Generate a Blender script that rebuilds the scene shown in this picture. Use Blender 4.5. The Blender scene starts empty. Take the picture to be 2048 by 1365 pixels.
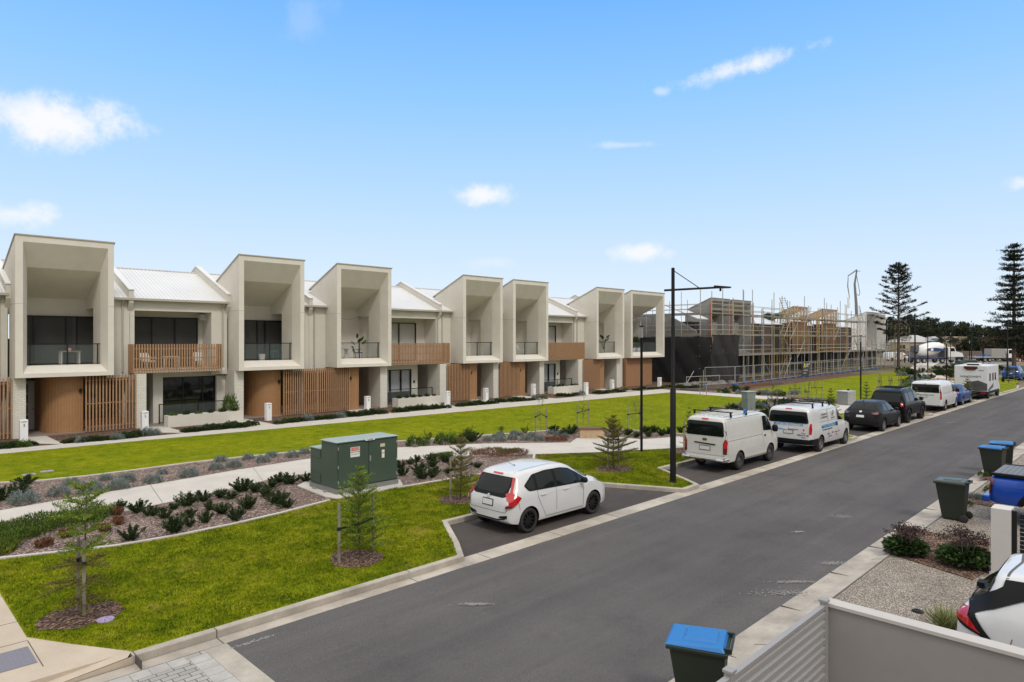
import bpy, bmesh, math, random
import numpy as np
from mathutils import Vector, Matrix
from mathutils.bvhtree import BVHTree
from mathutils.geometry import delaunay_2d_cdt
R = math.radians
random.seed(7); np.random.seed(7)
scn = bpy.context.scene
COL = scn.collection
# ------------------------------------------------------------ camera
F = 1331.0; HY = 680.6; TH = R(44.88); HC = 4.6      # focal px (2048 wide), horizon row, street angle, eye height above the lawn
CT, ST = math.cos(TH), math.sin(TH)
cam = bpy.data.cameras.new('camera'); camo = bpy.data.objects.new('camera', cam); COL.objects.link(camo)
camo.location = (0, 0, HC); camo.rotation_euler = (R(90), 0, TH - R(90))
cam.sensor_width = 36; cam.lens = F/2048*36; cam.shift_y = (HY-682.5)/2048; cam.clip_start = .1; cam.clip_end = 5000
scn.camera = camo
# ------------------------------------------------------------ sky, sun, exposure
SUN_EL, SUN_AZ = R(48), R(250)      # azimuth of the direction TO the sun, measured from +X towards +Y
w = bpy.data.worlds.new('World'); scn.world = w; w.use_nodes = True
wt = w.node_tree; wt.nodes.clear()
def wn(t, **k):
    n = wt.nodes.new(t)
    for a, b in k.items(): setattr(n, a, b)
    return n
def wl(a, b): wt.links.new(a, b)
wo = wn('ShaderNodeOutputWorld'); bg = wn('ShaderNodeBackground'); bg.inputs['Strength'].default_value = .11
wl(bg.outputs[0], wo.inputs[0])
sky = wn('ShaderNodeTexSky', sky_type='NISHITA', sun_disc=False)
sky.sun_elevation = SUN_EL; sky.sun_rotation = R(90) - SUN_AZ
sky.altitude = 0; sky.air_density = 1.0; sky.dust_density = 0.9; sky.ozone_density = 2.0
tc = wn('ShaderNodeTexCoord'); sep = wn('ShaderNodeSeparateXYZ'); wl(tc.outputs['Generated'], sep.inputs[0])
# air colour by elevation above the horizon
ramp = wn('ShaderNodeValToRGB'); wl(sep.outputs['Z'], ramp.inputs[0])
el = ramp.color_ramp.elements
SKYC = [(0.0, (8.0, 8.7, 9.2)), (.07, (6.9, 8.1, 9.5)), (.206, (4.75, 7.0, 9.6)), (.34, (2.85, 5.8, 9.6)), (.455, (1.75, 4.6, 9.6)), (1.0, (.8, 2.6, 7.0))]
while len(el) < len(SKYC): el.new(.5)
for e, (p, c) in zip(el, SKYC): e.position = p; e.color = (c[0]/10, c[1]/10, c[2]/10, 1)
sc = wn('ShaderNodeVectorMath', operation='SCALE'); wl(ramp.outputs[0], sc.inputs[0]); sc.inputs['Scale'].default_value = 10
mixs = wn('ShaderNodeMix', data_type='RGBA'); mixs.inputs[0].default_value = .93
wl(sky.outputs[0], mixs.inputs[6]); wl(sc.outputs[0], mixs.inputs[7])
cur = mixs.outputs[2]
CLOUD_L = 11.9
def sky_dir(px, py):
    k = (px-1024)/F; u = (HY-py)/F
    return Vector((CT + k*ST, ST - k*CT, u)).normalized()
# clouds: soft patches in fixed directions of the sky dome, broken up with noise
def cloud(px, py, wx, wy, tilt, dens, seed):
    global cur
    c = sky_dir(px, py); right = Vector((ST, -CT, 0)); up = right.cross(c).normalized()*1.0
    if up.z < 0: up = -up
    right = c.cross(up).normalized()
    if right.dot(Vector((ST, -CT, 0))) < 0: right = -right
    a = right*math.cos(tilt)+up*math.sin(tilt); b = -right*math.sin(tilt)+up*math.cos(tilt)
    wx /= F; wy /= F
    d1 = wn('ShaderNodeVectorMath', operation='DOT_PRODUCT'); wl(tc.outputs['Generated'], d1.inputs[0]); d1.inputs[1].default_value = a/wx
    d2 = wn('ShaderNodeVectorMath', operation='DOT_PRODUCT'); wl(tc.outputs['Generated'], d2.inputs[0]); d2.inputs[1].default_value = b/wy
    d3 = wn('ShaderNodeVectorMath', operation='DOT_PRODUCT'); wl(tc.outputs['Generated'], d3.inputs[0]); d3.inputs[1].default_value = c
    cm = wn('ShaderNodeCombineXYZ'); wl(d1.outputs['Value'], cm.inputs[0]); wl(d2.outputs['Value'], cm.inputs[1])
    ln = wn('ShaderNodeVectorMath', operation='LENGTH'); wl(cm.outputs[0], ln.inputs[0])
    nz = wn('ShaderNodeTexNoise'); nz.inputs['Scale'].default_value = 21; nz.inputs['Detail'].default_value = 9; nz.inputs['Roughness'].default_value = .66
    mp = wn('ShaderNodeVectorMath', operation='ADD'); wl(tc.outputs['Generated'], mp.inputs[0]); mp.inputs[1].default_value = (seed, seed*.7, 0)
    wl(mp.outputs[0], nz.inputs[0])
    m1 = wn('ShaderNodeMath', operation='MULTIPLY_ADD'); wl(nz.outputs[0], m1.inputs[0]); m1.inputs[1].default_value = -3.6
    wl(ln.outputs['Value'], m1.inputs[2])          # len - 3.2*noise
    mr = wn('ShaderNodeMapRange'); mr.interpolation_type = 'SMOOTHSTEP'; wl(m1.outputs[0], mr.inputs[0])
    mr.inputs[1].default_value = -.15; mr.inputs[2].default_value = -1.75; mr.inputs[3].default_value = 0; mr.inputs[4].default_value = dens
    gt = wn('ShaderNodeMath', operation='GREATER_THAN'); wl(d3.outputs['Value'], gt.inputs[0]); gt.inputs[1].default_value = .5
    ml = wn('ShaderNodeMath', operation='MULTIPLY'); wl(mr.outputs[0], ml.inputs[0]); wl(gt.outputs[0], ml.inputs[1])
    mx = wn('ShaderNodeMix', data_type='RGBA'); wl(ml.outputs[0], mx.inputs[0]); wl(cur, mx.inputs[6]); mx.inputs[7].default_value = (8.7, 8.85, 9.1, 1)
    cur = mx.outputs[2]
for a in ((115, 243, 98, 32, -.08, 1.0, 1.3), (20, 215, 45, 15, 0, .5, 2.2), (25, 428, 50, 16, -.05, .95, 3.1), (960, 388, 54, 17, .05, .95, 4.7), (1480, 135, 78, 14, .3, .9, 5.2),
          (1295, 505, 46, 14, .03, .9, 6.4), (1250, 290, 50, 5, .02, .35, 7.7), (1325, 183, 16, 6, 0, .4, 8.1), (2046, 365, 16, 9, 0, .7, 9.6), (990, 525, 40, 10, 0, .25, 10.2), (620, 25, 40, 30, .6, .14, 11.2)):
    cloud(*a)
# bright broken cloud added overhead and behind the viewer, out of view, for neutral daylight
nz = wn('ShaderNodeTexNoise'); nz.inputs['Scale'].default_value = 2.2; nz.inputs['Detail'].default_value = 6; wl(tc.outputs['Generated'], nz.inputs[0])
dv = wn('ShaderNodeVectorMath', operation='DOT_PRODUCT'); wl(tc.outputs['Generated'], dv.inputs[0]); dv.inputs[1].default_value = (-CT*1.0, -ST*1.0, 1.25)
ad = wn('ShaderNodeMath', operation='MULTIPLY_ADD'); wl(nz.outputs[0], ad.inputs[0]); ad.inputs[1].default_value = .25; wl(dv.outputs['Value'], ad.inputs[2])
mr = wn('ShaderNodeMapRange'); mr.interpolation_type = 'SMOOTHSTEP'; wl(ad.outputs[0], mr.inputs[0]); mr.inputs[1].default_value = .02; mr.inputs[2].default_value = .45; mr.inputs[3].default_value = 0; mr.inputs[4].default_value = .95
cr = wn('ShaderNodeValToRGB'); wl(nz.outputs[0], cr.inputs[0]); cr.color_ramp.elements[0].position = .3; cr.color_ramp.elements[1].position = .7
cr.color_ramp.elements[0].color = (.80, .77, .735, 1); cr.color_ramp.elements[1].color = (1, .97, .925, 1)
cs = wn('ShaderNodeVectorMath', operation='SCALE'); wl(cr.outputs[0], cs.inputs[0])
hz = wn('ShaderNodeMath', operation='MULTIPLY_ADD'); wl(sep.outputs['Z'], hz.inputs[0]); hz.inputs[1].default_value = .80*CLOUD_L; hz.inputs[2].default_value = .48*CLOUD_L; wl(hz.outputs[0], cs.inputs['Scale'])
mx = wn('ShaderNodeMix', data_type='RGBA'); wl(mr.outputs[0], mx.inputs[0]); wl(cur, mx.inputs[6]); wl(cs.outputs[0], mx.inputs[7]); cur = mx.outputs[2]
wl(cur, bg.inputs['Color'])
sun = bpy.data.lights.new('sun', 'SUN'); suno = bpy.data.objects.new('sun', sun); COL.objects.link(suno)
sun.energy = 1.45; sun.angle = R(10); sun.color = (1, .95, .88)
sd = Vector((math.cos(SUN_AZ)*math.cos(SUN_EL), math.sin(SUN_AZ)*math.cos(SUN_EL), math.sin(SUN_EL)))
suno.rotation_euler = sd.to_track_quat('Z', 'Y').to_euler()
scn.view_settings.view_transform = 'Standard'; scn.view_settings.look = 'None'; scn.view_settings.exposure = 0; scn.view_settings.gamma = 1
# ------------------------------------------------------------ helpers
def G(px, py, z=0.0):
    """the point of the plane at height z seen at a photo pixel (used to measure positions on the ground)"""
    d = (HC-z)*F/(py-HY); k = (px-1024)/F
    return (d*(CT+k*ST), d*(ST-k*CT), z)
class MB:
    def __init__(s): s.v = []; s.f = []; s.m = []; s.cm = 0
    def add(s, vs, fs, mi=None):
        o = len(s.v); s.v.extend([tuple(p) for p in vs])
        for f in fs: s.f.append(tuple(i+o for i in f)); s.m.append(s.cm if mi is None else mi)
        return s
    def mat(s, i): s.cm = i; return s
    def box(s, x0, x1, y0, y1, z0, z1):
        return s.add([(x0,y0,z0),(x1,y0,z0),(x1,y1,z0),(x0,y1,z0),(x0,y0,z1),(x1,y0,z1),(x1,y1,z1),(x0,y1,z1)],
                     [(0,3,2,1),(4,5,6,7),(0,1,5,4),(1,2,6,5),(2,3,7,6),(3,0,4,7)])
    def quad(s, a, b, c, d): return s.add([a,b,c,d], [(0,1,2,3)])
    def prism(s, pts, vec):
        """closed polygon (3-D points) pushed along vec"""
        n = len(pts); q = [Vector(p) for p in pts]; v = Vector(vec)
        nn = Vector((0,0,0))
        for i in range(n): nn += (q[i]-q[0]).cross(q[(i+1)%n]-q[0])
        if nn.dot(v) > 0: q = q[::-1]
        return s.add([tuple(p) for p in q]+[tuple(p+v) for p in q],
                     [tuple(range(n)), tuple(range(2*n-1, n-1, -1))]+[(i, i+n, (i+1)%n+n, (i+1)%n) for i in range(n)])
    def tube(s, p0, p1, r0, r1=None, n=8, caps=True):
        r1 = r0 if r1 is None else r1
        a, b = Vector(p0), Vector(p1); d = (b-a)
        if d.length < 1e-6: return s
        d.normalize(); u = d.cross(Vector((0,0,1)) if abs(d.z) < .9 else Vector((1,0,0))).normalized(); w_ = d.cross(u)
        vs = []
        for c, r in ((a, r0), (b, r1)):
            for i in range(n):
                t = 2*math.pi*i/n; vs.append(tuple(c+u*math.cos(t)*r+w_*math.sin(t)*r))
        fs = [(i, (i+1)%n, (i+1)%n+n, i+n) for i in range(n)]
        if caps: fs += [tuple(range(n-1,-1,-1)), tuple(range(n, 2*n))]
        return s.add(vs, fs)
    def path(s, pts, r, n=6):
        rr = r if isinstance(r, (list, tuple)) else [r]*len(pts)
        for i in range(len(pts)-1): s.tube(pts[i], pts[i+1], rr[i], rr[i+1], n)
        return s
    def lathe(s, prof, n=24, c=(0,0,0), axis='z'):
        vs = []; m = len(prof)
        for i in range(n):
            t = 2*math.pi*i/n; ct, st = math.cos(t), math.sin(t)
            for r, z in prof:
                p = (r*ct, r*st, z) if axis == 'z' else ((r*ct, z, -r*st) if axis == 'y' else (z, r*ct, r*st))
                vs.append((p[0]+c[0], p[1]+c[1], p[2]+c[2]))
        fs = [(i*m+j, ((i+1)%n)*m+j, ((i+1)%n)*m+j+1, i*m+j+1) for i in range(n) for j in range(m-1)]
        return s.add(vs, fs)
    def build(s, name, mats, parent=None, smooth=False, bevel=0, scale=1.0, autosm=None):
        me = bpy.data.meshes.new(name)
        vs = s.v if scale == 1.0 else [(a*scale, b*scale, c*scale) for a, b, c in s.v]
        me.from_pydata(vs, [], s.f); me.update()
        if not isinstance(mats, (list, tuple)): mats = [mats]
        for m in mats: me.materials.append(m)
        if len(mats) > 1: me.polygons.foreach_set('material_index', s.m)
        if smooth: me.polygons.foreach_set('use_smooth', [True]*len(me.polygons))
        o = bpy.data.objects.new(name, me); COL.objects.link(o)
        if parent: o.parent = parent
        if smooth and autosm:
            try: me.set_sharp_from_angle(angle=R(autosm))
            except Exception: pass
        if bevel:
            b = o.modifiers.new('bevel', 'BEVEL'); b.width = bevel; b.segments = 2; b.limit_method = 'ANGLE'; b.angle_limit = R(40)
        return o
def tag(o, label=None, cat=None, group=None, kind=None):
    if label: o['label'] = label
    if cat: o['category'] = cat
    if group: o['group'] = group
    if kind: o['kind'] = kind
    return o
def thing(name, label, cat, loc=(0,0,0), rz=0.0, group=None):
    o = bpy.data.objects.new(name, None); COL.objects.link(o); o.empty_display_size = .2
    o.location = loc; o.rotation_euler = (0,0,rz); return tag(o, label, cat, group)
def dup(root, loc, rz=0.0, label=None, group=None, scale=None):
    r = root.copy(); COL.objects.link(r); r.location = loc; r.rotation_euler = (0,0,rz)
    if scale: r.scale = scale if isinstance(scale, (tuple, list)) else (scale,)*3
    if label: r['label'] = label
    if group: r['group'] = group
    for ch in list(root.children):
        c = ch.copy(); COL.objects.link(c); c.parent = r
        for g_ in list(ch.children):
            d = g_.copy(); COL.objects.link(d); d.parent = c
    return r
# ------------------------------------------------------------ materials
MATS = {}
def mat(name, col, rough=.7, metal=0.0, spec=.5, var=0.0, vscale=3.0, bump=0.0, bscale=20.0, var2=None, coat=0.0, alpha=1.0, trans=0.0, emis=None, coord='Object', dirt=0.0):
    if name in MATS: return MATS[name]
    m = bpy.data.materials.new(name); m.use_nodes = True; t = m.node_tree; n = t.nodes; l = t.links
    b = n['Principled BSDF']; b.inputs['Roughness'].default_value = rough; b.inputs['Metallic'].default_value = metal
    b.inputs['Specular IOR Level'].default_value = spec; b.inputs['Base Color'].default_value = (*col, 1)
    b.inputs['Coat Weight'].default_value = coat; b.inputs['Coat Roughness'].default_value = .05
    b.inputs['Alpha'].default_value = alpha; b.inputs['Transmission Weight'].default_value = trans
    if emis: b.inputs['Emission Color'].default_value = (*emis[0], 1); b.inputs['Emission Strength'].default_value = emis[1]
    tcn = n.new('ShaderNodeTexCoord'); co = tcn.outputs[coord]
    c = None
    if var or var2:
        nz = n.new('ShaderNodeTexNoise'); nz.inputs['Scale'].default_value = vscale; nz.inputs['Detail'].default_value = 6; nz.inputs['Roughness'].default_value = .65
        l.new(co, nz.inputs[0])
        rp = n.new('ShaderNodeValToRGB'); l.new(nz.outputs[0], rp.inputs[0])
        c2 = var2 if var2 else tuple(min(1, x*(1+var)) for x in col); c1 = col if var2 else tuple(x*(1-var) for x in col)
        rp.color_ramp.elements[0].position = .32; rp.color_ramp.elements[1].position = .68
        rp.color_ramp.elements[0].color = (*c1, 1); rp.color_ramp.elements[1].color = (*c2, 1)
        c = rp.outputs[0]
    if dirt:
        nz = n.new('ShaderNodeTexNoise'); nz.inputs['Scale'].default_value = vscale*.37; nz.inputs['Detail'].default_value = 9; nz.inputs['Roughness'].default_value = .7
        l.new(co, nz.inputs[0])
        rp = n.new('ShaderNodeMapRange'); l.new(nz.outputs[0], rp.inputs[0]); rp.inputs[1].default_value = .45; rp.inputs[2].default_value = .75; rp.inputs[3].default_value = 1; rp.inputs[4].default_value = 1-dirt
        mx = n.new('ShaderNodeVectorMath'); mx.operation = 'SCALE'; l.new(rp.outputs[0], mx.inputs['Scale'])
        if c is not None: l.new(c, mx.inputs[0])
        else: mx.inputs[0].default_value = col
        c = mx.outputs[0]
    if c is not None: l.new(c, b.inputs['Base Color'])
    if bump:
        nz = n.new('ShaderNodeTexNoise'); nz.inputs['Scale'].default_value = bscale; nz.inputs['Detail'].default_value = 4
        l.new(co, nz.inputs[0]); bp = n.new('ShaderNodeBump'); bp.inputs['Strength'].default_value = bump; bp.inputs['Distance'].default_value = .02
        l.new(nz.outputs[0], bp.inputs['Height']); l.new(bp.outputs[0], b.inputs['Normal'])
    MATS[name] = m; return m
# ============================================================ SETTING: ground, road, kerbs, paths, lawns, beds
def nodes_mat(name, build, rough=.9):
    if name in MATS: return MATS[name]
    m = bpy.data.materials.new(name); m.use_nodes = True; t = m.node_tree
    b = t.nodes['Principled BSDF']; b.inputs['Roughness'].default_value = rough; b.inputs['Specular IOR Level'].default_value = .15 if rough > .7 else .5
    tcn = t.nodes.new('ShaderNodeTexCoord')
    def N(ty, **k):
        n = t.nodes.new(ty)
        for a, v in k.items():
            if a.startswith('i_'): n.inputs[a[2:].replace('_', ' ')].default_value = v
            else: setattr(n, a, v)
        return n
    def noise(scale, detail=5, rough_=.6, src=None):
        n = N('ShaderNodeTexNoise'); n.inputs['Scale'].default_value = scale; n.inputs['Detail'].default_value = detail; n.inputs['Roughness'].default_value = rough_
        t.links.new(src or tcn.outputs['Object'], n.inputs[0]); return n.outputs[0]
    def ramp(src, stops):
        r = N('ShaderNodeValToRGB'); t.links.new(src, r.inputs[0]); e = r.color_ramp.elements
        while len(e) < len(stops): e.new(.5)
        for q, (p, c) in zip(e, stops): q.position = p; q.color = (*c, 1) if len(c) == 3 else c
        return r.outputs[0]
    def mix(fac, a, b_, mode='MIX'):
        x = N('ShaderNodeMix', data_type='RGBA', blend_type=mode)
        for s, i in ((fac, 0), (a, 6), (b_, 7)):
            if isinstance(s, (int, float)): x.inputs[i].default_value = s
            elif isinstance(s, tuple): x.inputs[i].default_value = (*s, 1)
            else: t.links.new(s, x.inputs[i])
        return x.outputs[2]
    def bump(src, strength, dist=.02):
        bp = N('ShaderNodeBump'); bp.inputs['Strength'].default_value = strength; bp.inputs['Distance'].default_value = dist
        t.links.new(src, bp.inputs['Height']); t.links.new(bp.outputs[0], b.inputs['Normal'])
    build(t, tcn, N, noise, ramp, mix, bump, b)
    MATS[name] = m; return m
def grass_b(dull):
    def f(t, tcn, N, noise, ramp, mix, bump, b):
        a = ramp(noise(.35, 4), [(.36, (.12, .18, .002)), (.5, (.20, .240, .003)), (.64, (.28, .285, .005))])
        c = ramp(noise(2.4, 6, .7), [(.36, (.09, .145, .002)), (.5, (.19, .225, .003)), (.66, (.32, .295, .03))])
        x = mix(.5, a, c)
        brown = ramp(noise(1.3 if dull else .8, 7, .75), [(.60, (0, 0, 0)), (.74, (1, 1, 1))])
        x = mix(mix(1.0, brown, (.55, .55, .55) if dull else (.28, .28, .28), 'MULTIPLY'), x, (.21, .165, .05))
        fine = ramp(noise(38, 4, .8), [(.32, (.45, .5, .4)), (.7, (1.35, 1.3, 1.3))])
        x = mix(1.0, x, fine, 'MULTIPLY')
        lo, hi = ((.62,.68,.6), (1.3,1.24,1.4)) if dull else ((.86,.89,.86), (1.13,1.1,1.15))
        x = mix(1.0, x, ramp(noise(1.7, 7, .72), [(.38, lo), (.5, (1,1,1)), (.62, hi)]), 'MULTIPLY')
        t.links.new(x, b.inputs['Base Color']); b.inputs['Specular IOR Level'].default_value = .06; bump(noise(60, 3, .8), .6, .03)
    return f
M_grass = nodes_mat('lawn_grass', grass_b(False)); M_verge = nodes_mat('verge_grass', grass_b(True))
def asph_b(c0, c1):
    def f(t, tcn, N, noise, ramp, mix, bump, b):
        x = ramp(noise(.45, 5), [(.3, c0), (.7, c1)])
        x = mix(1.0, x, ramp(noise(90, 3, .9), [(.3, (.45, .45, .45)), (.55, (1.05, 1.05, 1.05)), (.72, (2.3, 2.3, 2.3))]), 'MULTIPLY')
        # long faint wheel-path streaks
        mp = N('ShaderNodeMapping'); mp.inputs['Scale'].default_value = (.05, 1.1, 1); t.links.new(tcn.outputs['Object'], mp.inputs[0])
        x = mix(1.0, x, ramp(noise(2, 4, .6, mp.outputs[0]), [(.35, (.9, .9, .9)), (.65, (1.1, 1.09, 1.08))]), 'MULTIPLY')
        x = mix(1.0, x, ramp(noise(.8, 9, .8), [(.36, (.88,.88,.89)), (.47, (1,1,1)), (.60, (1,1,1)), (.70, (1.10,1.09,1.08))]), 'MULTIPLY')
        t.links.new(x, b.inputs['Base Color']); bump(noise(150, 2), .35, .006)
    return f
M_asph = nodes_mat('road_asphalt', asph_b((.094, .088, .088), (.116, .109, .108)), .88)
M_bay = nodes_mat('bay_asphalt', asph_b((.066, .058, .055), (.090, .078, .073)), .9)
def conc_b(c0, c1, sp=.12):
    def f(t, tcn, N, noise, ramp, mix, bump, b):
        x = ramp(noise(1.1, 7, .65), [(.3, c0), (.7, c1)])
        x = mix(1.0, x, ramp(noise(70, 3, .8), [(.3, (1-sp,)*3), (.7, (1+sp,)*3)]), 'MULTIPLY')
        t.links.new(x, b.inputs['Base Color']); bump(noise(80, 3), .15, .005)
    return f
M_kerb = nodes_mat('kerb_concrete', conc_b((.28, .25, .215), (.54, .49, .42), .16), .85)
M_path = nodes_mat('path_concrete', conc_b((.46, .43, .39), (.55, .52, .475), .22), .85)
M_pave = nodes_mat('pavement_concrete', conc_b((.44, .37, .29), (.54, .46, .37), .08), .85)
M_joint = mat('joint_dark', (.09, .08, .07), .9)
def mulch_b(c):
    def f(t, tcn, N, noise, ramp, mix, bump, b):
        v = N('ShaderNodeTexVoronoi'); v.inputs['Scale'].default_value = 31; t.links.new(tcn.outputs['Object'], v.inputs[0])
        s = N('ShaderNodeSeparateColor'); t.links.new(v.outputs['Color'], s.inputs[0])
        x = ramp(s.outputs[0], [(0, tuple(q*.35 for q in c)), (.5, c), (.78, tuple(min(1, q*2.0) for q in c)), (1, tuple(min(1, q*3.2+.04) for q in c))])
        x = mix(1.0, x, ramp(noise(1.5, 5), [(.3, (.8,)*3), (.7, (1.15,)*3)]), 'MULTIPLY')
        t.links.new(x, b.inputs['Base Color']); bump(v.outputs['Distance'], .8, .03)
    return f
M_mulch = nodes_mat('bark_mulch', mulch_b((.155, .115, .098))); M_mulchd = nodes_mat('dark_mulch', mulch_b((.10, .062, .045)))
def agg_b(t, tcn, N, noise, ramp, mix, bump, b):
    v = N('ShaderNodeTexVoronoi'); v.inputs['Scale'].default_value = 75; t.links.new(tcn.outputs['Object'], v.inputs[0])
    s = N('ShaderNodeSeparateColor'); t.links.new(v.outputs['Color'], s.inputs[0])
    x = ramp(s.outputs[0], [(0, (.06, .05, .042)), (.45, (.21, .175, .145)), (.8, (.34, .29, .24)), (1, (.6, .56, .5))])
    x = mix(1.0, x, ramp(noise(1.2, 5), [(.3, (.85,)*3), (.7, (1.15,)*3)]), 'MULTIPLY')
    t.links.new(x, b.inputs['Base Color']); bump(v.outputs['Distance'], .4, .01)
M_agg = nodes_mat('exposed_aggregate', agg_b, .8)
def paver_b(t, tcn, N, noise, ramp, mix, bump, b):
    br = N('ShaderNodeTexBrick'); br.offset = .5; br.inputs['Scale'].default_value = 1; br.inputs['Brick Width'].default_value = .23; br.inputs['Row Height'].default_value = .115
    br.inputs['Mortar Size'].default_value = .007; br.inputs['Color1'].default_value = (.30, .285, .265, 1); br.inputs['Color2'].default_value = (.38, .365, .34, 1); br.inputs['Mortar'].default_value = (.10, .095, .09, 1)
    t.links.new(tcn.outputs['Object'], br.inputs[0])
    x = mix(1.0, br.outputs[0], ramp(noise(50, 3, .8), [(.3, (.8,)*3), (.7, (1.2,)*3)]), 'MULTIPLY')
    t.links.new(x, b.inputs['Base Color'])
M_paver = nodes_mat('road_pavers', paver_b, .85)
def dirt_b(t, tcn, N, noise, ramp, mix, bump, b):
    x = ramp(noise(.08, 6, .6), [(.35, (.13, .11, .06)), (.6, (.20, .165, .12))])
    x = mix(1.0, x, ramp(noise(3, 6, .8), [(.3, (.7,)*3), (.7, (1.3,)*3)]), 'MULTIPLY')
    t.links.new(x, b.inputs['Base Color'])
M_dirt = nodes_mat('bare_ground', dirt_b, .95)

def poly2(pts, z, tri=True):
    """flat polygon, triangulated"""
    n = len(pts); v2 = [Vector((p[0], p[1])) for p in pts]
    vs, _, fs, *_ = delaunay_2d_cdt(v2, [], [list(range(n))], 1, 1e-5)
    out = []
    for f in fs:
        a, b_, c = [vs[i] for i in f[:3]]
        if (b_-a).x*(c-a).y-(b_-a).y*(c-a).x < 0: f = list(f)[::-1]
        out.append(tuple(f))
    return [(v.x, v.y, z) for v in vs], out
def sheet(name, pts, z, m, kind='structure', side=0.0, label=None, cat=None):
    mb = MB(); v, f = poly2(pts, z); mb.add(v, f)
    if side:
        n = len(pts); ar = sum(pts[i][0]*pts[(i+1)%n][1]-pts[(i+1)%n][0]*pts[i][1] for i in range(n))
        q = pts if ar > 0 else pts[::-1]
        mb.add([(p[0], p[1], z) for p in q]+[(p[0], p[1], z-side) for p in q], [(i, i+n, (i+1)%n+n, (i+1)%n) for i in range(n)])
    o = mb.build(name, m); tag(o, kind=kind)
    return o
def offs(pts, d):
    """mitred offset of an open polyline, to its right for d>0"""
    out = []; n = len(pts)
    for i in range(n):
        p = Vector(pts[i][:2]); t0 = (p-Vector(pts[i-1][:2])).normalized() if i else None; t1 = (Vector(pts[i+1][:2])-p).normalized() if i < n-1 else None
        if t0 is None: t0 = t1
        if t1 is None: t1 = t0
        n0 = Vector((t0.y, -t0.x)); n1 = Vector((t1.y, -t1.x)); nn = (n0+n1)
        nn = nn.normalized() if nn.length > 1e-6 else n0
        out.append(tuple(p+nn*(d/max(.45, nn.dot(n0)))))
    return out
def ribbon(mb, pts, w, z0, z1, bottom=False):
    """raised strip of width w to the right of pts"""
    r = offs(pts, w)
    for i in range(len(pts)-1):
        a, b_, c, d = pts[i][:2], pts[i+1][:2], r[i+1], r[i]
        mb.add([(*d, z1), (*c, z1), (*b_, z1), (*a, z1), (*d, z0), (*c, z0), (*b_, z0), (*a, z0)], [(0,1,2,3), (4,5,1,0), (6,7,3,2)])
    mb.add([(*pts[0][:2], z1), (*r[0], z1), (*r[0], z0), (*pts[0][:2], z0)], [(0,3,2,1)])
    mb.add([(*pts[-1][:2], z1), (*r[-1], z1), (*r[-1], z0), (*pts[-1][:2], z0)], [(0,1,2,3)])
def GP(*pp, z=0.0): return [G(x, y, z)[:2] for x, y in pp]
ZR = -.12
sheet('ground', [(-400,-400), (1600,-400), (1600,1600), (-400,1600)], -.14, M_dirt)
sheet('road', [(4.2,4.95), (92,4.95), (92,10.46), (4.2,10.46)], ZR, M_asph)
sheet('parking_bay', [(9.0,10.92), (74,10.92), (74,13.5), (9.0,13.5)], ZR, M_bay)
# brick-paved threshold across the street
sheet('paved_crossing', [(-8,4.2), (3.87,4.2), (3.87,10.46), (-8,10.46)], ZR, M_paver)
mb = MB(); mb.box(3.87,4.2,4.35,10.46,ZR-.01,ZR+.004); tag(mb.build('paving_edge_strip', M_kerb), kind='structure')
mb = MB()
for i in range(int(5.9/.25)): mb.box(3.60,3.86,4.6+i*.25,4.6+i*.25+.238,ZR-.01,ZR+.006)
for i in range(30): mb.box(3.58-.25*(i+1),3.58-.25*(i+1)+.238,10.2,10.44,ZR-.01,ZR+.006)
tag(mb.build('paving_border', mat('light_paver', (.40,.385,.36), .85, var=.15, vscale=3)), kind='structure')
# ---- kerb line on the park side
BAYS = [(9.25,18.4), (19.16,33.4), (34.1,47.5), (48.2,60.5), (61.2,71.6)]
kl = [(2.97,10.9)]
for a, b_ in BAYS: kl += [(a,10.88), (a+.5, 11.6), (a+1.5,13.25), (b_-1.1,13.2), (b_,10.86)]
kl += [(72.3,10.86), (79,10.75), (84,11.3), (88,13), (90,16), (90.5,20)]
mb = MB(); ribbon(mb, kl, .15, ZR-.02, .008); KERB = tag(mb.build('kerb', M_kerb, bevel=.02), kind='structure')
mb = MB(); ribbon(mb, [(2.9,10.73), (9.3,10.73)], .26, ZR-.02, ZR+.004); ribbon(mb, [(9.15,10.93), (74,10.93)], .48, ZR-.02, ZR+.007); ribbon(mb, [(74,10.7), (84,10.7), (92,11.5)], .3, ZR-.02, ZR+.006)
ribbon(mb, [(-8,10.73), (2.9,10.73)], .26, ZR-.02, ZR+.004)
tag(mb.build('gutter', M_kerb), kind='structure')
mb = MB()
for i in range(30):
    x = 9.86+i*2.35; mb.box(x, x+.014, 10.455, 10.92, ZR, ZR+.010)
for x in (4.16, 7.9): mb.box(x, x+.015, 10.47, 10.745, ZR, ZR+.0075); mb.box(x, x+.014, 10.743, 10.9, ZR, .0115)
mb.box(3.0,3.012,10.47,10.9,ZR,.0115)
tag(mb.build('kerb_joints', M_joint), kind='structure')
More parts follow.
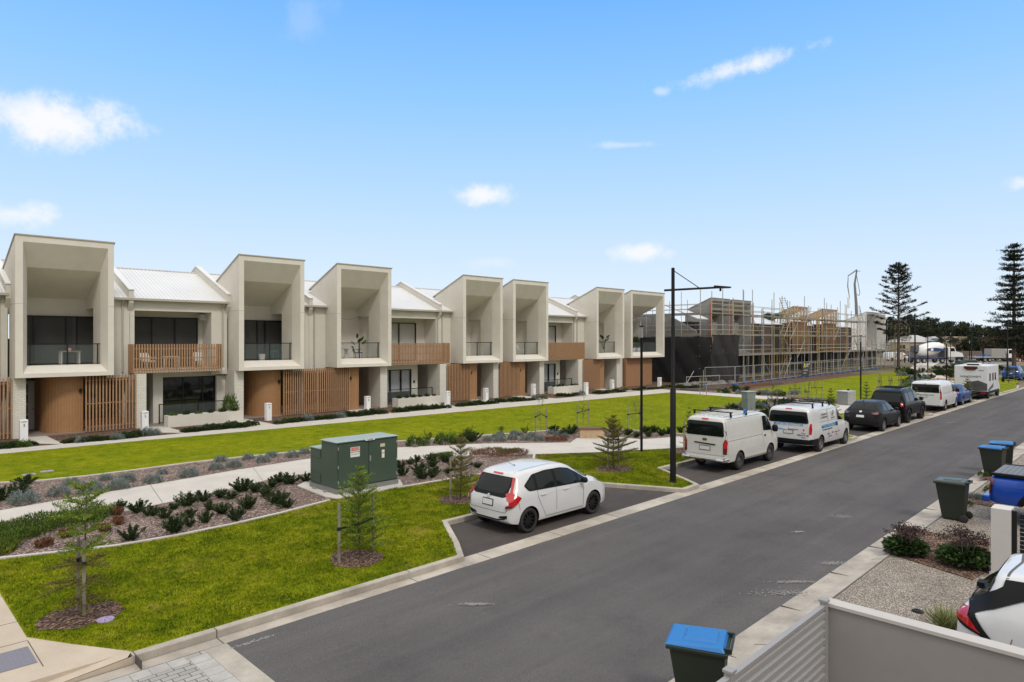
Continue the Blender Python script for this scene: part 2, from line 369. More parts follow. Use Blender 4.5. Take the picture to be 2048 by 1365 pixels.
# ---- the lawn slab with everything in the park laid on it
lawn = kl+[(90.5,60), (2.0,60), (2.0,12.6)]
sheet('lawn_verge', [p for p in kl]+[(90.5,16.7), (22,16.0), (2.0,24), (2.0,12.6)], 0, M_verge, side=.13)
lawn1 = GP((0,908.7),(260,884),(520,861),(916,824.6),(1340,785.5),(1450,793),(1562,801),(1640,809),(1560,832),(1480,848),(1379,872),(1240,860),(1191,856),(1124,861),(942,874),(794,884),(619,902),(500,914),(384,926),(269,941.5),(173,953.5),(77,963),(0,966.5),(-200,972),(-260,925))
sheet('lawn', lawn1, .004, M_grass)
lawn2 = [(54.5,17.0), (54.5,27.5), (72,28.6), (92,29.2), (108,28.6), (96,24), (83,20.6), (79,18.6), (76,17.0)]
sheet('lawn', lawn2, .004, M_grass)
sheet('garden_bed', GP((1379,871.5),(1379,874),(1480,850),(1560,836),(1640,812),(1660,812),(1650,830),(1560,845)) , .006, M_mulch) if False else None
sheet('park_ground', [(2.0,16), (96,16), (100,60), (-20,60), (-20,25), (2.0,25)], -.006, M_mulchd)
sheet('sidewalk_side', [(2.02,60), (2.02,12.6), (3.0,10.93), (1.6,10.93), (-14,10.93), (-14,60)], -.002, M_pave, side=.12)
# kerb ramp falling to the crossing
mb = MB(); mb.add([(3.0,10.92,.006), (2.9,10.75,-.0), (1.6,10.75,ZR+.005), (1.6,11.6,-.02), (2.0,12.5,.004)], [(0,4,3,2,1)]); mb.add([(3.0,10.75,0), (3.0,10.75,ZR), (1.6,10.75,ZR)], [(0,2,1)])
tag(mb.build('kerb_ramp', M_pave), kind='structure')
mb = MB()
for k in range(3): mb.box(-6, 2.0, 13.4+1.5*k, 13.412+1.5*k, -.01, .001)
mb.box(1.98,1.992,11.3,12.45,-.01,.001); mb.box(-3,2.0,12.45,12.462,-.01,.001)
tag(mb.build('pavement_joints', M_joint), kind='structure')
mb = MB(); mb.box(1.30,1.95,11.5,12.2,0,.006)
for i in range(11):
    for j in range(10): mb.lathe([(.017,.006),(.012,.011),(0,.011)], 6, (1.33+j*.064, 11.53+i*.064, 0))
tag(mb.build('tactile_pad', mat('tactile_grey', (.19,.185,.22), .7)), 'grey studded tactile paving pad on the corner pavement', 'tactile paving')
# wide pale path through the park, then along the parking bays
path_poly = GP((0,1022.7),(154,995.8),(315,968.8),(477,940.8),(560,927.7),(619,918.6),(710,905),(794,896.4),(965,888.5),(1141,886.5),(1154,877),(1235,875),(1280,880),(1330,876.5),(1379,872))+[(36,16.6),(52,16.7),(76,16.5),(78,15.9),(76,14.9),(52,14.7),(36,14.6)]+GP((1379,895.5),(1300,900),(1191,905.7),(1064.7,909.8),(925,914.6),(794,921.3),(619,948),(560,955),(423,988),(265,1020.8),(90,1050),(0,1064),(-300,1110),(-300,1070))
sheet('park_path', path_poly, .022, M_path, side=.02)
mb = MB()
for a, b_ in (((104,1004),(120,1043)), ((506,936),(525,963)), ((960,889),(985,912)), ((300,971),(325,1007))):
    p, q = Vector(G(*a)), Vector(G(*b_)); n_ = (q-p).normalized(); s_ = Vector((-n_.y, n_.x, 0))*.006; mb.add([tuple(p-s_+Vector((0,0,.026))), tuple(q-s_+Vector((0,0,.026))), tuple(q+s_+Vector((0,0,.026))), tuple(p+s_+Vector((0,0,.026)))], [(0,1,2,3)])
tag(mb.build('path_joints', M_joint), kind='structure')
# path along the terraces and the cross path
ter_low = GP((-300,930),(0,908.7),(260,884),(520,861),(916,824.6),(1340,785.5)); ter_up = GP((1322,779),(898,817),(512,853.5),(219,881.8),(0,899.6),(-300,921))
sheet('terrace_path', ter_low+ter_up, .02, M_path, side=.02)
mb = MB()
for x in range(5, 52, 4): mb.box(x, x+.02, 31+2.55*(52-x)/52, 36-2.55*(x)/52, .0, .024) if False else None
sheet('cross_path', GP((1340,785.5),(1322,779),(1345,781.2),(1450,788),(1570,796),(1662,805.5),(1690,811),(1662,812),(1562,801.5),(1450,793.5)), .024, M_path, side=.02)
sheet('winding_path', GP((1905,775),(1879,767),(1852.7,756.5),(1826,746),(1820,737),(1826,732),(1835.6,727.4),(1856,724.5),(1895,724.5),(1876.5,727.4),(1862,734.7),(1863,741),(1879,750),(1895,757),(1912,765.7),(1930,772)), .03, M_path, side=.05)
# mulch beds
bedA = GP((0,966),(77,962.5),(173,953),(269,941),(384.6,925.6),(500,913.3),(619,901.3),(700,893),(794,883.3),(942,873.3),(1124.5,860),(1191,855.7),(1240,859.5),(1348,867),(1379,871),(1330,876),(1280,880),(1235,876),(1154,877.5),(1141,886.8),(965,888.8),(794,897),(710,905.5),(619,919),(560,928),(477,941),(315,969),(154,996),(0,1023),(-200,1050),(-200,980))
sheet('garden_bed', bedA, .012, M_mulch)
bedB = GP((0,1117),(115,1105),(231,1092),(346,1072.7),(461.5,1049.6),(560,1026.7),(656,1001.5),(792.4,976.3),(892,959.7),(971.7,946.3),(1020,933),(1064,925),(1066,909.5),(925,914.5),(794,921),(619,948),(560,955),(423,988),(265,1020.8),(90,1050),(0,1064),(-250,1102),(-250,1125))
sheet('garden_bed', bedB, .012, M_mulch)
mb = MB()
ribbon(mb, GP((-200,975),(0,966.5),(77,962.5),(173,953),(269,941),(384.6,925.6),(500,913.3),(619,901.3),(700,893),(794,883.3),(942,873.3),(1124.5,860),(1191,855.7),(1240,859.5),(1348,867),(1379,871)), .12, 0, .04)
ribbon(mb, GP((-250,1125),(0,1117),(115,1105),(231,1092),(346,1072.7),(461.5,1049.6),(560,1026.7),(656,1001.5)), .1, 0, .035)
ribbon(mb, GP((792.4,976.3),(892,959.7),(971.7,946.3),(1020,933),(1064,925),(1066,909.5)), .1, 0, .035)
tag(mb.build('bed_edging', M_path), kind='structure')
sheet('kiosk_pad', GP((594,974),(618,962),(700,952),(800,962),(806,973),(760,984),(674,1000),(650,996)), .04, M_path, side=.04)
# garden strip in front of the terraces, beds by the bays, beds on the far side
sheet('terrace_bed', ter_up[::-1]+[(60.5,38), (60.5,46), (-12,46), (-12,36)], .006, M_mulchd)
sheet('garden_bed', [(33.5,16.75), (36,20.6), (41,22.3), (50.5,21.2), (50.5,16.75)], .010, M_mulch)
sheet('garden_bed', [(53.0,22), (53.2,30.5), (58,28.6), (60,26.4), (56,21.8)], .010, M_mulch)
sheet('garden_bed', [(70,17.0), (80,19.2), (84,20.8), (90,21.5), (80,16.8)], .010, M_mulch)
sheet('garden_bed', [(92,18), (100,22), (112,26), (125,26), (125,16), (100,15)], .010, M_mulch)
sheet('far_lawn', [(78,11.2), (90,12), (102,14), (100,17.5), (88,17.5), (80,15.5)], .02, M_verge)
sheet('far_pavement', [(92,-30), (92,11), (100,13.5), (140,22), (230,8), (230,-30)], -.11, M_bay)
sheet('far_street', [(120,27), (150,36), (210,34), (260,22), (260,14), (180,22), (140,24)], -.10, mat('site_ground', (.24,.21,.18), .9, var=.25, vscale=.3))
# right-hand side of the street: roll-over kerb strip, aggregate drives, planting pockets
mb = MB(); ribbon(mb, [(92,4.96), (-8,4.96)][::-1][:1]+[(92,4.96)], .34, ZR-.02, ZR+.02) if False else None
mb.add([(-8,4.35,-.02), (92,4.35,-.02), (92,4.60,-.095), (-8,4.60,-.095)], [(0,1,2,3)]); mb.add([(-8,4.60,-.095), (92,4.60,-.095), (92,4.95,-.114), (-8,4.95,-.114)], [(0,1,2,3)])
tag(mb.build('gutter', M_kerb), kind='structure')
mb = MB()
for i in range(34):
    x = 2.1+i*2.4; mb.box(x, x+.013, 4.35, 4.94, -.12, -.092) if i % 1 == 0 else None
for x in (9.9, 12.3, 15.5, 15.9, 18.4): mb.add([(x,4.35,-.017), (x+.014,4.35,-.017), (x+.014,4.6,-.091), (x,4.6,-.091)], [(0,1,2,3)])
tag(mb.build('kerb_joints', M_joint), kind='structure')
sheet('driveway', [(-8,-60), (92,-60), (92,4.34), (-8,4.34)], -.02, M_agg, side=.1)
mb = MB(); mb.box(7.5, 92, 4.325, 4.345, -.03, -.012); tag(mb.build('kerb_joints', M_joint), kind='structure')
BEDR = [(15.35,4.52), (15.1,4.1), (13.9,2.6), (14.4,2.3), (16.0,2.5), (17.1,3.3), (18.1,4.3)]
sheet('garden_bed', GP((1764,1102),(1945,1159),(1978,1141),(1978,1078),(1880,1068),(1815,1052)), -.005, M_mulchd)
sheet('garden_bed', GP((1925,1003),(1998,1016),(1996,998),(1960,992),(1925,990)), -.005, M_mulchd)
sheet('garden_bed', GP((1958,957),(1990,962),(1990,950),(1968,949)), -.005, M_mulchd)
# small marks on the road: scuffs and paint smears
mb = MB()
def scuff(px, py, wx, wy, seed):
    rr = random.Random(seed)
    c = G(px, py, ZR)
    for k in range(260):
        a = (px+rr.gauss(0, wx), py+rr.gauss(0, wy)*.8); p = G(*a, ZR); s = rr.uniform(.005, .018); zz = ZR+.004+k*.00003+seed*.0012
        mb.add([(p[0]-s, p[1]-s*.7, zz), (p[0]+s*.8, p[1]-s, zz), (p[0]+s, p[1]+s*.6, zz), (p[0]-s*.6, p[1]+s, zz)], [(0,1,2,3)])
scuff(1686,1034,12,2.2,1); scuff(1590,1165,22,1.5,2); scuff(1665,1128,14,2,3); scuff(1596,1065,5,.8,4); scuff(950,1210,14,1.5,5); scuff(1900,846,8,.6,6); scuff(1570,1188,30,4,7)
for p0, p1 in (((462,1297),(548,1271)),):
    for k in range(70):
        t_ = k/70; p = G(p0[0]+(p1[0]-p0[0])*t_, p0[1]+(p1[1]-p0[1])*t_+random.gauss(0,1.2), ZR); s = random.uniform(.008,.03)
        zz = ZR+.004+k*.00005; mb.add([(p[0]-s, p[1]-s*.7, zz), (p[0]+s*.8, p[1]-s, zz), (p[0]+s, p[1]+s*.6, zz)], [(0,1,2)])
tag(mb.build('road_scuffs', mat('scuff', (.25,.24,.23), .9)), kind='structure')
# ---- grass blades on the near lawns (numpy)
def inpoly(x, y, poly):
    c = np.zeros(x.shape, bool); n = len(poly)
    for i in range(n):
        x1, y1 = poly[i]; x2, y2 = poly[i-1]
        if y1 == y2: continue
        c ^= ((y1 > y) != (y2 > y)) & (x < (x2-x1)*(y-y1)/(y2-y1)+x1)
    return c
def blades(name, poly, holes, n, hmin, hmax, m, z=0.0, far=0):
    xs = [p[0] for p in poly]; ys = [p[1] for p in poly]
    X = np.random.uniform(min(xs), max(xs), n*4); Y = np.random.uniform(min(ys), max(ys), n*4)
    k = inpoly(X, Y, poly)
    for h in holes: k &= ~inpoly(X, Y, h)
    X, Y = X[k][:n], Y[k][:n]; n = len(X)
    a = np.random.uniform(0, 2*math.pi, n); h = np.random.uniform(hmin, hmax, n); wd = h*np.random.uniform(.14, .25, n)+.002
    lx, ly = np.random.normal(0, .5, n)*h, np.random.normal(0, .5, n)*h
    V = np.empty((n, 3, 3), np.float32)
    V[:, 0] = np.stack([X-np.cos(a)*wd, Y-np.sin(a)*wd, np.full(n, z-.003)], 1); V[:, 1] = np.stack([X+np.cos(a)*wd, Y+np.sin(a)*wd, np.full(n, z-.003)], 1)
    V[:, 2] = np.stack([X+lx, Y+ly, z+h], 1)
    me = bpy.data.meshes.new(name); me.vertices.add(3*n); me.loops.add(3*n); me.polygons.add(n)
    me.vertices.foreach_set('co', V.ravel()); me.loops.foreach_set('vertex_index', np.arange(3*n, dtype=np.int32)); me.polygons.foreach_set('loop_start', np.arange(0, 3*n, 3, dtype=np.int32))
    me.update(); me.materials.append(m); o = bpy.data.objects.new(name, me); COL.objects.link(o); return tag(o, kind='stuff')
RINGS = []
def ring_poly(px, py, rx, ry, n=18):
    c = G(px, py); return [(c[0]+rx*math.cos(2*math.pi*i/n)*random.uniform(.88, 1.1), c[1]+ry*math.sin(2*math.pi*i/n)*random.uniform(.88, 1.1)) for i in range(n)]
for a in ((160,1232,.62,.55), (712,1117,.55,.6), (918,1000,.6,.6), (1228,938,.75,.65), (1367,902,.8,.6)): RINGS.append(ring_poly(*a))
for q in RINGS: sheet('mulch_ring', q, .012, M_mulchd)
verge_in = [(2.02,12.6), (2.97,10.92)]+kl[1:6]+[(18.5,10.9), (19.16,10.9), (20.75,13.3), (30,13.3), (30,16), (22,17), (14,22), (2.02,21)]
M_blade = nodes_mat('grass_blade', lambda t, tcn, N, noise, ramp, mix, bump, b: t.links.new(mix(1.0, mix(1.0, ramp(noise(9, 4, .7), [(.36, (.55,.6,.5)), (.5, (1,1,1)), (.64, (1.3,1.24,1.35))]), ramp(noise(1.7, 7, .72), [(.38, (.60,.68,.6)), (.5, (1,1,1)), (.62, (1.3,1.22,1.5))]), 'MULTIPLY'), mix(.32, ramp(noise(.75, 7, .75), [(.34, (.05, .11, .002)), (.45, (.125, .18, .003)), (.53, (.20, .23, .004)), (.60, (.30, .28, .03)), (.66, (.29, .19, .09))]), ramp(noise(130, 2), [(.3, (.05, .09, .002)), (.55, (.15, .19, .004)), (.7, (.32, .30, .07))])), 'MULTIPLY'), b.inputs['Base Color']))
blades('grass_blades', verge_in, [bedB, path_poly]+RINGS, 230000, .018, .045, M_blade)
blades('grass_blades', lawn1, [], 60000, .02, .045, M_blade)
# ============================================================ TERRACE HOUSES
S_ = .9746                                   # terrace measurements were taken with the eye 4.72 m up; scale to 4.6
M_rend = mat('render_beige', (.665,.63,.56), .85, var=.04, vscale=1.2, bump=.15, bscale=60, dirt=.10)
M_rend2 = mat('render_wall', (.62,.59,.525), .85, var=.04, vscale=1.2, bump=.15, bscale=60, dirt=.08)
def brick_b(t, tcn, N, noise, ramp, mix, bump, b):
    mp = N('ShaderNodeMapping'); mp.inputs['Rotation'].default_value = (R(90), 0, 0); t.links.new(tcn.outputs['Object'], mp.inputs[0])
    sp = N('ShaderNodeSeparateXYZ'); t.links.new(tcn.outputs['Object'], sp.inputs[0]); ad = N('ShaderNodeMath', operation='ADD'); t.links.new(sp.outputs[0], ad.inputs[0]); t.links.new(sp.outputs[1], ad.inputs[1])
    cb = N('ShaderNodeCombineXYZ'); t.links.new(ad.outputs[0], cb.inputs[0]); t.links.new(sp.outputs[2], cb.inputs[1])
    br = N('ShaderNodeTexBrick'); br.inputs['Scale'].default_value = 1; br.inputs['Brick Width'].default_value = .24; br.inputs['Row Height'].default_value = .086; br.inputs['Mortar Size'].default_value = .008
    br.inputs['Color1'].default_value = (.62,.60,.53,1); br.inputs['Color2'].default_value = (.68,.66,.59,1); br.inputs['Mortar'].default_value = (.46,.44,.39,1)
    t.links.new(cb.outputs[0], br.inputs[0]); t.links.new(br.outputs[0], b.inputs['Base Color']); bump(br.outputs['Fac'], -.6, .01)
M_jnt = mat('joint_beige', (.33,.31,.26), .9)
M_brick = nodes_mat('white_brick', brick_b, .8)
def roof_b(t, tcn, N, noise, ramp, mix, bump, b):
    wv = N('ShaderNodeTexWave', wave_type='BANDS', bands_direction='X'); wv.inputs['Scale'].default_value = 1.55; t.links.new(tcn.outputs['Object'], wv.inputs[0])
    x = mix(1.0, (.655,.66,.66), ramp(wv.outputs[0], [(0, (.72,)*3), (.16, (1,)*3), (1, (1,)*3)]), 'MULTIPLY')
    x = mix(1.0, x, ramp(noise(.6, 5), [(.3, (.93,)*3), (.7, (1.03,)*3)]), 'MULTIPLY')
    t.links.new(x, b.inputs['Base Color']); bump(wv.outputs[0], .35, .03)
M_roof = nodes_mat('white_roof', roof_b, .45)
M_cap = mat('white_capping', (.66,.66,.645), .45, var=.04)
M_trim = mat('beige_metal', (.42,.40,.345), .5, var=.03)
M_wood = mat('slat_timber', (.37,.215,.115), .6, var=.14, vscale=7)
def vclad_b(t, tcn, N, noise, ramp, mix, bump, b):
    sp = N('ShaderNodeSeparateXYZ'); t.links.new(tcn.outputs['Object'], sp.inputs[0])
    m1 = N('ShaderNodeMath', operation='MULTIPLY'); t.links.new(sp.outputs[0], m1.inputs[0]); m1.inputs[1].default_value = 9.0
    fr = N('ShaderNodeMath', operation='FRACT'); t.links.new(m1.outputs[0], fr.inputs[0])
    x = ramp(fr.outputs[0], [(0, (.14,.08,.04)), (.07, (.33,.17,.075)), (.93, (.355,.185,.08)), (1, (.14,.08,.04))])
    x = mix(1.0, x, ramp(noise(4, 4), [(.3, (.9,)*3), (.7, (1.08,)*3)]), 'MULTIPLY')
    t.links.new(x, b.inputs['Base Color'])
M_clad = nodes_mat('timber_cladding', vclad_b, .6)
M_brown = mat('brown_panel', (.31,.165,.085), .65, var=.06, vscale=2)
M_black = mat('black_metal', (.012,.012,.013), .45, metal=.3)
M_glassd = mat('dark_window_glass', (.006,.007,.009), .04, spec=.8)
def glass_b(t, tcn, N, noise, ramp, mix, bump, b):
    b.inputs['Base Color'].default_value = (.16,.19,.18,1); b.inputs['Alpha'].default_value = .16; b.inputs['Specular IOR Level'].default_value = .35
M_bal = nodes_mat('balustrade_glass', glass_b, .03)
M_curt = mat('curtain_grey', (.34,.34,.35), .9, var=.25, vscale=12)
M_blind = mat('blind_white', (.58,.60,.62), .5, var=.03)
M_blindd = mat('blind_charcoal', (.02,.021,.023), .6)
M_doorw = mat('door_white', (.62,.63,.63), .5)
M_floor = mat('porch_tile', (.24,.20,.17), .6, var=.1)
M_inside = mat('dark_interior', (.03,.028,.026), .9)
M_planter = mat('planter_render', (.60,.575,.51), .85, var=.04, bump=.15, bscale=50)
YB, YW, YE, YR_ = 38.7, 40.2, 39.95, 44.9    # box front, recessed wall, eave, ridge
MR = .415
def roofz(y): return 7.0+(y-YE)*MR if y <= YR_ else 7.0+(YR_-YE)*MR-(y-YR_)*MR
class HB:
    """collects the meshes of one house; world measures in, local scaled metres out"""
    sx = 1.0
    def __init__(s, x0, label, cat='terrace house'):
        s.x0 = x0; s.root = thing('terrace_house', label, cat, (x0*S_, 39.2*S_, 0), 0, 'two-storey terrace houses in a row')
    def mb(s): return MB()
    def put(s, mb, name, m, parent=None, **k):
        mb.v = [((a*s.sx-s.x0)*S_, (b-39.2)*S_, c*S_) for a, b, c in mb.v]
        if name in ('upper_wall', 'side_wall', 'ground_wall', 'porch_wall') and len(mb.v) > 8 and len(mb.v) % 8 == 0 and len(mb.f)*8 == len(mb.v)*6:
            o = None
            for i in range(0, len(mb.v), 8):
                q = MB(); q.add(mb.v[i:i+8], [(0,3,2,1),(4,5,6,7),(0,1,5,4),(1,2,6,5),(2,3,7,6),(3,0,4,7)]); o = q.build(name, m, parent or s.root, **k)
            return o
        return mb.build(name, m, parent or s.root, **k)
def window(h, x0, x1, y, z0, z1, mull, panes=None, name='window', parent=None, curt=None):
    """frame with a glass pane; mull = list of x positions; curt = list of (xa, xb, za, zb, material) seen behind the glass"""
    m = MB(); t = .06
    m.box(x0, x1, y-.05, y+.05, z0, z0+t); m.box(x0, x1, y-.05, y+.05, z1-t, z1)
    for x in [x0, x1-t]+[q-t/2 for q in mull]: m.box(x, x+t, y-.053, y+.047, z0+t, z1-t)
    f = h.put(m, name, M_black, parent)
    g = MB(); g.box(x0+.02, x1-.02, y+.0, y+.02, z0+.03, z1-.03); h.put(g, 'pane', M_glassd if not curt else (M_glassc if curt[0][4] is M_blind else M_glasst), f)
    if curt:
        bk_ = MB(); bk_.box(x0, x1, y+.45, y+.47, z0, z1); h.put(bk_, 'dark_room', M_inside, f)  # near-black sheet paints the unlit room behind the glass
        for i, (xa, xb, za, zb, mm) in enumerate(curt):
            c = MB()
            if mm is M_curt:
                n = max(4, int((xb-xa)/.055)); pts = [(xa+(xb-xa)*k/n, y+.16+(.035 if k % 2 else 0)) for k in range(n+1)]
                for k in range(n): c.add([(*pts[k], za), (*pts[k+1], za), (*pts[k+1], zb), (*pts[k], zb)], [(0,1,2,3)])
            else: c.box(xa, xb, y+.10, y+.12, za, zb)
            h.put(c, 'curtain' if mm is M_curt else 'blind', mm, f)
    return f
def tglass_b(t, tcn, N, noise, ramp, mix, bump, b):
    b.inputs['Base Color'].default_value = (.03,.034,.036,1); b.inputs['Alpha'].default_value = .5; b.inputs['Specular IOR Level'].default_value = .45
M_glasst = nodes_mat('tinted_glass', tglass_b, .03)
def cglass_b(t, tcn, N, noise, ramp, mix, bump, b):
    b.inputs['Base Color'].default_value = (.10,.11,.115,1); b.inputs['Alpha'].default_value = .12; b.inputs['Specular IOR Level'].default_value = .6
M_glassc = nodes_mat('clear_glass', cglass_b, .03)
def railing(h, x0, x1, y, zf, posts, name='balustrade', hgt=1.08, side=None):
    m = MB(); m.box(x0, x1, y-.025, y+.025, zf+hgt-.05, zf+hgt); m.box(x0, x1, y-.015, y+.015, zf+.04, zf+.07)
    for x in posts: m.box(x-.025, x+.025, y-.024, y+.024, zf, zf+hgt-.05)
    r = h.put(m, name, M_black)
    g = MB(); g.box(x0+.03, x1-.03, y-.006, y+.006, zf+.09, zf+hgt-.07); h.put(g, 'glass_panel', M_bal, r)
    return r
def slats(h, x0, x1, y, z0, z1, pitch, name, wd=.045, dp=.09, ret=None, m_=None, back=None):
    m = MB(); n = max(1, int(round((x1-x0)/pitch)))
    for i in range(n+1):
        x = x0+(x1-x0)*i/n; m.box(x-wd/2, x+wd/2, y-dp, y, z0, z1)
    for z in (z0+.25, (z0+z1)/2, z1-.25): m.box(x0, x1, y+.003, y+.04, z-.03, z+.03)
    if ret:                                             # side return of a balcony screen
        nn = int(ret/pitch)
        for i in range(nn+1): m.box(x0-.045, x0+.0, y+.05+i*pitch-.0, y+.05+i*pitch+wd, z0, z1)
        for i in range(nn+1): m.box(x1+.023, x1+.065, y+.05+i*pitch-.0, y+.05+i*pitch+wd, z0, z1)
    return h.put(m, name, m_ or M_wood)
def shell(h, X0, X1, rec, boxx):
    """roof, gutter, party wall caps, recessed upper wall, back of the house. rec=(xa,xb) of plain upper wall"""
    r = MB(); n0 = X0+.12; n1 = X1-.12
    for (xa, xb, ya) in (((n0, n1, YE),) if not boxx else ((rec[0], rec[1], YE), (boxx[0]-.02, boxx[1]+.02, 41.6))):
        pr = [(xa, ya, roofz(ya)), (xa, YR_, roofz(YR_)), (xa, 50, roofz(50)), (xa, 50, roofz(50)-.08), (xa, YR_, roofz(YR_)-.09), (xa, ya, roofz(ya)-.08)]
        r.prism(pr, (xb-xa, 0, 0))
        k = int((xb-xa)/.2)
        for i in range(1, k): r.box(xa+i*.2-.012, xa+i*.2+.012, YR_-.06, YR_+.06, roofz(YR_)-.0, roofz(YR_)+.05)
        r.box(xa, xb, YR_-.12, YR_+.12, roofz(YR_)-.03, roofz(YR_)+.03)
    h.put(r, 'roof', M_roof)
    for xb in (X0, X1):
        p = MB(); a = xb-.13; 
        if xb == X1 and not h.last: pass
        p.prism([(a, YE-.05, 6.75), (a, YE-.05, 7.42), (a, YR_, roofz(YR_)+.40), (a, 50, roofz(50)+.40), (a, 50, 6.0), (a, YW+.2, 6.0)], (.24, 0, 0)) if (xb == X0 or h.last) else None
        if p.v:
            pw = h.put(p, 'party_wall', M_rend2)
            c = MB(); c.prism([(a-.03, YE-.09, 7.425), (a-.03, YR_, roofz(YR_)+.405), (a-.03, 50, roofz(50)+.405), (a-.03, 50, roofz(50)+.46), (a-.03, YR_, roofz(YR_)+.47), (a-.03, YE-.09, 7.47)], (.30, 0, 0)); h.put(c, 'capping', M_cap, pw)
    w_ = MB(); xa, xb = rec
    w_.box(xa, xb, YW, YW+.25, 2.7, 6.88)
    w_.box(X0, X1, 49.5, 49.9, 0, 4.8)
    h.put(w_, 'upper_wall', M_rend2)
    g = MB(); xa, xb = rec; g.box(xa, xb, YE-.12, YE+.02, 6.88, 7.0); g.box(xa, xb, YE+.02, YW+.02, 6.86, 6.94); gg = h.put(g, 'gutter', M_trim)
    sw = MB(); sw.box(X0, X0+.11, 41, 49.5, 0, 6.8); sw.box(X1-.11, X1, 41, 49.5, 0, 6.8); h.put(sw, 'side_wall', M_rend2)
def downpipe(h, x, z0=3.0):
    d = MB(); d.tube((x, YW-.06, z0), (x, YW-.06, 6.6), .045, n=10); d.tube((x, YW-.06, 6.6), (x, YE-.05, 6.9), .045, n=10)
    for z in (3.6, 5.2, 6.4): d.box(x-.06, x+.06, YW-.03, YW+.001, z, z+.03)
    h.put(d, 'downpipe', M_trim)
def boxroom(h, bx0, bx1, ext=1.25, right_open=False, back=None, door_recess=None, ltrans=True):
    """the projecting framed balcony room"""
    s = MB(); T0, B0 = 9.70, 2.92; D = .8
    ml, mr_ = .30, .27
    fo = [(bx0, B0), (bx1, B0), (bx1, T0), (bx0, T0)]                     # front outer (x,z)
    fi = [(bx0+ml, B0+.20), (bx1-mr_, B0+.20), (bx1-mr_, 9.40), (bx0+ml, 9.40)]
    bi = [(bx0+ml+.28, 3.47), (bx1-mr_-.15, 3.47), (bx1-mr_-.15, 8.27), (bx0+ml+.28, 8.27)]
    V = [(x, YB, z) for x, z in fo]+[(x, YB, z) for x, z in fi]+[(x, YB+D, z) for x, z in bi]
    s.add(V, [(i, (i+1)%4, (i+1)%4+4, i+4) for i in range(4)]+[(i+4, (i+1)%4+4, (i+1)%4+8, i+8) for i in range(4)])
    yb_ = 42.1
    side = lambda x: [(x, YB, B0), (x, YB, T0), (x, yb_, 8.25), (x, yb_, 6.5), (x, YW+.1, 6.5), (x, YW+.1, B0)]
    s.add(side(bx0), [(0,1,2,3,4,5)]); 
    if not right_open: s.add(side(bx1), [(5,4,3,2,1,0)])
    else:
        # opening in the right-hand cheek
        a = side(bx1); s.add([(bx1, YB, B0), (bx1, YB+.85, B0), (bx1, YB+.85, T0-.37), (bx1, YB, T0)], [(0,1,2,3)])
        s.add([(bx1, YB+.85, B0), (bx1, YW+.1, B0), (bx1, YW+.1, 3.4), (bx1, YB+.85, 3.4)], [(0,1,2,3)])
        s.add([(bx1-mr_-.15, YB+D, B0), (bx1-mr_-.15, YB+D, 8.27), (bx1, YB+D+.05, 8.27), (bx1, YB+D+.05, B0)], [(0,1,2,3)])
    s.add([(bx0, YB, B0), (bx1, YB, B0), (bx1, YW+1.2, B0), (bx0, YW+1.2, B0)], [(0,3,2,1)])
    # inside: floor, cheeks, sloping ceiling, back wall
    xl, xr = bx0+ml+.28, bx1-mr_-.15; yf = YB+D; yk = 42.5
    zc = lambda y: 8.27-.44*(y-yf)
    s.add([(xl, yf, 3.47), (xr, yf, 3.47), (xr, yf+.01, 3.40), (xr, yk, 3.40), (xl, yk, 3.40), (xl, yf+.01, 3.40)], [(0,1,2,3,4,5)]); s.add([(xr, yf+1.4, 3.40), (xr+ext, yf+1.4, 3.40), (xr+ext, yk, 3.40), (xr, yk, 3.40)], [(0,1,2,3)])
    s.add([(xl, yf, 3.3), (xl, yf, 8.27), (xl, yk, zc(yk)), (xl, yk, 3.3)], [(0,1,2,3)])
    s.add([(xl-1.2 if ltrans else xl, yf, 8.27), (xr, yf, 8.27), (xr, yk, zc(yk)), (xl, yk, zc(yk))], [(3,2,1,0)]) if False else s.add([(xl, yf, 8.27), (xr, yf, 8.27), (xr, yk, zc(yk)), (xl, yk, zc(yk))], [(3,2,1,0)])
    if not right_open:
        yo = door_recess or 40.9; zo = 6.43; xe = xr+ext
        s.add([(xr, yf, 3.3), (xr, yo, 3.3), (xr, yo, zo), (xr, yf, zo)], [(0,1,2,3)]); s.add([(xr, yf, zo), (xr, yk, zo), (xr, yk, zc(yk)), (xr, yf, 8.27)], [(0,1,2,3)])
        s.add([(xr, yo, 3.3), (xr+.22, yo, 3.3), (xr+.22, yo, zo), (xr, yo, zo)], [(0,1,2,3)])
        s.add([(xr, yo, zo), (xe, yo, zo), (xe, yk, zo), (xr, yk, zo)], [(0,1,2,3)]); s.add([(xe, yo, 3.3), (xe, yk, 3.3), (xe, yk, zo), (xe, yo, zo)], [(0,1,2,3)])
        s.add([(xl, yk, 3.3), (xe, yk, 3.3), (xe, yk, zc(yk)), (xl, yk, zc(yk))], [(0,1,2,3)])
    else:
        s.add([(xl, yk, 3.3), (xr+.4, yk, 3.3), (xr+.4, yk, zc(yk)), (xl, yk, zc(yk))], [(0,1,2,3)]) if not right_open else None
    rf = h.put(s, 'projecting_frame', M_rend)
    j = MB(); j.box(bx0-.004, bx0-.0005, YB, 41.6, 6.44, 6.455); j.box(bx0, bx0+ml, YB-.004, YB-.0005, 6.44, 6.455); h.put(j, 'panel_joint', M_jnt, rf); j = MB(); j.box(bx1-mr_, bx1, YB-.004, YB-.0005, 6.44, 6.455); h.put(j, 'panel_joint', M_jnt, rf)
    j = MB(); j.box(bx0-.004, bx0-.0005, 40.12, 40.135, 3.0, 6.44); h.put(j, 'panel_joint', M_jnt, rf)
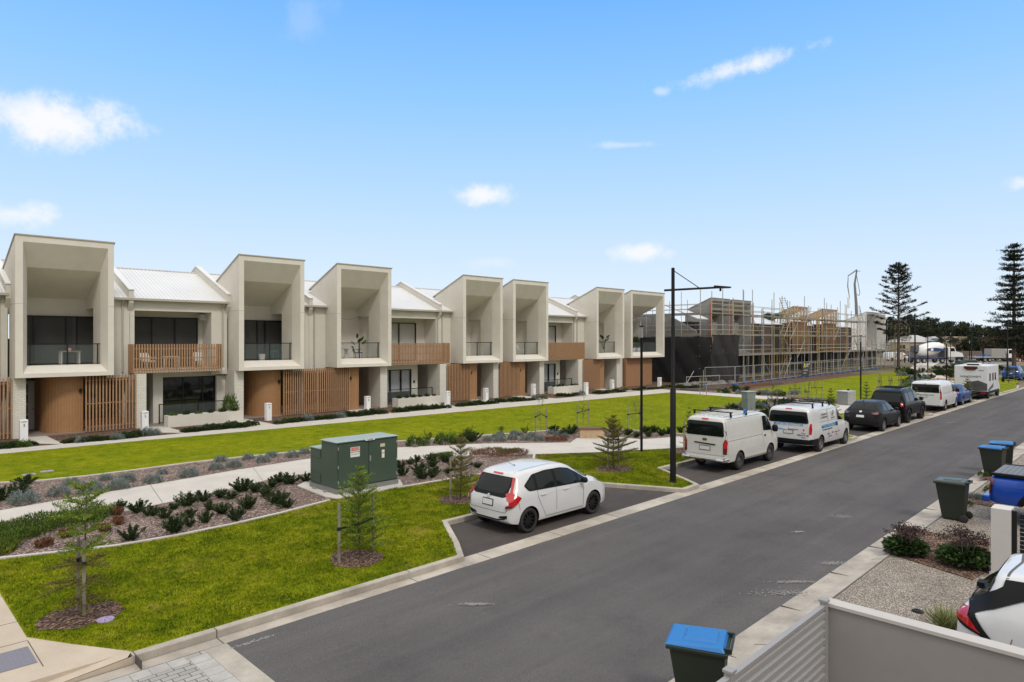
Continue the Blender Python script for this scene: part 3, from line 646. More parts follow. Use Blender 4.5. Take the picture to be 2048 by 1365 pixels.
    c = MB(); c.prism([(bx0-.05, YB-.05, T0+.005), (bx0-.05, YB-.05, T0+.06), (bx0-.05, yb_+.3, 8.23), (bx0-.05, yb_+.3, 8.14)], (bx1-bx0+.10, 0, 0)); h.put(c, 'capping', M_trim, rf)
    return xl, xr, yk
def pillar(h, x0, x1, y0=39.2, y1=40.7, z1=2.915):
    m = MB(); m.box(x0, x1, y0, y1, 0, z1); return h.put(m, 'brick_pillar', M_brick)
def walllamp(h, x, y, z=2.15):
    m = MB(); m.box(x-.05, x+.05, y-.03, y, z-.09, z+.09); m.box(x-.045, x+.045, y-.13, y-.03, z+.02, z+.10); m.box(x-.04, x+.04, y-.12, y-.03, z-.10, z-.05); h.put(m, 'wall_lamp', M_black)
def table_set(h, x, y, kind):
    z = 3.42
    loc = ((x)*S_, y*S_, z*S_)
    return loc
def box_house(x0, x1, flip, label, slatw=2.35, last=False, curt=None, bw=4.25, special=None):
    h = HB(x0, label); h.last = last
    if not flip: bx0, bx1 = x0+.06, x0+.06+4.12; rec = (bx1, x1-.0)
    else: bx1 = x1-.0; bx0 = bx1-bw; rec = (x0+.0, bx0)
    shell(h, x0, x1, rec, (bx0, bx1))
    xl, xr, yk = boxroom(h, bx0, bx1, ext=.3 if flip else 1.25)
    railing(h, xl, xr, YB+.84, 3.47, [xl+.12, (xl+xr)/2+(.12 if not flip else 0), xr-.12])
    # window wall at the back of the balcony
    wx0, wx1 = xl+.02, (xr+1.2 if not flip else xl+1.9)
    mul = [wx0+(wx1-wx0)*q for q in ((.17, .5, .62) if not flip else (.3,))]
    window(h, wx0, wx1, yk-.08, 3.42, 6.02, mul, curt=[(wx0+.05, wx1-.05, 3.5, 5.9, M_curt)] if curt == 'curt' else ([(wx0+.1, wx0+(wx1-wx0)*.17, 3.5, 5.95, M_curt), (wx0+(wx1-wx0)*.2, wx0+(wx1-wx0)*.48, 4.4, 5.95, M_blindd)] if curt == 'dark' else [(wx0+.05, wx1-.05, 4.9, 5.95, M_blindd), (wx0+.05, wx1-.05, 3.45, 4.9, M_curt)]))
    # ground floor
    sl = MB(); sl.box(x0, x1, 39.3, 43.5, -.02, .06); h.put(sl, 'porch_floor', M_floor)
    if not flip:
        pillar(h, x0+.0, x0+.55)
        # curved timber wall
        cx = x0+3.0; m = MB(); arc = []
        R0 = 1.25; xc, yc = x0+2.1+.55, 39.45+R0
        arc = [(x0+2.98, 39.45)]+[(xc-R0*math.sin(a), yc-R0*math.cos(a)) for a in [R(90)*i/14 for i in range(15)]]+[(xc-R0, 43.0)]
        for i in range(len(arc)-1):
            a, b_ = arc[i], arc[i+1]; m.add([(*a, .06), (*b_, .06), (*b_, 2.9), (*a, 2.9)], [(0,3,2,1)])
        h.put(m, 'curved_wall', M_clad, smooth=True)
        ws = (x0+2.98, x1+.0)
        dr = MB(); dr.box(x0+.5, x0+1.5, 42.3, 42.36, .06, 2.6); d = h.put(dr, 'door', M_doorw)
        gl = MB()
        for k in range(4): gl.box(x0+.95, x0+1.12, 42.285, 42.299, .35+k*.54, .35+k*.54+.46)
        gl.box(x0+1.33, x0+1.36, 42.24, 42.299, 1.1, 1.16); h.put(gl, 'door_glass', M_glassd, d)
        bk = MB(); bk.box(x0+.55, x0+2.98, 43.0, 43.1, 0, 2.9); h.put(bk, 'porch_back_wall', M_rend2)
        walllamp(h, x0+2.85, 39.43)
        slats(h, ws[0]+.06, ws[1], 39.2, .05, 2.9, .15, 'timber_screen', wd=.062)
        iw = MB(); iw.box(ws[0], ws[1], 41.5, 41.6, 0, 2.9); h.put(iw, 'ground_wall', M_brown)
        window(h, ws[0]+.4, ws[1]-.25, 41.44, .5, 2.5, [ws[0]+1.2])
    else:
        pillar(h, x1-.58, x1)
        iw = MB(); iw.box(x0, x0+slatw, 41.5, 41.6, 0, 2.9); h.put(iw, 'ground_wall', M_brown)
        window(h, x0+.2, x0+slatw-.4, 41.44, .5, 2.5, [x0+1.2])
        slats(h, x0+.06, x0+slatw, 39.2, .05, 2.9, .15, 'timber_screen', wd=.062)
        wd_ = MB(); wd_.box(x0+slatw+.04, x0+slatw+.85, 39.3, 43.0, .06, 2.9); h.put(wd_, 'timber_wall', M_brown if slatw > 2.2 and special else M_clad)
        walllamp(h, x0+slatw+.2, 39.28)
        bk = MB(); bk.box(x0+slatw+.85, x1, 43.0, 43.1, 0, 2.9); bk.box(x1-.12, x1+.0, 40.7, 43.0, 0, 2.9); h.put(bk, 'porch_wall', M_rend2)
        dr = MB(); dr.box(x0+slatw+.95, x0+slatw+1.9, 42.9, 42.98, .06, 2.4); h.put(dr, 'door', M_black)
    if not flip: downpipe(h, x1-.35, 3.0)
    elif x0 > 21.6 and x0 < 25: pass
    if flip and rec[1]-rec[0] > .9: downpipe(h, rec[0]+.35, 2.95)
    return h
def slat_house(x0, x1, flip, label, curt=True):
    h = HB(x0, label); h.last = False
    shell(h, x0, x1, (x0, x0+.02), None) if False else None
    # roof etc. (upper wall is built here with its balcony recess)
    r = MB(); xa, xb = x0+.12, x1-.12
    r.prism([(xa, YE, roofz(YE)), (xa, YR_, roofz(YR_)), (xa, 50, roofz(50)), (xa, 50, roofz(50)-.08), (xa, YR_, roofz(YR_)-.09), (xa, YE, roofz(YE)-.08)], (xb-xa, 0, 0))
    for i in range(1, int((xb-xa)/.2)): r.box(xa+i*.2-.012, xa+i*.2+.012, YR_-.06, YR_+.06, roofz(YR_), roofz(YR_)+.05)
    r.box(xa, xb, YR_-.12, YR_+.12, roofz(YR_)-.03, roofz(YR_)+.03)
    h.put(r, 'roof', M_roof)
    p = MB(); a = x0-.13; p.prism([(a, YE-.05, 6.75), (a, YE-.05, 7.42), (a, YR_, roofz(YR_)+.40), (a, 50, roofz(50)+.40), (a, 50, 6.0), (a, YW+.2, 6.0)], (.24, 0, 0)); pw = h.put(p, 'party_wall', M_rend2)
    c = MB(); c.prism([(a-.03, YE-.09, 7.425), (a-.03, YR_, roofz(YR_)+.405), (a-.03, 50, roofz(50)+.405), (a-.03, 50, roofz(50)+.46), (a-.03, YR_, roofz(YR_)+.47), (a-.03, YE-.09, 7.47)], (.30, 0, 0)); h.put(c, 'capping', M_cap, pw)
    g = MB(); g.box(x0, x1, YE-.12, YE+.02, 6.88, 7.0); g.box(x0, x1, YE+.02, YW+.02, 6.86, 6.94); h.put(g, 'gutter', M_trim)
    ox0, ox1 = (x0+.22, x1-.92) if not flip else (x0+.02, x1-.22); yk = 41.6
    w_ = MB(); w_.box(x0, ox0, YW, YW+.25, 2.7, 6.88); w_.box(ox1, x1, YW, YW+.25, 2.7, 6.88); w_.box(ox0, ox1, YW, YW+.25, 6.34, 6.88)
    w_.box(ox0, ox1, yk, yk+.2, 3.0, 6.9); w_.box(ox0-.1, ox0, YW+.25, yk, 3.0, 6.9); w_.box(ox1, ox1+.1, YW+.25, yk, 3.0, 6.9); w_.box(ox0, ox1, YW+.25, yk, 6.45, 6.6)
    w_.box(x0, x1, 49.5, 49.9, 0, 4.8); w_.box(x0, x0+.1, 41, 49.5, 0, 6.8); w_.box(x1-.1, x1, 41, 49.5, 0, 6.8)
    h.put(w_, 'upper_wall', M_rend2)
    f = MB(); f.box(x0, x1-(.45 if not flip else 0), YB+.7, YW+1.5, 2.93, 3.10); h.put(f, 'balcony_floor', M_rend)
    wx0, wx1 = ox0+.03, ox1-(.30 if not flip else .9)
    L = wx1-wx0
    window(h, wx0, wx1, yk-.06, 3.15, 6.04, [wx0+L*.33, wx0+L*.66] if not flip else [wx0+L*.3, wx0+L*.62], curt=[(wx0+L*.3, wx0+L*.64, 3.2, 5.9, M_curt)] if not flip else [(wx0+.1, wx1-.1, 4.8, 5.95, M_blind), (wx0+.1, wx1-.1, 3.2, 4.8, M_curt)])
    sx0, sx1 = (x0-.08, x1-.7) if not flip else (x0-.0, x1+.35)
    slats(h, sx0, sx1, 39.3, 2.95, 4.50, .136, 'balcony_screen', wd=.062, dp=.06, ret=.8)
    if not flip:
        ac = MB(); ac.box(ox1-.3, ox1-.002, 41.1, 41.55, 5.9, 6.25); h.put(ac, 'air_conditioner', M_doorw)
        downpipe(h, x1-.28, 3.0)
    else: downpipe(h, x1-.10, 3.0)
    # ground floor
    sl = MB(); sl.box(x0, x1, 39.3, 43.5, -.02, .06); h.put(sl, 'porch_floor', M_floor)
    if not flip:
        pillar(h, x0-.05, x0+.52)
        w_ = MB(); w_.box(x0+1.25, x0+1.75, 40.5, 42.5, 0, 2.92); w_.box(x0+1.75, x1, 40.7, 40.9, 2.6, 2.92); w_.box(x1-.5, x1, 40.5, 40.9, 0, 2.6); w_.box(x0, x0+1.25, 42.4, 42.5, 0, 2.9); h.put(w_, 'ground_wall', M_rend2)
        window(h, x0+1.75, x1-.5, 40.75, .15, 2.6, [x0+2.9, x0+4.0])
        dr = MB(); dr.box(x0+.55, x0+1.2, 42.3, 42.38, .06, 2.6); h.put(dr, 'door', M_black)
        pm = MB(); fx0, fx1 = x0+1.3, x1+.25
    else:
        pillar(h, x1-.62, x1)
        w_ = MB(); w_.box(x0, x0+.25, 40.5, 40.7, 0, 2.92); w_.box(x0+.25, x0+3.05, 40.5, 40.7, 2.55, 2.92); w_.box(x0+3.05, x0+3.6, 40.5, 40.7, 0, 2.92); w_.box(x0+3.45, x0+3.6, 40.7, 43, 0, 2.92); w_.box(x0+3.6, x1, 42.9, 43, 0, 2.92); w_.box(x1-.12, x1, 40.7, 43, 0, 2.9); h.put(w_, 'ground_wall', M_rend2)
        window(h, x0+.25, x0+3.05, 40.6, .35, 2.55, [x0+1.2, x0+2.15], curt=[(x0+.32, x0+1.15, .9, 2.48, M_blind), (x0+1.25, x0+2.1, .9, 2.48, M_blind), (x0+2.2, x0+3.0, .9, 2.48, M_blind)])
        fx0, fx1 = x0+.3, x1-.9
        bx_ = MB(); bx_.box(x0+3.2, x0+3.32, 40.44, 40.5, 1.5, 1.7); h.put(bx_, 'meter_box', M_black)
    # terrace fence and planter
    railing(h, fx0, fx1, 39.75, .1, [fx0+.03, (fx0+fx1)/2, fx1-.03], name='terrace_fence')
    pl = MB(); px0, px1 = (x0+1.35, x0+5.4) if not flip else (x0+.3, x0+4.1); py0, py1 = 38.35, 39.05
    pl.box(px0, px1, py0, py0+.12, 0, .62); pl.box(px0, px1, py1-.12, py1, 0, .62); pl.box(px0, px0+.12, py0+.12, py1-.12, 0, .62); pl.box(px1-.12, px1, py0+.12, py1-.12, 0, .62); pl.box(px0+.12, px1-.12, py0+.12, py1-.12, .4, .54)
    po = h.put(pl, 'planter', M_planter)
    h.planter = ((px0+px1)/2*S_, (py0+py1)/2*S_, px0*S_, px1*S_)
    return h
H = []
H.append(box_house(.2, 5.62, False, 'terrace house cut off by the left edge, only slats and white roof in view'))
H.append(box_house(5.64, 10.95, False, 'beige terrace house numbered 3, leftmost with its whole framed balcony in view', curt='dark'))
H.append(slat_house(10.97, 16.2, False, 'low terrace house numbered 5 with slatted timber balcony and dark ground-floor window'))
H.append(box_house(16.22, 21.5, False, 'beige terrace house numbered 7 with grey curtains behind its framed balcony', curt='curt'))
H.append(box_house(21.52, 26.95, True, 'beige terrace house with a white table and tall potted plant on its framed balcony', slatw=2.33))
H.append(slat_house(26.97, 32.3, True, 'low terrace house with slatted balcony and three white blinds below, between houses 9 and 13'))
H.append(box_house(32.32, 37.8, True, 'beige terrace house with a patterned chair on its balcony, right of the middle slatted balcony'))
H.append(box_house(37.85, 43.35, True, 'beige terrace house touching the narrowest slatted-balcony house on its right', bw=4.35))
H.append(slat_house(43.37, 48.7, True, 'low terrace house with the narrowest-looking slatted balcony, farthest of the three along the row'))
H.append(box_house(48.72, 54.65, True, 'beige terrace house with big-leaved pot plant on balcony, second from right end', bw=4.45, slatw=2.6))
# the end house: solid brown ground floor, open corner balcony
h = HB(54.67, 'end terrace house with solid brown ground floor and see-through corner balcony full of shrubs'); h.last = False
shell(h, 54.67, 61.0, (54.67, 55.8), (55.8, 61.0))
xl, xr, yk = boxroom(h, 55.8, 62.0, right_open=True)
railing(h, xl, xr, YB+.84, 3.47, [xl+.12, (xl+xr)/2, xr-.12])
m = MB(); m.box(55.8, 60.5, 39.3, 44, 0, 2.915); h.put(m, 'brown_wall', M_brown)
m = MB(); m.box(60.9, 61.0, 43, 49.5, 0, 6.6); h.put(m, 'end_wall', M_rend2)
m = MB(); m.box(54.67, 55.8, 42.9, 43, 0, 2.9); h.put(m, 'porch_wall', M_rend2); pillar(h, 55.0, 55.6, 39.6, 40.6)
H.append(h)
# back roofs and vents just showing over the ridges
for (x, y, wd_) in ((29.5, 46.2, 3.2),):
    t = thing('solar_panel_rack', 'black solar panels on the white roof behind the middle slatted-balcony house', 'solar panels', (x*S_, y*S_, 8.35*S_))
    m = MB(); m.prism([(-.2, -.6, .25), (-.2, .9, .62), (-.2, .9, .66), (-.2, -.6, .29)], (wd_, 0, 0)); m.build('panel', M_black, t)
    m = MB(); m.box(0, .05, .6, .65, -.6, .5); m.box(2.6, 2.65, .6, .65, -.6, .5); m.box(0, .05, -.4, -.35, -.4, .28); m.box(2.6, 2.65, -.4, -.35, -.4, .28); m.build('bracket', M_black, t)
# letterboxes with house numbers
def text_mesh(body, size, ext=.004, font_bold=False, align='CENTER'):
    c = bpy.data.curves.new('writing', 'FONT'); c.body = body; c.size = size; c.extrude = ext; c.align_x = align; c.align_y = 'CENTER'; c.resolution_u = 2
    if font_bold: c.offset = size*.02
    o = bpy.data.objects.new('writing', c); COL.objects.link(o); dg = bpy.context.evaluated_depsgraph_get()
    me = bpy.data.meshes.new_from_object(o.evaluated_get(dg)); COL.objects.unlink(o); bpy.data.objects.remove(o); return me
def writing(body, size, m, loc, rot, parent=None, name='writing', ext=.004, bold=False, align='CENTER'):
    me = text_mesh(body, size, ext, bold, align); me.materials.clear(); me.materials.append(m)
    o = bpy.data.objects.new(name, me); COL.objects.link(o); o.location = loc; o.rotation_euler = rot
    if parent: o.parent = parent
    return o
M_lb = mat('letterbox_white', (.80,.81,.81), .5)
LB = [(47,884,'3'),(289,862,'5'),(536.3,841.5,'7'),(734.8,824,'9'),(894.8,810.8,'11'),(971.5,803.3,'13'),(1066.8,792.5,'15'),(1172,789,'17'),(1224,781.8,'19'),(1319,776,'21')]
LBL = {'3': 'white letterbox numbered three, in front of the leftmost full brick pillar', '5': 'white letterbox numbered five, at the left end of the slatted house with black windows',
 '7': 'white letterbox numbered seven, left of the widest stretch of slats', '9': 'white letterbox numbered nine, right of the widest stretch of slats', '11': 'white letterbox right of the house with three white blinds',
 '13': 'white letterbox beside the second brick pillar right of the three blinds', '15': 'white letterbox left of the farthest slatted-balcony house', '17': 'white letterbox right of the farthest planter, left of a slatted screen',
 '19': 'white letterbox left of the solid brown end wall', '21': 'white letterbox right of the solid brown end wall, last in the row'}
WORD = ['3','5','7','9','11','13','15','17','19','21']
for px, py, n_ in LB:
    g = G(px, py)
    t = thing('letterbox', LBL[n_], 'letterbox', g, 0, 'white letterbox posts along the terraces')
    m = MB(); m.box(-.15, .15, -.15, .15, 0, 1.0); m.build('post', M_lb, t, bevel=.01)
    m = MB(); m.box(-.10, .10, -.157, -.151, .90, .925); m.build('slot', M_black, t)
    writing(n_, .19, M_black, (0, -.153, .74), (R(90), 0, 0), t, 'house_number')
# stub paths from the long path to the doors
for px0, px1, py in ((58,112,884), (296,356,863), (478,541,850), (746,790,830), (880,912,815), (985,1003,806), (1078,1105,799), (1146,1180,791), (1234,1250,783)):
    a = G(px0, py); b_ = G(px1, py-2)
    x0 = a[0]; sheet('door_path', [(a[0], a[1]-.8), (b_[0], b_[1]-1.6 if b_[1]-1.6 > 33 else b_[1]-1), (b_[0], 38.3), (a[0]+.1, 38.3)], .016, M_path)
# ============================================================ VEHICLES
def pchip(keys):
    xs = [k[0] for k in keys]; ys = [k[1] for k in keys]; n = len(xs)
    h = [xs[i+1]-xs[i] for i in range(n-1)]; d = [(ys[i+1]-ys[i])/h[i] for i in range(n-1)]
    m = [d[0]]+[0 if d[i-1]*d[i] <= 0 else 2*d[i-1]*d[i]/(d[i-1]+d[i]) for i in range(1, n-1)]+[d[-1]]
    def f(x):
        if x <= xs[0]: return ys[0]
        if x >= xs[-1]: return ys[-1]
        i = max(j for j in range(n-1) if xs[j] <= x); t = (x-xs[i])/h[i]
        return (2*t**3-3*t**2+1)*ys[i]+(t**3-2*t**2+t)*h[i]*m[i]+(-2*t**3+3*t**2)*ys[i+1]+(t**3-t**2)*h[i]*m[i+1]
    return f
def paint(name, col, rough=.3, metal=0.0, dirt=.0):
    m = mat(name, tuple(q*.9 for q in col), rough, metal=0, coat=(.75 if max(col) > .3 else (.35 if max(col) > .1 else .13)), spec=(.10 if max(col) > .1 else .05), var=.02, vscale=4, dirt=dirt); return m
M_tyre = mat('tyre_rubber', (.022,.021,.021), .85); M_rimd = mat('rim_black', (.02,.02,.021), .35, metal=.6); M_rims = mat('rim_silver', (.42,.42,.43), .3, metal=.8); M_steel = mat('rim_steel', (.10,.10,.10), .5, metal=.5)
M_cglass = mat('car_glass', (.005,.008,.008), .05, spec=.32); M_plast = mat('black_plastic', (.010,.010,.011), .55, spec=.2); M_red = mat('tail_red', (.45,.008,.01), .15, coat=1.0); M_dred = mat('tail_dark_red', (.10,.006,.01), .15, coat=1.0)
M_clear = mat('lamp_clear', (.75,.76,.78), .15, coat=1.0); M_plate = mat('number_plate', (.62,.62,.62), .6); M_chrome = mat('chrome', (.55,.55,.56), .15, metal=1.0); M_seam = mat('panel_gap', (.10,.10,.10), .8); M_amber = mat('lamp_amber', (.6,.2,.02), .2)
def roundp(pts, r, n=4):
    out = []; N_ = len(pts)
    rs = r if isinstance(r, (list, tuple)) else [r]*N_
    for i in range(N_):
        p = Vector(pts[i]); a = Vector(pts[i-1]); b = Vector(pts[(i+1) % N_]); rr = min(rs[i], (a-p).length*.45, (b-p).length*.45)
        if rr < 1e-4: out.append(tuple(p)); continue
        s = p+(a-p).normalized()*rr; e = p+(b-p).normalized()*rr
        for k in range(n+1):
            t = k/n; out.append(tuple((1-t)**2*s+2*t*(1-t)*p+t*t*e))
    return out
class Car:
    def __init__(s, root): s.root = root
    def loft(s, L, W, top, belt, bot, wid, roofw, stations=70, crown=.09, name='body', m=None, endr=.0, wheels=None, wr=.31, archr=None, arch_mat=None):
        """half widths/heights given as key lists over x"""
        ft, fb, f0, fw, fr = pchip(top), pchip(belt), pchip(bot), pchip(wid), pchip(roofw)
        xs = [L*(.5-.5*math.cos(math.pi*i/stations))*.55+L*i/stations*.45 for i in range(stations+1)]
        V = []; F_ = []; NP = 15
        for x in xs:
            zt, zb, w_ = ft(x), f0(x), fw(x); zs = min(fb(x), zt-.012); cr = min(crown, (zt-zs)*.7); wr_ = min(fr(x), w_*.97)
            zr = zt-cr; q = w_*.972
            P = [(0, zb), (w_*.8, zb), (w_*.955, zb+.025), (w_*.985, zb+.10), (w_, zb+.45*(zs-zb)), (w_*.998, zb+.8*(zs-zb)), (q, zs)]
            k = (zt-zs)
            rr = wr_ if k > .15 else q*.96-(q*.96-wr_)*max(0, k/.15)
            P += [(q+(rr-q)*.33, zs+(zr-zs)*.36), (q+(rr-q)*.66, zs+(zr-zs)*.7), (rr, zr), (rr-.035*min(1, cr/.06), zr+cr*.45), (rr-.10*min(1, cr/.06), zr+cr*.75), (rr*.72, zt-cr*.1), (rr*.38, zt-cr*.02), (0, zt)]
            V += [(x, -y, z) for y, z in P]+[(x, y, z) for y, z in P[1:-1][::-1]]
        n = 2*NP-2
        for i in range(len(xs)-1):
            for j in range(n): F_.append((i*n+j, i*n+(j+1) % n, (i+1)*n+(j+1) % n, (i+1)*n+j))
        F_.append(tuple(range(n-1, -1, -1))); F_.append(tuple((len(xs)-1)*n+j for j in range(n)))
        me = bpy.data.meshes.new(name); me.from_pydata(V, [], F_); me.update()
        s.bvh = BVHTree.FromPolygons([Vector(v) for v in V], F_)
        o = bpy.data.objects.new(name, me); COL.objects.link(o)
        me.materials.append(m); me.materials.append(M_plast)
        bm = bmesh.new(); bm.from_mesh(me); bmesh.ops.recalc_face_normals(bm, faces=bm.faces); bm.to_mesh(me); bm.free()
        if wheels:
            c = MB(); ar = archr or wr+.055
            for (wx, _) in wheels:
                for sg in (-1, 1):
                    pr = [(wx+ar*math.cos(t), 0, wr+.01+ar*math.sin(t)) for t in [2*math.pi*k/36 for k in range(36)]]
                    y0 = sg*(W-.34); c.prism([(p[0], y0, p[2]) for p in pr], (0, sg*.6, 0))
            cut = c.build('cut', M_plast)
            bm = bmesh.new(); bm.from_mesh(cut.data); bmesh.ops.recalc_face_normals(bm, faces=bm.faces); bm.to_mesh(cut.data); bm.free()
            md = o.modifiers.new('b', 'BOOLEAN'); md.object = cut; md.operation = 'DIFFERENCE'; md.solver = 'EXACT'
            try: md.material_mode = 'TRANSFER'
            except Exception: pass
            dg = bpy.context.evaluated_depsgraph_get(); me2 = bpy.data.meshes.new_from_object(o.evaluated_get(dg))
            o.modifiers.clear(); o.data = me2; bpy.data.meshes.remove(me); bpy.data.objects.remove(cut); me = me2; me.name = name
        me.polygons.foreach_set('use_smooth', [True]*len(me.polygons))
        try: me.set_sharp_from_angle(angle=R(38))
        except Exception: pass
        o.parent = s.root; s.body = o; s.L = L; s.W = W; return o
    def decal(s, name, polys, d, m, off=.004, parent=None, grid=.07, thick=0.0):
        """polygon(s) in (u, v) thrown along direction d onto the body; u is the horizontal axis across d, v is up (for d vertical: u=x, v=y)"""
        d = Vector(d).normalized()
        if abs(d.z) > .9: r, up = Vector((1,0,0)), Vector((0,1,0))
        else: r = d.cross(Vector((0,0,1))).normalized(); up = Vector((0,0,1))
        if polys and not isinstance(polys[0][0], (list, tuple)): polys = [polys]
        mb = MB()
        for poly in polys:
            pts = []
            for i in range(len(poly)):
                a, b = Vector(poly[i]), Vector(poly[(i+1) % len(poly)]); k = max(1, int((b-a).length/grid))
                for j in range(k): pts.append(a+(b-a)*j/k)
            nb = len(pts); us = [p.x for p in pts]; vs = [p.y for p in pts]
            px_ = [(p.x, p.y) for p in pts]
            u = min(us)+grid*.5
            while u < max(us):
                v = min(vs)+grid*.5
                while v < max(vs):
                    X = np.array([u]); Y = np.array([v])
                    if inpoly(X, Y, px_)[0]:
                        if min((Vector((u, v))-p).length for p in pts) > grid*.35: pts.append(Vector((u, v)))
                    v += grid
                u += grid
            vv, _, ff, *_ = delaunay_2d_cdt(pts, [], [list(range(nb))], 1, 1e-6)
            V = []
            for p in vv:
                o = r*p.x+up*p.y-d*12
                hit, nrm, idx, dist = s.bvh.ray_cast(o, d)
                if hit is None:
                    hit, nrm, idx, dist = s.bvh.find_nearest(o+d*12)
                if nrm.dot(d) > 0: nrm = -nrm
                V.append(tuple(hit+nrm*off-d*off*.5))
            mb.add(V, [tuple(f) for f in ff])
        # face outwards
        me_v = [Vector(v) for v in mb.v]
        nf = []
        for f in mb.f:
            nn = (me_v[f[1]]-me_v[f[0]]).cross(me_v[f[2]]-me_v[f[0]])
            nf.append(f if nn.dot(d) < 0 else f[::-1])
        mb.f = nf
        o = mb.build(name, m, parent or s.body, smooth=True)
        return o
    # u for side views: d=(0,1,0) looks at the right-hand side (y<0): r = d x z = (1,0,0) -> u = x ; left side d=(0,-1,0): u = -x
    def right(s, name, poly, m, **k): return s.decal(name, poly, (0,1,0), m, **k)
    def left(s, name, poly, m, **k):
        ps = poly if isinstance(poly[0][0], (list, tuple)) else [poly]
        return s.decal(name, [[(-x, z) for x, z in p][::-1] for p in ps], (0,-1,0), m, **k)
    def both(s, name, poly, m, **k): return s.right(name, poly, m, **k), s.left(name, poly, m, **k)
    # rear: d=(1,0,0): r = x cross z = (0,-1,0): u = -y  (u>0 is the right-hand side)
    def rear(s, name, poly, m, **k): return s.decal(name, poly, (1,0,0), m, **k)
    def front(s, name, poly, m, **k): return s.decal(name, poly, (-1,0,0), m, **k)
    # rear corners; polygon in metres along the arc coordinate c = (x - y)/sqrt2 (right) with y<0
    def rcorner(s, name, poly, m, **k):
        a = s.decal(name, poly, (1,1,0), m, **k)             # r = (1,-1,0)/sqrt2
        b = s.decal(name, [(-u, v) for u, v in poly][::-1], (1,-1,0), m, **k); return a, b
    def seams(s, lines, wd=.012, m=None, both=True):
        polys = []
        for ln in lines:
            r = offs(ln, wd/2); l_ = offs(ln, -wd/2); polys.append(r+l_[::-1])
        s.right('panel_gap', polys, m or M_seam, off=.003, grid=.15)
        if both: s.left('panel_gap', polys, m or M_seam, off=.003, grid=.15)
    def wheel(s, x, y, r, wd, rim, spokes=10, rr=.66, style='spoke', sp_w=.035):
        sg = -1 if y < 0 else 1
        t = bpy.data.objects.new('wheel', None); COL.objects.link(t); t.parent = s.root; t.location = (x, y, r); t.rotation_euler = (0, random.uniform(0, 1), 0)
        m = MB(); h = wd/2
        m.lathe([(r*rr, h*.80), (r*rr*1.06, h*.98), (r*.86, h*1.04), (r*.955, h*.92), (r*.995, h*.6), (r, 0), (r*.995, -h*.6), (r*.955, -h*.92), (r*.86, -h), (r*rr, -h*.9), (r*rr*.98, 0), (r*rr, h*.80)], 36, axis='y')
        for k in range(44):
            pass
        m.build('tyre', M_tyre, t, smooth=True, autosm=50)
        q = MB(); R1 = r*rr
        q.lathe([(R1, h*.75), (R1*.98, h*.92), (R1*.93, h*.90), (R1*.90, h*.45), (R1*.88, -h*.4), (0.0, -h*.4)], 30, axis='y')
        yo = h*.78
        if style == 'steel':
            q.lathe([(R1*.90, h*.45), (R1*.72, h*.62), (R1*.5, h*.50), (R1*.36, h*.70), (R1*.26, h*.85), (0, h*.88)], 30, axis='y')
        else:
            for k in range(spokes):
                a = 2*math.pi*k/spokes; ca, sa = math.cos(a), math.sin(a); w1, w2 = sp_w*.8, sp_w*.55
                def P(rad, off, yy): return (rad*ca-off*sa, yy, rad*sa+off*ca)
                q.add([P(R1*.16, -w1, yo*.8), P(R1*.93, -w2, yo), P(R1*.93, w2, yo), P(R1*.16, w1, yo*.8), P(R1*.16, -w1, yo*.4), P(R1*.93, -w2, yo*.5), P(R1*.93, w2, yo*.5), P(R1*.16, w1, yo*.4)],
                      [(0,1,2,3), (0,4,5,1), (3,2,6,7)])
            q.lathe([(R1*.22, yo*.5), (R1*.22, yo*.85), (R1*.12, yo*.92), (0, yo*.92)], 16, axis='y')
        o = q.build('rim', rim, t, smooth=True, autosm=35)
        if sg < 0:
            for ob in t.children: ob.scale = (1, -1, 1)
        return t
    def wheels(s, xs, r, wd, rim, inset=.02, **k):
        for x in xs:
            for sg in (-1, 1): s.wheel(x, sg*(s.W-wd/2-inset), r, wd, rim, **k)
    def mirror(s, x, z, m, size=(.12,.20,.14), y=None):
        for sg in (-1, 1):
            q = MB(); yy = sg*((y or s.W)+.10)
            vs = []; n = 10
            q.lathe([(0, -.5), (.32, -.46), (.48, -.3), (.5, 0), (.46, .3), (.3, .47), (0, .5)], 12)
            q.v = [(x+a*size[0], yy+b*size[1]+0, z+c*size[2]) for a, b, c in q.v]
            q.tube((x+.02, yy-sg*.04, z-.05), (x+.04, sg*(s.W-.07), z-.06), .02, n=6)
            q.build('wing_mirror', m, s.root, smooth=True)
    def plate(s, y0, z0, w_=.37, h=.12, x=None):
        s.rear('plate_surround', roundp([(y0-w_/2-.02, z0-h/2-.02), (y0+w_/2+.02, z0-h/2-.02), (y0+w_/2+.02, z0+h/2+.02), (y0-w_/2-.02, z0+h/2+.02)], .01), M_plast, off=.006, grid=.2)
        s.rear('number_plate', roundp([(y0-w_/2, z0-h/2), (y0+w_/2, z0-h/2), (y0+w_/2, z0+h/2), (y0-w_/2, z0+h/2)], .01), M_plate, off=.012, grid=.2)
    def arch_trim(s, xs, r, r1, r2, m, z0=.0):
        for x in xs:
            pts = [(x+r2*math.cos(t), r+r2*math.sin(t)) for t in [R(-12)+R(204)*k/24 for k in range(25)]]+[(x+r1*math.cos(t), r+r1*math.sin(t)) for t in [R(192)-R(204)*k/24 for k in range(25)]]
            s.both('wheel_arch_trim', pts, m, off=.012, grid=.12)
def vehicle(name, label, cat, x, y, z=ZR, rz=0.0, group='vehicles parked along the street'):
    return Car(thing(name, label, cat, (x, y, z), rz, group))
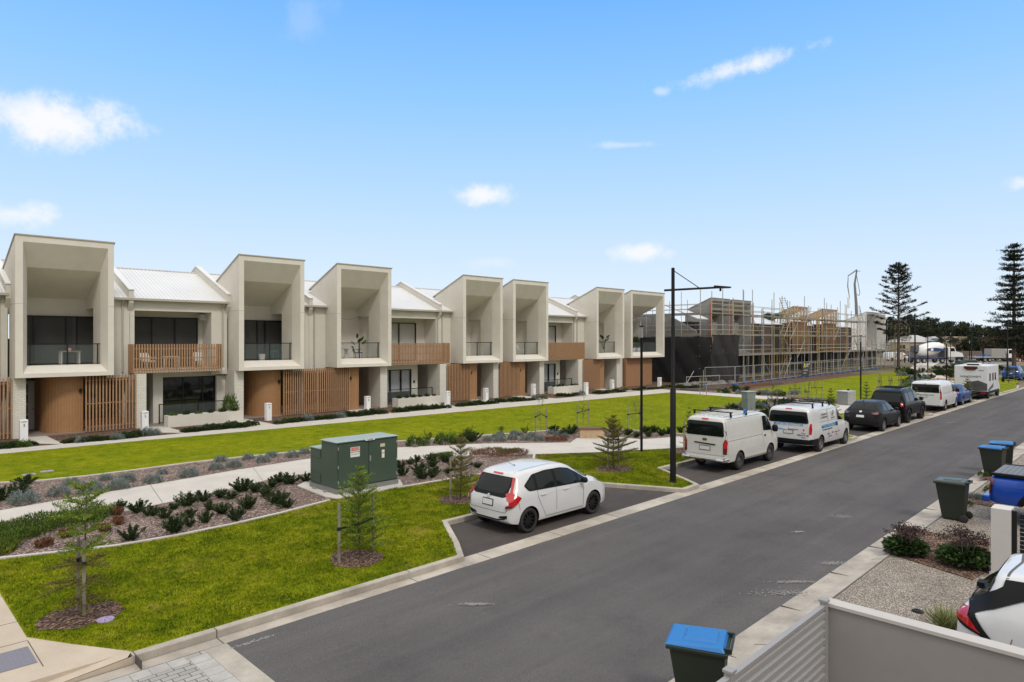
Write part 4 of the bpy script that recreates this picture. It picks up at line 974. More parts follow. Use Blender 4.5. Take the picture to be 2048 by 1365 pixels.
# ------------------------------------------------------------ small white hatchback
P_white = paint('paint_white_pearl', (.70,.705,.71), .28, dirt=.05)
c = vehicle('hatchback', 'white five-door hatchback with black wheels parked alone in the nearest bay', 'car', 11.22, 12.02)
c.loft(3.99, .8475, [(0,.66),(.03,.86),(.10,1.00),(.28,1.26),(.44,1.435),(.60,1.475),(1.0,1.505),(1.6,1.525),(2.1,1.49),(2.5,1.37),(2.95,1.15),(3.22,1.02),(3.5,.94),(3.75,.84),(3.9,.72),(3.99,.58)],
       [(0,.80),(.5,1.0),(1.4,.97),(2.6,.93),(3.2,.90),(3.99,.62)], [(0,.34),(.15,.26),(.6,.22),(3.4,.21),(3.85,.2),(3.99,.28)],
       [(0,.62),(.05,.72),(.15,.79),(.4,.835),(.9,.8475),(3.0,.8475),(3.5,.82),(3.8,.72),(3.93,.60),(3.99,.48)], [(0,.64),(.4,.635),(1.2,.65),(2.0,.64),(2.6,.60),(3.2,.62),(3.99,.45)],
       m=P_white, wheels=[(.63,0),(3.16,0)], wr=.305, archr=.345)
c.wheels([.63,3.16], .305, .185, M_rimd, spokes=10, sp_w=.028, rr=.70)
c.rear('rear_window_surround', roundp([(-.60,1.345),(.60,1.345),(.67,.99),(.52,.895),(-.52,.895),(-.67,.99)], .05), M_plast, off=.004)
c.rear('rear_window', roundp([(-.53,1.325),(.53,1.325),(.55,1.06),(.45,.975),(-.45,.975),(-.55,1.06)], [.05,.05,.1,.1,.1,.1]), M_cglass, off=.008)
c.rear('brake_light', roundp([(-.17,1.375),(.17,1.375),(.17,1.405),(-.17,1.405)], .01), M_red, off=.012)
for sg in (1, -1):
    pl = [(.64*sg,1.34),(.70*sg,1.34),(.69*sg,1.06),(.69*sg,.94),(.60*sg,.94),(.625*sg,1.06)]
    c.decal('tail_light', pl if sg > 0 else pl[::-1], (1,.6*sg,0), M_red, off=.016, grid=.022)
A = .7071
c.rcorner('tail_light', [(.455,.985),(.57,1.03),(.71,.975),(.83,.90),(.74,.79),(.62,.70),(.445,.665),(.49,.80)], M_red, off=.024, grid=.022)
c.rcorner('lamp_lens', [(.475,.80),(.515,.83),(.525,.76),(.475,.735)], M_clear, off=.034, grid=.022)
c.rcorner('lamp_lens', [(.45,.71),(.60,.735),(.60,.70),(.445,.665)], M_dred, off=.034, grid=.022)
c.plate(0.0, .74, .34, .13)
c.rear('badge', roundp([(-.05,.85),(.05,.85),(.035,.93),(-.035,.93)], .01), M_chrome, off=.012)
c.rear('panel_gap', [(-.60,.56),(.60,.56),(.64,.60),(.655,.70),(.665,.70),(.65,.59),(.61,.55),(-.61,.55),(-.65,.59),(-.665,.70),(-.655,.70),(-.64,.60)], M_seam, off=.003)
c.rear('bumper_vent', [(.38,.40),(.66,.42),(.66,.50),(.44,.455)], M_plast, off=.006); c.rear('bumper_vent', [(-.66,.42),(-.38,.40),(-.44,.455),(-.66,.50)], M_plast, off=.006)
c.rear('bumper_trim', [(-.62,.40),(-.40,.345),(.40,.345),(.62,.40),(.60,.425),(.38,.375),(-.38,.375),(-.60,.425)], M_plast, off=.006)
c.both('window_surround', roundp([(.50,1.15),(.62,1.01),(1.3,.985),(2.45,.945),(2.98,.93),(2.97,.98),(2.62,1.19),(2.3,1.34),(1.95,1.405),(1.35,1.42),(.86,1.375)], .05), M_plast, off=.004)
c.both('side_window', [roundp([(.56,1.15),(.66,1.045),(.84,1.035),(.86,1.32)], .03), roundp([(.94,1.03),(1.58,1.01),(1.55,1.385),(1.35,1.385),(.95,1.35)], .05), roundp([(1.70,1.005),(2.48,.98),(2.47,1.20),(2.27,1.315),(1.95,1.375),(1.66,1.385)], .05), roundp([(2.56,.98),(2.88,.97),(2.62,1.13),(2.56,1.15)], .02)], M_cglass, off=.008)
c.front('windscreen', roundp([(-.66,1.0),(.66,1.0),(.56,1.38),(-.56,1.38)], .06), M_cglass, off=.006)
c.front('head_light', [roundp([(-.72,.70),(-.44,.66),(-.46,.78),(-.70,.86)], .02), roundp([(.44,.66),(.72,.70),(.70,.86),(.46,.78)], .02)], M_clear, off=.006)
c.front('grille', roundp([(-.42,.60),(.42,.60),(.42,.72),(-.42,.72)], .02), M_plast, off=.006)
c.seams([[(1.62,.98),(1.62,.40)],[(.92,1.0),(.93,.83),(1.10,.52),(1.22,.32)],[(2.62,.95),(2.70,.75),(2.70,.33)],[(1.22,.31),(2.70,.31)],[(.30,.62),(.26,.80)]], .011)
c.both('crease_shade_strip', [(1.0,.845),(1.6,.862),(2.5,.845),(2.72,.79),(2.72,.80),(2.5,.862),(1.6,.877),(1.0,.86)], mat('crease_shade', (.60,.60,.61), .4, coat=1.0), off=.003)  # flat grey strip paints the shade line of the door crease
c.both('door_handle', [roundp([(1.02,.865),(1.22,.87),(1.22,.90),(1.02,.895)], .012), roundp([(1.88,.87),(2.09,.875),(2.09,.905),(1.88,.90)], .012)], mat('paint_handle', (.78,.78,.79), .2, coat=1.0), off=.03)
c.mirror(2.62, 1.02, M_plast, (.14,.20,.15), .84)
q = MB(); q.tube((.92,0,1.50), (.60,0,1.68), .006, .003, 5); q.tube((.92,0,1.495),(.95,0,1.51),.02,n=6); q.build('aerial', M_plast, c.root)
q = MB(); q.tube((.115,-.02,.985), (.20,.30,1.09), .012, n=6); q.build('rear_wiper', M_plast, c.root)
c.decal('roof_seam', [[(.46,-.47),(2.1,-.50),(2.1,-.488),(.46,-.458)],[(.46,.458),(2.1,.488),(2.1,.50),(.46,.47)]], (0,0,-1), M_seam, off=.003, grid=.2)
# ------------------------------------------------------------ old white van
P_cream = paint('paint_white_old', (.66,.655,.62), .4, dirt=.08)
def van(label, x, y, L=4.7, W=.85, Hh=1.98, p=None, rw=1.05, wb=2.57, long_nose=False, r=.33, rim=None, name='van', ):
    c = vehicle(name, label, 'van', x, y)
    if not long_nose:
        top = [(0,Hh-.30),(.03,Hh-.10),(.12,Hh-.03),(.5,Hh),(2.8,Hh),(3.4,Hh-.07),(3.75,Hh-.25),(4.15,1.38),(4.45,1.06),(4.6,.85),(4.7,.55)]
        wid = [(0,W-.06),(.04,W-.02),(.15,W),(3.6,W),(4.3,W-.05),(4.55,W-.15),(4.7,W-.30)]
    else:
        top = [(0,Hh-.34),(.05,Hh-.10),(.16,Hh-.03),(.5,Hh),(2.6,Hh-.01),(3.1,Hh-.10),(3.6,Hh-.42),(4.1,1.20),(4.5,1.06),(4.85,.90),(5.05,.72),(5.12,.5)]
        wid = [(0,W-.10),(.06,W-.04),(.2,W),(4.0,W),(4.7,W-.08),(4.95,W-.2),(5.12,W-.4)]
    sc = L/(4.7 if not long_nose else 5.12)
    top = [(a*sc, b) for a, b in top]; wid = [(a*sc, b) for a, b in wid]
    c.loft(L, W, top, [(0,1.16),(L*.7,1.12),(L,.8)], [(0,.42),(.2,.34),(L*.8,.30),(L,.36)], wid, [(0,W-.14),(.3,W-.11),(L*.7,W-.12),(L,W-.3)], m=p, crown=.13, wheels=[(rw,0),(rw+wb,0)], wr=r, archr=r+.055)
    c.wheels([rw, rw+wb], r, .2, rim or M_steel, style='steel' if rim is None else 'spoke', spokes=6, rr=.6, sp_w=.05)
    return c
c = van('old white delivery van with roof bars and dented chrome rear step, second bay', 21.95, 12.03, p=P_cream)
c.rear('rear_window', roundp([(-.70,1.80),(.70,1.80),(.76,1.28),(-.76,1.28)], .09), M_cglass, off=.006)
c.rear('brake_light', roundp([(-.13,1.86),(.13,1.86),(.13,1.90),(-.13,1.90)], .01), M_red, off=.01)
c.rear('handle_strip', roundp([(-.42,.99),(.42,.96),(.42,1.005),(-.42,1.035)], .01), M_plast, off=.012)
c.rear('badge', roundp([(-.09,1.10),(.09,1.10),(.09,1.19),(-.09,1.19)], .04), M_chrome, off=.008)
c.plate(0, .84, .40, .13)
c.rcorner('tail_light', roundp([(.50,.66),(.615,.66),(.645,1.10),(.60,1.20),(.545,1.18),(.50,1.05)], .02), M_dred, off=.01, grid=.05)
c.rcorner('lamp_lens', roundp([(.51,.88),(.625,.88),(.635,1.09),(.60,1.17),(.55,1.15),(.51,1.04)], .02), M_red, off=.014, grid=.05)
c.rear('panel_gap', [(-.78,.60),(.78,.60),(.80,1.9),(.79,1.9),(.77,.61),(-.77,.61),(-.79,1.9),(-.80,1.9)], M_seam, off=.003)
c.seams([[(2.88,1.86),(2.90,1.0),(3.02,.62)],[(.15,1.12),(2.9,1.12)],[(.1,1.88),(2.9,1.88)],[(.10,.60),(.12,1.8)]], .012)
c.both('side_panel_press', [[(.28,1.24),(2.55,1.27),(2.72,1.40),(2.72,1.80),(2.70,1.80),(2.70,1.41),(2.54,1.285),(.28,1.255)],[(.28,1.82),(2.6,1.82),(2.6,1.832),(.28,1.832)],[(.28,1.24),(.292,1.24),(.292,1.82),(.28,1.82)],[(1.6,.68),(2.9,.72),(2.9,.732),(1.6,.692)]], mat('press_shade', (.50,.50,.475), .5), off=.003)  # edges of the pressings painted as flat strips in a shade tone
c.both('side_window', roundp([(3.0,1.25),(3.86,1.20),(3.80,1.35),(3.52,1.70),(3.40,1.78),(3.02,1.80)], .06), M_cglass, off=.006)
c.front('windscreen', roundp([(-.72,1.10),(.72,1.10),(.62,1.72),(-.62,1.72)], .06), M_cglass, off=.006)
c.front('head_light', [roundp([(-.80,.62),(-.5,.62),(-.5,.85),(-.78,.9)], .03), roundp([(.5,.62),(.80,.62),(.78,.9),(.5,.85)], .03)], M_clear, off=.006)
c.both('door_handle', roundp([(3.02,1.03),(3.18,1.03),(3.18,1.09),(3.02,1.09)], .02), M_plast, off=.012)
c.both('sill_dirt', [(1.45,.33),(3.2,.33),(3.2,.40),(1.45,.40)], mat('sill_grey', (.30,.29,.26), .8), off=.003)
c.mirror(3.78, 1.28, M_plast, (.16,.24,.28), .84)
q = MB(); q.box(-.16,.02,-.80,.80,.42,.50); 
for sg in (-1, 1): q.box(-.17,.03,sg*.80-.06 if sg > 0 else -.84,.84 if sg > 0 else sg*.80+.06,.40,.56)
for sg in (-1, 1): q.tube((-.15,sg*.52,.46),(-.15,sg*.82,.46),.06,n=10); q.tube((-.15,sg*.82,.46),(.1,sg*.86,.48),.06,n=10)
q.build('rear_step', M_chrome, c.root, bevel=.02)
q = MB(); q.box(-.28,-.12,-.06,.06,.36,.42); q.lathe([(.0,.0),(.028,.01),(.03,.04),(.01,.06),(0,.06)], 10, (-.25,0,.42)); q.build('tow_bar', M_black, c.root)
def roofbars(c, xs, Hh, W, r=.02):
    for x in xs:
        q = MB(); q.tube((x,-W+.06,Hh+.13), (x,W-.06,Hh+.13), r, n=8)
        for sg in (-1, 1): q.prism([(x-.04,sg*(W-.14),Hh-.05),(x+.04,sg*(W-.14),Hh-.05),(x+.03,sg*(W-.17),Hh+.14),(x-.03,sg*(W-.17),Hh+.14)], (0,sg*.05,0))
        q.build('roof_bar', M_plast, c.root)
roofbars(c, [.55, 1.75], 1.98, .85)
q = MB(); q.box(1.68,1.80,-.74,-.64,1.97,2.14); q.build('blue_strap', mat('strap_blue', (.02,.16,.55), .6), c.root, bevel=.02)
q = MB()
for k in range(7): q.box(.25,3.1,-.6+k*.2-.012,-.6+k*.2+.012,1.972,1.989)
q.build('roof_ribs', P_cream, c.root)
# ------------------------------------------------------------ white sign-written van
P_w2 = paint('paint_white_van', (.70,.70,.70), .32, dirt=.05)
c = van('white van covered in blue and red sign-writing, parked in front of the old van', 28.0, 11.5, L=5.1, W=.95, Hh=1.93, p=P_w2, rw=1.1, wb=3.0, long_nose=True, r=.34, rim=M_rims, name='van')
c.rear('rear_window', roundp([(-.76,1.74),(.76,1.74),(.84,1.26),(-.84,1.26)], .09), M_cglass, off=.006)
c.rear('brake_light', roundp([(-.13,1.82),(.13,1.82),(.13,1.86),(-.13,1.86)], .01), M_red, off=.01)
c.rear('bumper', roundp([(-.9,.40),(.9,.40),(.9,.60),(-.9,.60)], .02), M_plast, off=.015)
c.right('bumper_side', [(0.02,.40),(.70,.36),(.74,.62),(.02,.62)], M_plast, off=.008)
c.plate(0, .88, .37, .12)
c.rcorner('tail_light', roundp([(.60,.82),(.705,.82),(.74,1.0),(.735,1.26),(.66,1.28),(.60,1.10)], .03), M_red, off=.01, grid=.05)
c.both('side_window', roundp([(3.05,1.20),(3.98,1.16),(3.86,1.30),(3.45,1.62),(3.2,1.70),(3.08,1.70)], .06), M_cglass, off=.006)
c.front('windscreen', roundp([(-.78,1.15),(.78,1.15),(.66,1.66),(-.66,1.66)], .06), M_cglass, off=.006)
c.front('head_light', [roundp([(-.80,.72),(-.45,.70),(-.5,.85),(-.78,1.0)], .03), roundp([(.45,.70),(.80,.72),(.78,1.0),(.5,.85)], .03)], M_clear, off=.006)
c.both('side_panel_press', [[(.95,1.25),(1.85,1.25),(1.88,1.28),(1.88,1.72),(1.87,1.72),(1.865,1.285),(1.84,1.262),(.95,1.262)],[(1.98,1.25),(2.88,1.25),(2.88,1.262),(1.98,1.262)],[(1.98,1.26),(1.99,1.26),(1.99,1.74),(1.98,1.74)],[(.95,1.74),(2.88,1.74),(2.88,1.75),(.95,1.75)]], M_seam, off=.003)
c.seams([[(2.98,1.75),(3.0,.9),(3.05,.36)],[(1.92,1.76),(1.92,.36)],[(4.02,1.15),(4.0,.6)]], .012)
c.mirror(3.95, 1.22, M_plast, (.16,.24,.26), .93)
roofbars(c, [.5, 1.6, 2.35], 1.93, .93)
c.both('door_handle', roundp([(2.72,.98),(2.98,.98),(2.98,1.14),(2.72,1.14)], .02), M_plast, off=.012)
M_blue = mat('lettering_blue', (.02,.30,.62), .5); M_ink = mat('lettering_dark', (.03,.03,.05), .5); M_rink = mat('lettering_red', (.6,.03,.04), .5)
def sidetext(c, txt, size, m, x, z, y, rear=False, **k):
    if rear: return writing(txt, size, m, (y, -x, z), (R(90), 0, R(-90)), c.root, name='sign_writing', **k)
    return writing(txt, size, m, (x, y, z), (R(90), 0, 0), c.root, name='sign_writing', **k)
sidetext(c, 'MARTIN DOCTOR', .20, M_blue, 1.95, 1.055, -.962, ext=.003, bold=True)
sidetext(c, 'Your complete service specialist', .085, M_ink, 1.75, .92, -.962, ext=.003)
for i, (tx, xx, zz, mm) in enumerate((('SERVICE', 1.9, .70, M_blue), ('AIRE', 2.35, .72, M_ink), ('ACTRON', 2.75, .70, M_rink), ('FUJI', 3.12, .72, M_blue), ('panasonic', 2.1, .60, M_rink), ('daily', 2.8, .60, M_rink))): sidetext(c, tx, .085, mm, xx, zz, -.962, ext=.003)
sidetext(c, 'N. JOHNSON', .10, M_ink, 1.42, 1.56, -.925, ext=.003); sidetext(c, '& Co MAINTENANCE', .075, M_ink, 1.42, 1.44, -.935, ext=.003)
sidetext(c, 'Plumbing & Roofing', .055, M_ink, 2.45, 1.36, -.94, ext=.003)
q = MB(); q.lathe([(.05,-.003),(.085,0),(.09,.0),(.05,.004)], 16, (2.45,-.93,1.58), axis='y'); q.box(2.43,2.47,-.935,-.928,1.42,1.5); q.build('logo', M_ink, c.root)
sidetext(c, 'MARTIN DOCTOR', .15, M_blue, 0, 1.19, -.002+.0, rear=True, ext=.003, bold=True)
sidetext(c, 'Plumbers', .11, M_blue, -.42, .98, -.004, rear=True, ext=.003, bold=True); sidetext(c, 'Renovators', .09, M_ink, .20, 1.0, -.004, rear=True, ext=.003); sidetext(c, 'Phone', .07, M_ink, .62, .86, -.004, rear=True, ext=.003); sidetext(c, '0400 617 120', .085, M_ink, .60, .77, -.004, rear=True, ext=.003, bold=True); sidetext(c, 'SERVICE', .05, M_ink, .62, .68, -.004, rear=True, ext=.003)
q = MB(); q.box(-.006,-.002,-.66,-.60,.96,1.03); q.build('logo', M_rink, c.root)
# ------------------------------------------------------------ charcoal crossover
P_grey = paint('paint_charcoal', (.024,.025,.028), .28, metal=.4)
c = vehicle('crossover', 'charcoal grey crossover with white plate, between the sign-written van and the black four-wheel drive', 'car', 37.0, 11.5)
c.loft(4.4, .8975, [(0,.70),(.03,.94),(.12,1.06),(.34,1.26),(.60,1.44),(.80,1.50),(1.6,1.54),(2.2,1.52),(2.7,1.36),(3.15,1.12),(3.35,1.05),(3.9,.95),(4.2,.82),(4.35,.65),(4.4,.5)],
       [(0,.92),(.6,1.02),(1.4,.98),(2.8,.94),(3.5,.90),(4.4,.66)], [(0,.38),(.2,.28),(3.9,.24),(4.4,.32)], [(0,.66),(.06,.76),(.2,.85),(.6,.8975),(3.4,.8975),(3.9,.85),(4.25,.70),(4.4,.5)],
       [(0,.58),(.6,.56),(1.2,.62),(2.0,.62),(2.8,.60),(4.4,.5)], m=P_grey, wheels=[(.9,0),(3.55,0)], wr=.34, archr=.38)
c.wheels([.9,3.55], .34, .2, M_rims, spokes=10, sp_w=.025, rr=.68)
c.rear('rear_window', roundp([(-.54,1.40),(.54,1.40),(.62,1.13),(-.62,1.13)], .04), M_cglass, off=.006)
c.plate(0, .80, .37, .12); M_plw = mat('plate_white', (.75,.77,.78), .5); c.rear('number_plate', roundp([(-.185,.74),(.185,.74),(.185,.86),(-.185,.86)], .01), M_plw, off=.015)
c.rcorner('tail_light', roundp([(.40,.985),(.62,1.0),(.72,1.06),(.70,.94),(.62,.92),(.42,.93)], .02), M_dred, off=.008, grid=.05)
c.rear('reflector', [roundp([(-.72,.58),(-.42,.58),(-.42,.61),(-.72,.61)], .01), roundp([(.42,.58),(.72,.58),(.72,.61),(.42,.61)], .01)], M_dred, off=.008)
c.rear('badge', roundp([(-.06,.99),(.06,.99),(.06,1.07),(-.06,1.07)], .03), M_chrome, off=.01)
c.rear('bumper', [(-.80,.40),(.80,.40),(.80,.56),(-.80,.56)], M_plast, off=.008)
c.both('side_window', [roundp([(.86,1.10),(1.0,1.07),(1.62,1.045),(1.60,1.38),(1.2,1.36)], .05), roundp([(1.72,1.04),(2.95,1.0),(2.75,1.13),(2.4,1.33),(2.0,1.40),(1.70,1.41)], .05)], M_cglass, off=.006)
c.front('windscreen', roundp([(-.68,1.08),(.68,1.08),(.56,1.42),(-.56,1.42)], .06), M_cglass, off=.006)
c.arch_trim([.9,3.55], .34, .375, .45, M_plast); c.both('sill_cladding', [(1.28,.25),(3.18,.25),(3.16,.40),(1.30,.40)], M_plast, off=.008)
c.seams([[(1.66,1.0),(1.66,.42)],[(2.82,.98),(2.85,.42)]], .012, mat('gap_black', (.01,.01,.01), .9)); c.mirror(2.72, 1.06, P_grey, (.14,.20,.14), .88)
q = MB(); q.prism([(.45,-.004,1.47),(.62,-.004,1.50),(.50,-.004,1.60)], (0,.008,0)); q.build('aerial', P_grey, c.root)
# ------------------------------------------------------------ black four-wheel drive
P_blk = paint('paint_black', (.006,.006,.007), .22)
c = vehicle('four_wheel_drive', 'boxy black four-wheel drive with roof rack, tallest of the dark cars', 'car', 41.75, 11.65)
c.loft(4.95, .97, [(0,1.0),(.04,1.15),(.12,1.35),(.30,1.72),(.45,1.83),(.9,1.88),(2.4,1.88),(2.9,1.80),(3.35,1.45),(3.6,1.24),(4.3,1.16),(4.75,1.05),(4.9,.85),(4.95,.6)],
       [(0,1.12),(1.0,1.14),(3.4,1.12),(4.95,.9)], [(0,.5),(.2,.42),(4.5,.40),(4.95,.5)], [(0,.84),(.08,.90),(.3,.95),(.8,.97),(4.3,.97),(4.7,.92),(4.95,.78)], [(0,.72),(.5,.72),(2.5,.74),(3.6,.76),(4.95,.7)],
       m=P_blk, wheels=[(1.05,0),(3.9,0)], wr=.40, archr=.46, crown=.08)
c.wheels([1.05,3.9], .40, .26, M_rimd, spokes=6, sp_w=.05, rr=.58)
c.rear('rear_window', roundp([(-.66,1.70),(.66,1.70),(.74,1.22),(-.74,1.22)], .05), M_cglass, off=.006); c.plate(.1, .98, .37, .12); c.rear('number_plate', roundp([(-.085,.92),(.285,.92),(.285,1.04),(-.085,1.04)], .01), M_plw, off=.015)
c.rcorner('tail_light', roundp([(.555,.98),(.68,.98),(.70,1.18),(.56,1.18)], .02), M_red, off=.008, grid=.05)
c.both('side_window', [roundp([(.55,1.22),(.72,1.22),(1.25,1.22),(1.25,1.68),(.72,1.68)], .05), roundp([(1.36,1.22),(2.2,1.22),(2.2,1.70),(1.36,1.70)], .04), roundp([(2.32,1.22),(3.35,1.20),(3.0,1.60),(2.8,1.70),(2.32,1.70)], .05)], M_cglass, off=.006)
c.front('windscreen', roundp([(-.78,1.28),(.78,1.28),(.70,1.72),(-.70,1.72)], .06), M_cglass, off=.006)
c.arch_trim([1.05,3.9], .40, .455, .56, M_plast); c.mirror(3.1, 1.28, M_plast, (.16,.22,.2), .96)
for sg in (-1, 1):
    q = MB(); q.tube((.6,sg*.66,1.955),(2.5,sg*.66,1.955),.022,n=8); [q.box(x-.04,x+.04,sg*.66-.02,sg*.66+.02,1.84,1.95) for x in (.6,1.5,2.5)]; q.build('roof_rail', M_rims, c.root)
q = MB(); [q.box(x,x+.05,-.66,.66,1.965,1.99) for x in (.7,1.1,1.5,1.9,2.3)]; q.build('roof_rack', M_plast, c.root)
# ------------------------------------------------------------ newer white van, farther on
P_w3 = paint('paint_white_clean', (.74,.745,.75), .3)
c = van('clean newer white van with dark rear glass, parked beyond the black four-wheel drive', 50.75, 11.75, L=5.2, W=.95, Hh=1.98, p=P_w3, rw=1.15, wb=3.0, long_nose=True, r=.35, rim=M_rims)
c.rear('rear_window', roundp([(-.82,1.78),(.82,1.78),(.88,1.24),(-.88,1.24)], .06), M_cglass, off=.006); c.plate(-.1, .98, .37, .12)
c.rear('handle_strip', roundp([(-.55,1.07),(.5,1.07),(.5,1.105),(-.55,1.105)], .01), M_chrome, off=.012); c.rear('panel_gap', [(-.03,1.2),(.0,1.2),(.0,1.85),(-.03,1.85)], M_plast, off=.009)
c.rcorner('tail_light', roundp([(.60,.80),(.70,.80),(.73,1.30),(.66,1.36),(.60,1.20)], .02), M_red, off=.01, grid=.05)
c.both('side_window', roundp([(3.12,1.20),(4.02,1.16),(3.90,1.32),(3.45,1.66),(3.2,1.72),(3.12,1.72)], .06), M_cglass, off=.006); c.seams([[(3.02,1.75),(3.05,.36)],[(1.92,1.76),(1.92,.36)],[(.3,1.2),(3.0,1.2)]], .014)
c.mirror(3.98, 1.24, M_plast, (.16,.24,.26), .93); c.front('windscreen', roundp([(-.78,1.15),(.78,1.15),(.66,1.68),(-.66,1.68)], .06), M_cglass, off=.006)
# ------------------------------------------------------------ blue sedan
P_blue = paint('paint_blue', (.02,.06,.24), .3, metal=.3)
def sedan(label, x, y, rz, p, name='sedan', z=ZR, suv=False):
    c = vehicle(name, label, 'car', x, y, z, rz)
    if suv: top = [(0,.85),(.05,1.05),(.3,1.40),(.6,1.60),(1.2,1.68),(2.4,1.66),(2.9,1.45),(3.3,1.15),(4.1,1.02),(4.45,.85),(4.55,.6)]
    else: top = [(0,.78),(.04,.98),(.25,1.07),(.65,1.10),(1.2,1.36),(1.6,1.44),(2.3,1.45),(2.8,1.30),(3.35,1.03),(4.1,.92),(4.4,.78),(4.55,.5)]
    c.loft(4.55, .9, top, [(0,.90),(1.0,.98),(3.3,.94),(4.55,.6)], [(0,.38),(.2,.26),(4.2,.22),(4.55,.3)], [(0,.72),(.1,.82),(.4,.89),(3.8,.89),(4.3,.78),(4.55,.55)], [(0,.62),(1.4,.60),(2.3,.60),(4.55,.5)], m=p, wheels=[(.95,0),(3.65,0)], wr=.33, archr=.375)
    c.wheels([.95,3.65], .33, .21, M_rims, spokes=10, sp_w=.03)
    if suv:
        c.rear('rear_window', roundp([(-.58,1.52),(.58,1.52),(.66,1.15),(-.66,1.15)], .05), M_cglass, off=.006)
        c.both('side_window', [roundp([(.55,1.12),(1.6,1.08),(1.58,1.50),(.95,1.48)], .05), roundp([(1.7,1.08),(3.0,1.04),(2.6,1.38),(2.3,1.50),(1.7,1.52)], .05)], M_cglass, off=.006)
        c.rcorner('tail_light', roundp([(.45,.96),(.72,1.0),(.72,1.10),(.47,1.08)], .02), M_red, off=.008, grid=.06); c.plate(0, .82)
    else:
        c.decal('rear_window', roundp([(.72,-.55),(1.25,-.50),(1.25,.50),(.72,.55)], .05), (0,0,-1), M_cglass, off=.006)
        c.both('side_window', [roundp([(1.0,1.04),(1.75,1.02),(1.74,1.33),(1.35,1.28)], .05), roundp([(1.85,1.02),(3.1,.99),(2.7,1.22),(2.3,1.34),(1.84,1.35)], .05)], M_cglass, off=.006)
        c.rcorner('tail_light', roundp([(.40,.86),(.70,.88),(.72,.98),(.42,.98)], .02), M_amber if False else M_red, off=.008, grid=.06); c.plate(0, .72)
    c.front('windscreen', roundp([(-.66,1.05),(.66,1.05),(.56,1.36),(-.56,1.36)], .06), M_cglass, off=.006)
    c.mirror(2.9, 1.05, p, (.14,.2,.14), .88)
    return c
sedan('dark blue sedan half hidden behind the clean newer white van', 56.3, 11.75, 0, P_blue)
sedan('blue crossover parked beyond the lawn at the right edge, past the motorhome', 96.2, 13.6, 0, paint('paint_blue_mid', (.03,.10,.30), .3, metal=.3), 'crossover', -.1, True)
# ------------------------------------------------------------ motorhome
c = vehicle('motorhome', 'tall white motorhome with grey graphic and air conditioner on the roof', 'motorhome', 63.8, 11.6)
P_mh = mat('motorhome_white', (.66,.67,.68), .35, var=.02)
m = MB(); m.box(0, 4.6, -1.12, 1.12, .62, 2.68); bd = m.build('body', P_mh, c.root, bevel=.05)
m = MB(); m.prism([(4.6,-1.0,.45),(6.0,-1.0,.45),(6.05,-1.0,.9),(5.6,-1.0,1.15),(5.2,-1.0,1.9),(4.6,-1.0,2.0)], (0,2.0,0)); m.build('cab', P_mh, c.root, bevel=.05)
m = MB(); m.box(4.75,5.25,-1.004,-1.0,1.2,1.75); m.box(4.75,5.25,1.0,1.004,1.2,1.75); m.build('cab_window', M_cglass, c.root)
m = MB(); m.box(.05,4.6,-1.05,1.05,.42,.62); m.box(-.05,.05,-1.1,1.1,.40,.62); m.build('chassis', M_plast, c.root)
m = MB(); m.box(-.05,-.02,-.45,.45,2.45,2.62); m.prism([(-.02,-.5,2.5),(-.02,.5,2.5),(-.02,.25,2.3),(-.02,-.25,2.3)], (-.03,0,0)); m.build('rear_light_bar', M_dred, c.root)
m = MB(); m.box(.35,1.2,-.55,.35,2.68,2.86); m.build('air_conditioner', mat('ac_white', (.7,.7,.7), .5), c.root, bevel=.04); m = MB(); m.box(.33,.352,-.5,.3,2.70,2.80); m.build('vent_grille', M_black, c.root)
m = MB(); m.box(1.6,2.3,.2,.8,2.68,2.76); m.build('roof_hatch', mat('ac_white', (.7,.7,.7), .5), c.root, bevel=.02)
for sg in (-1, 1):
    m = MB(); m.box(-.07,-.05,sg*.85-.18,sg*.85+.18,.46,.56); m.build('tail_light', M_red, c.root)
m = MB()
for x in (.7,1.9,2.9): m.box(x, x+.55, -1.127, -1.121, 1.45, 2.05)
m.build('side_window', M_cglass, c.root)
M_gr = mat('graphic_grey', (.08,.08,.085), .5, var=.4, vscale=1.2)
m = MB(); pts = [(-.8,.75),(-.2,1.35),(.5,1.5),(1.1,1.25),(1.1,.7),(.4,.66)]
m.prism([(-.003, -p_[0] if False else p_[0]*-1, p_[1]) for p_ in pts], (-.004,0,0)); m.build('rear_graphic', M_gr, c.root)
m = MB(); m.prism([(0,-1.121,.75),(2.5,-1.121,1.25),(2.3,-1.121,.9),(0.6,-1.121,.66)], (0,-.004,0)); m.build('side_graphic', M_gr, c.root)
writing('WINDSWEPT', .24, M_ink, (-.006, -.0, 1.78), (R(90),0,R(-90)), c.root, 'sign_writing'); writing('Jayco', .16, M_ink, (-.006, -.72, 2.32), (R(90),0,R(-90)), c.root, 'sign_writing')
c.W = 1.05; c.wheels([1.2, 5.2], .34, .22, M_steel, style='steel')
for sg in (-1, 1):
    m = MB(); m.tube((5.0,sg*1.0,1.35),(4.95,sg*1.3,1.38),.02,n=6); m.box(4.86,4.98,sg*1.38-.1,sg*1.38+.1,1.2,1.55); m.build('wing_mirror', M_plast, c.root)
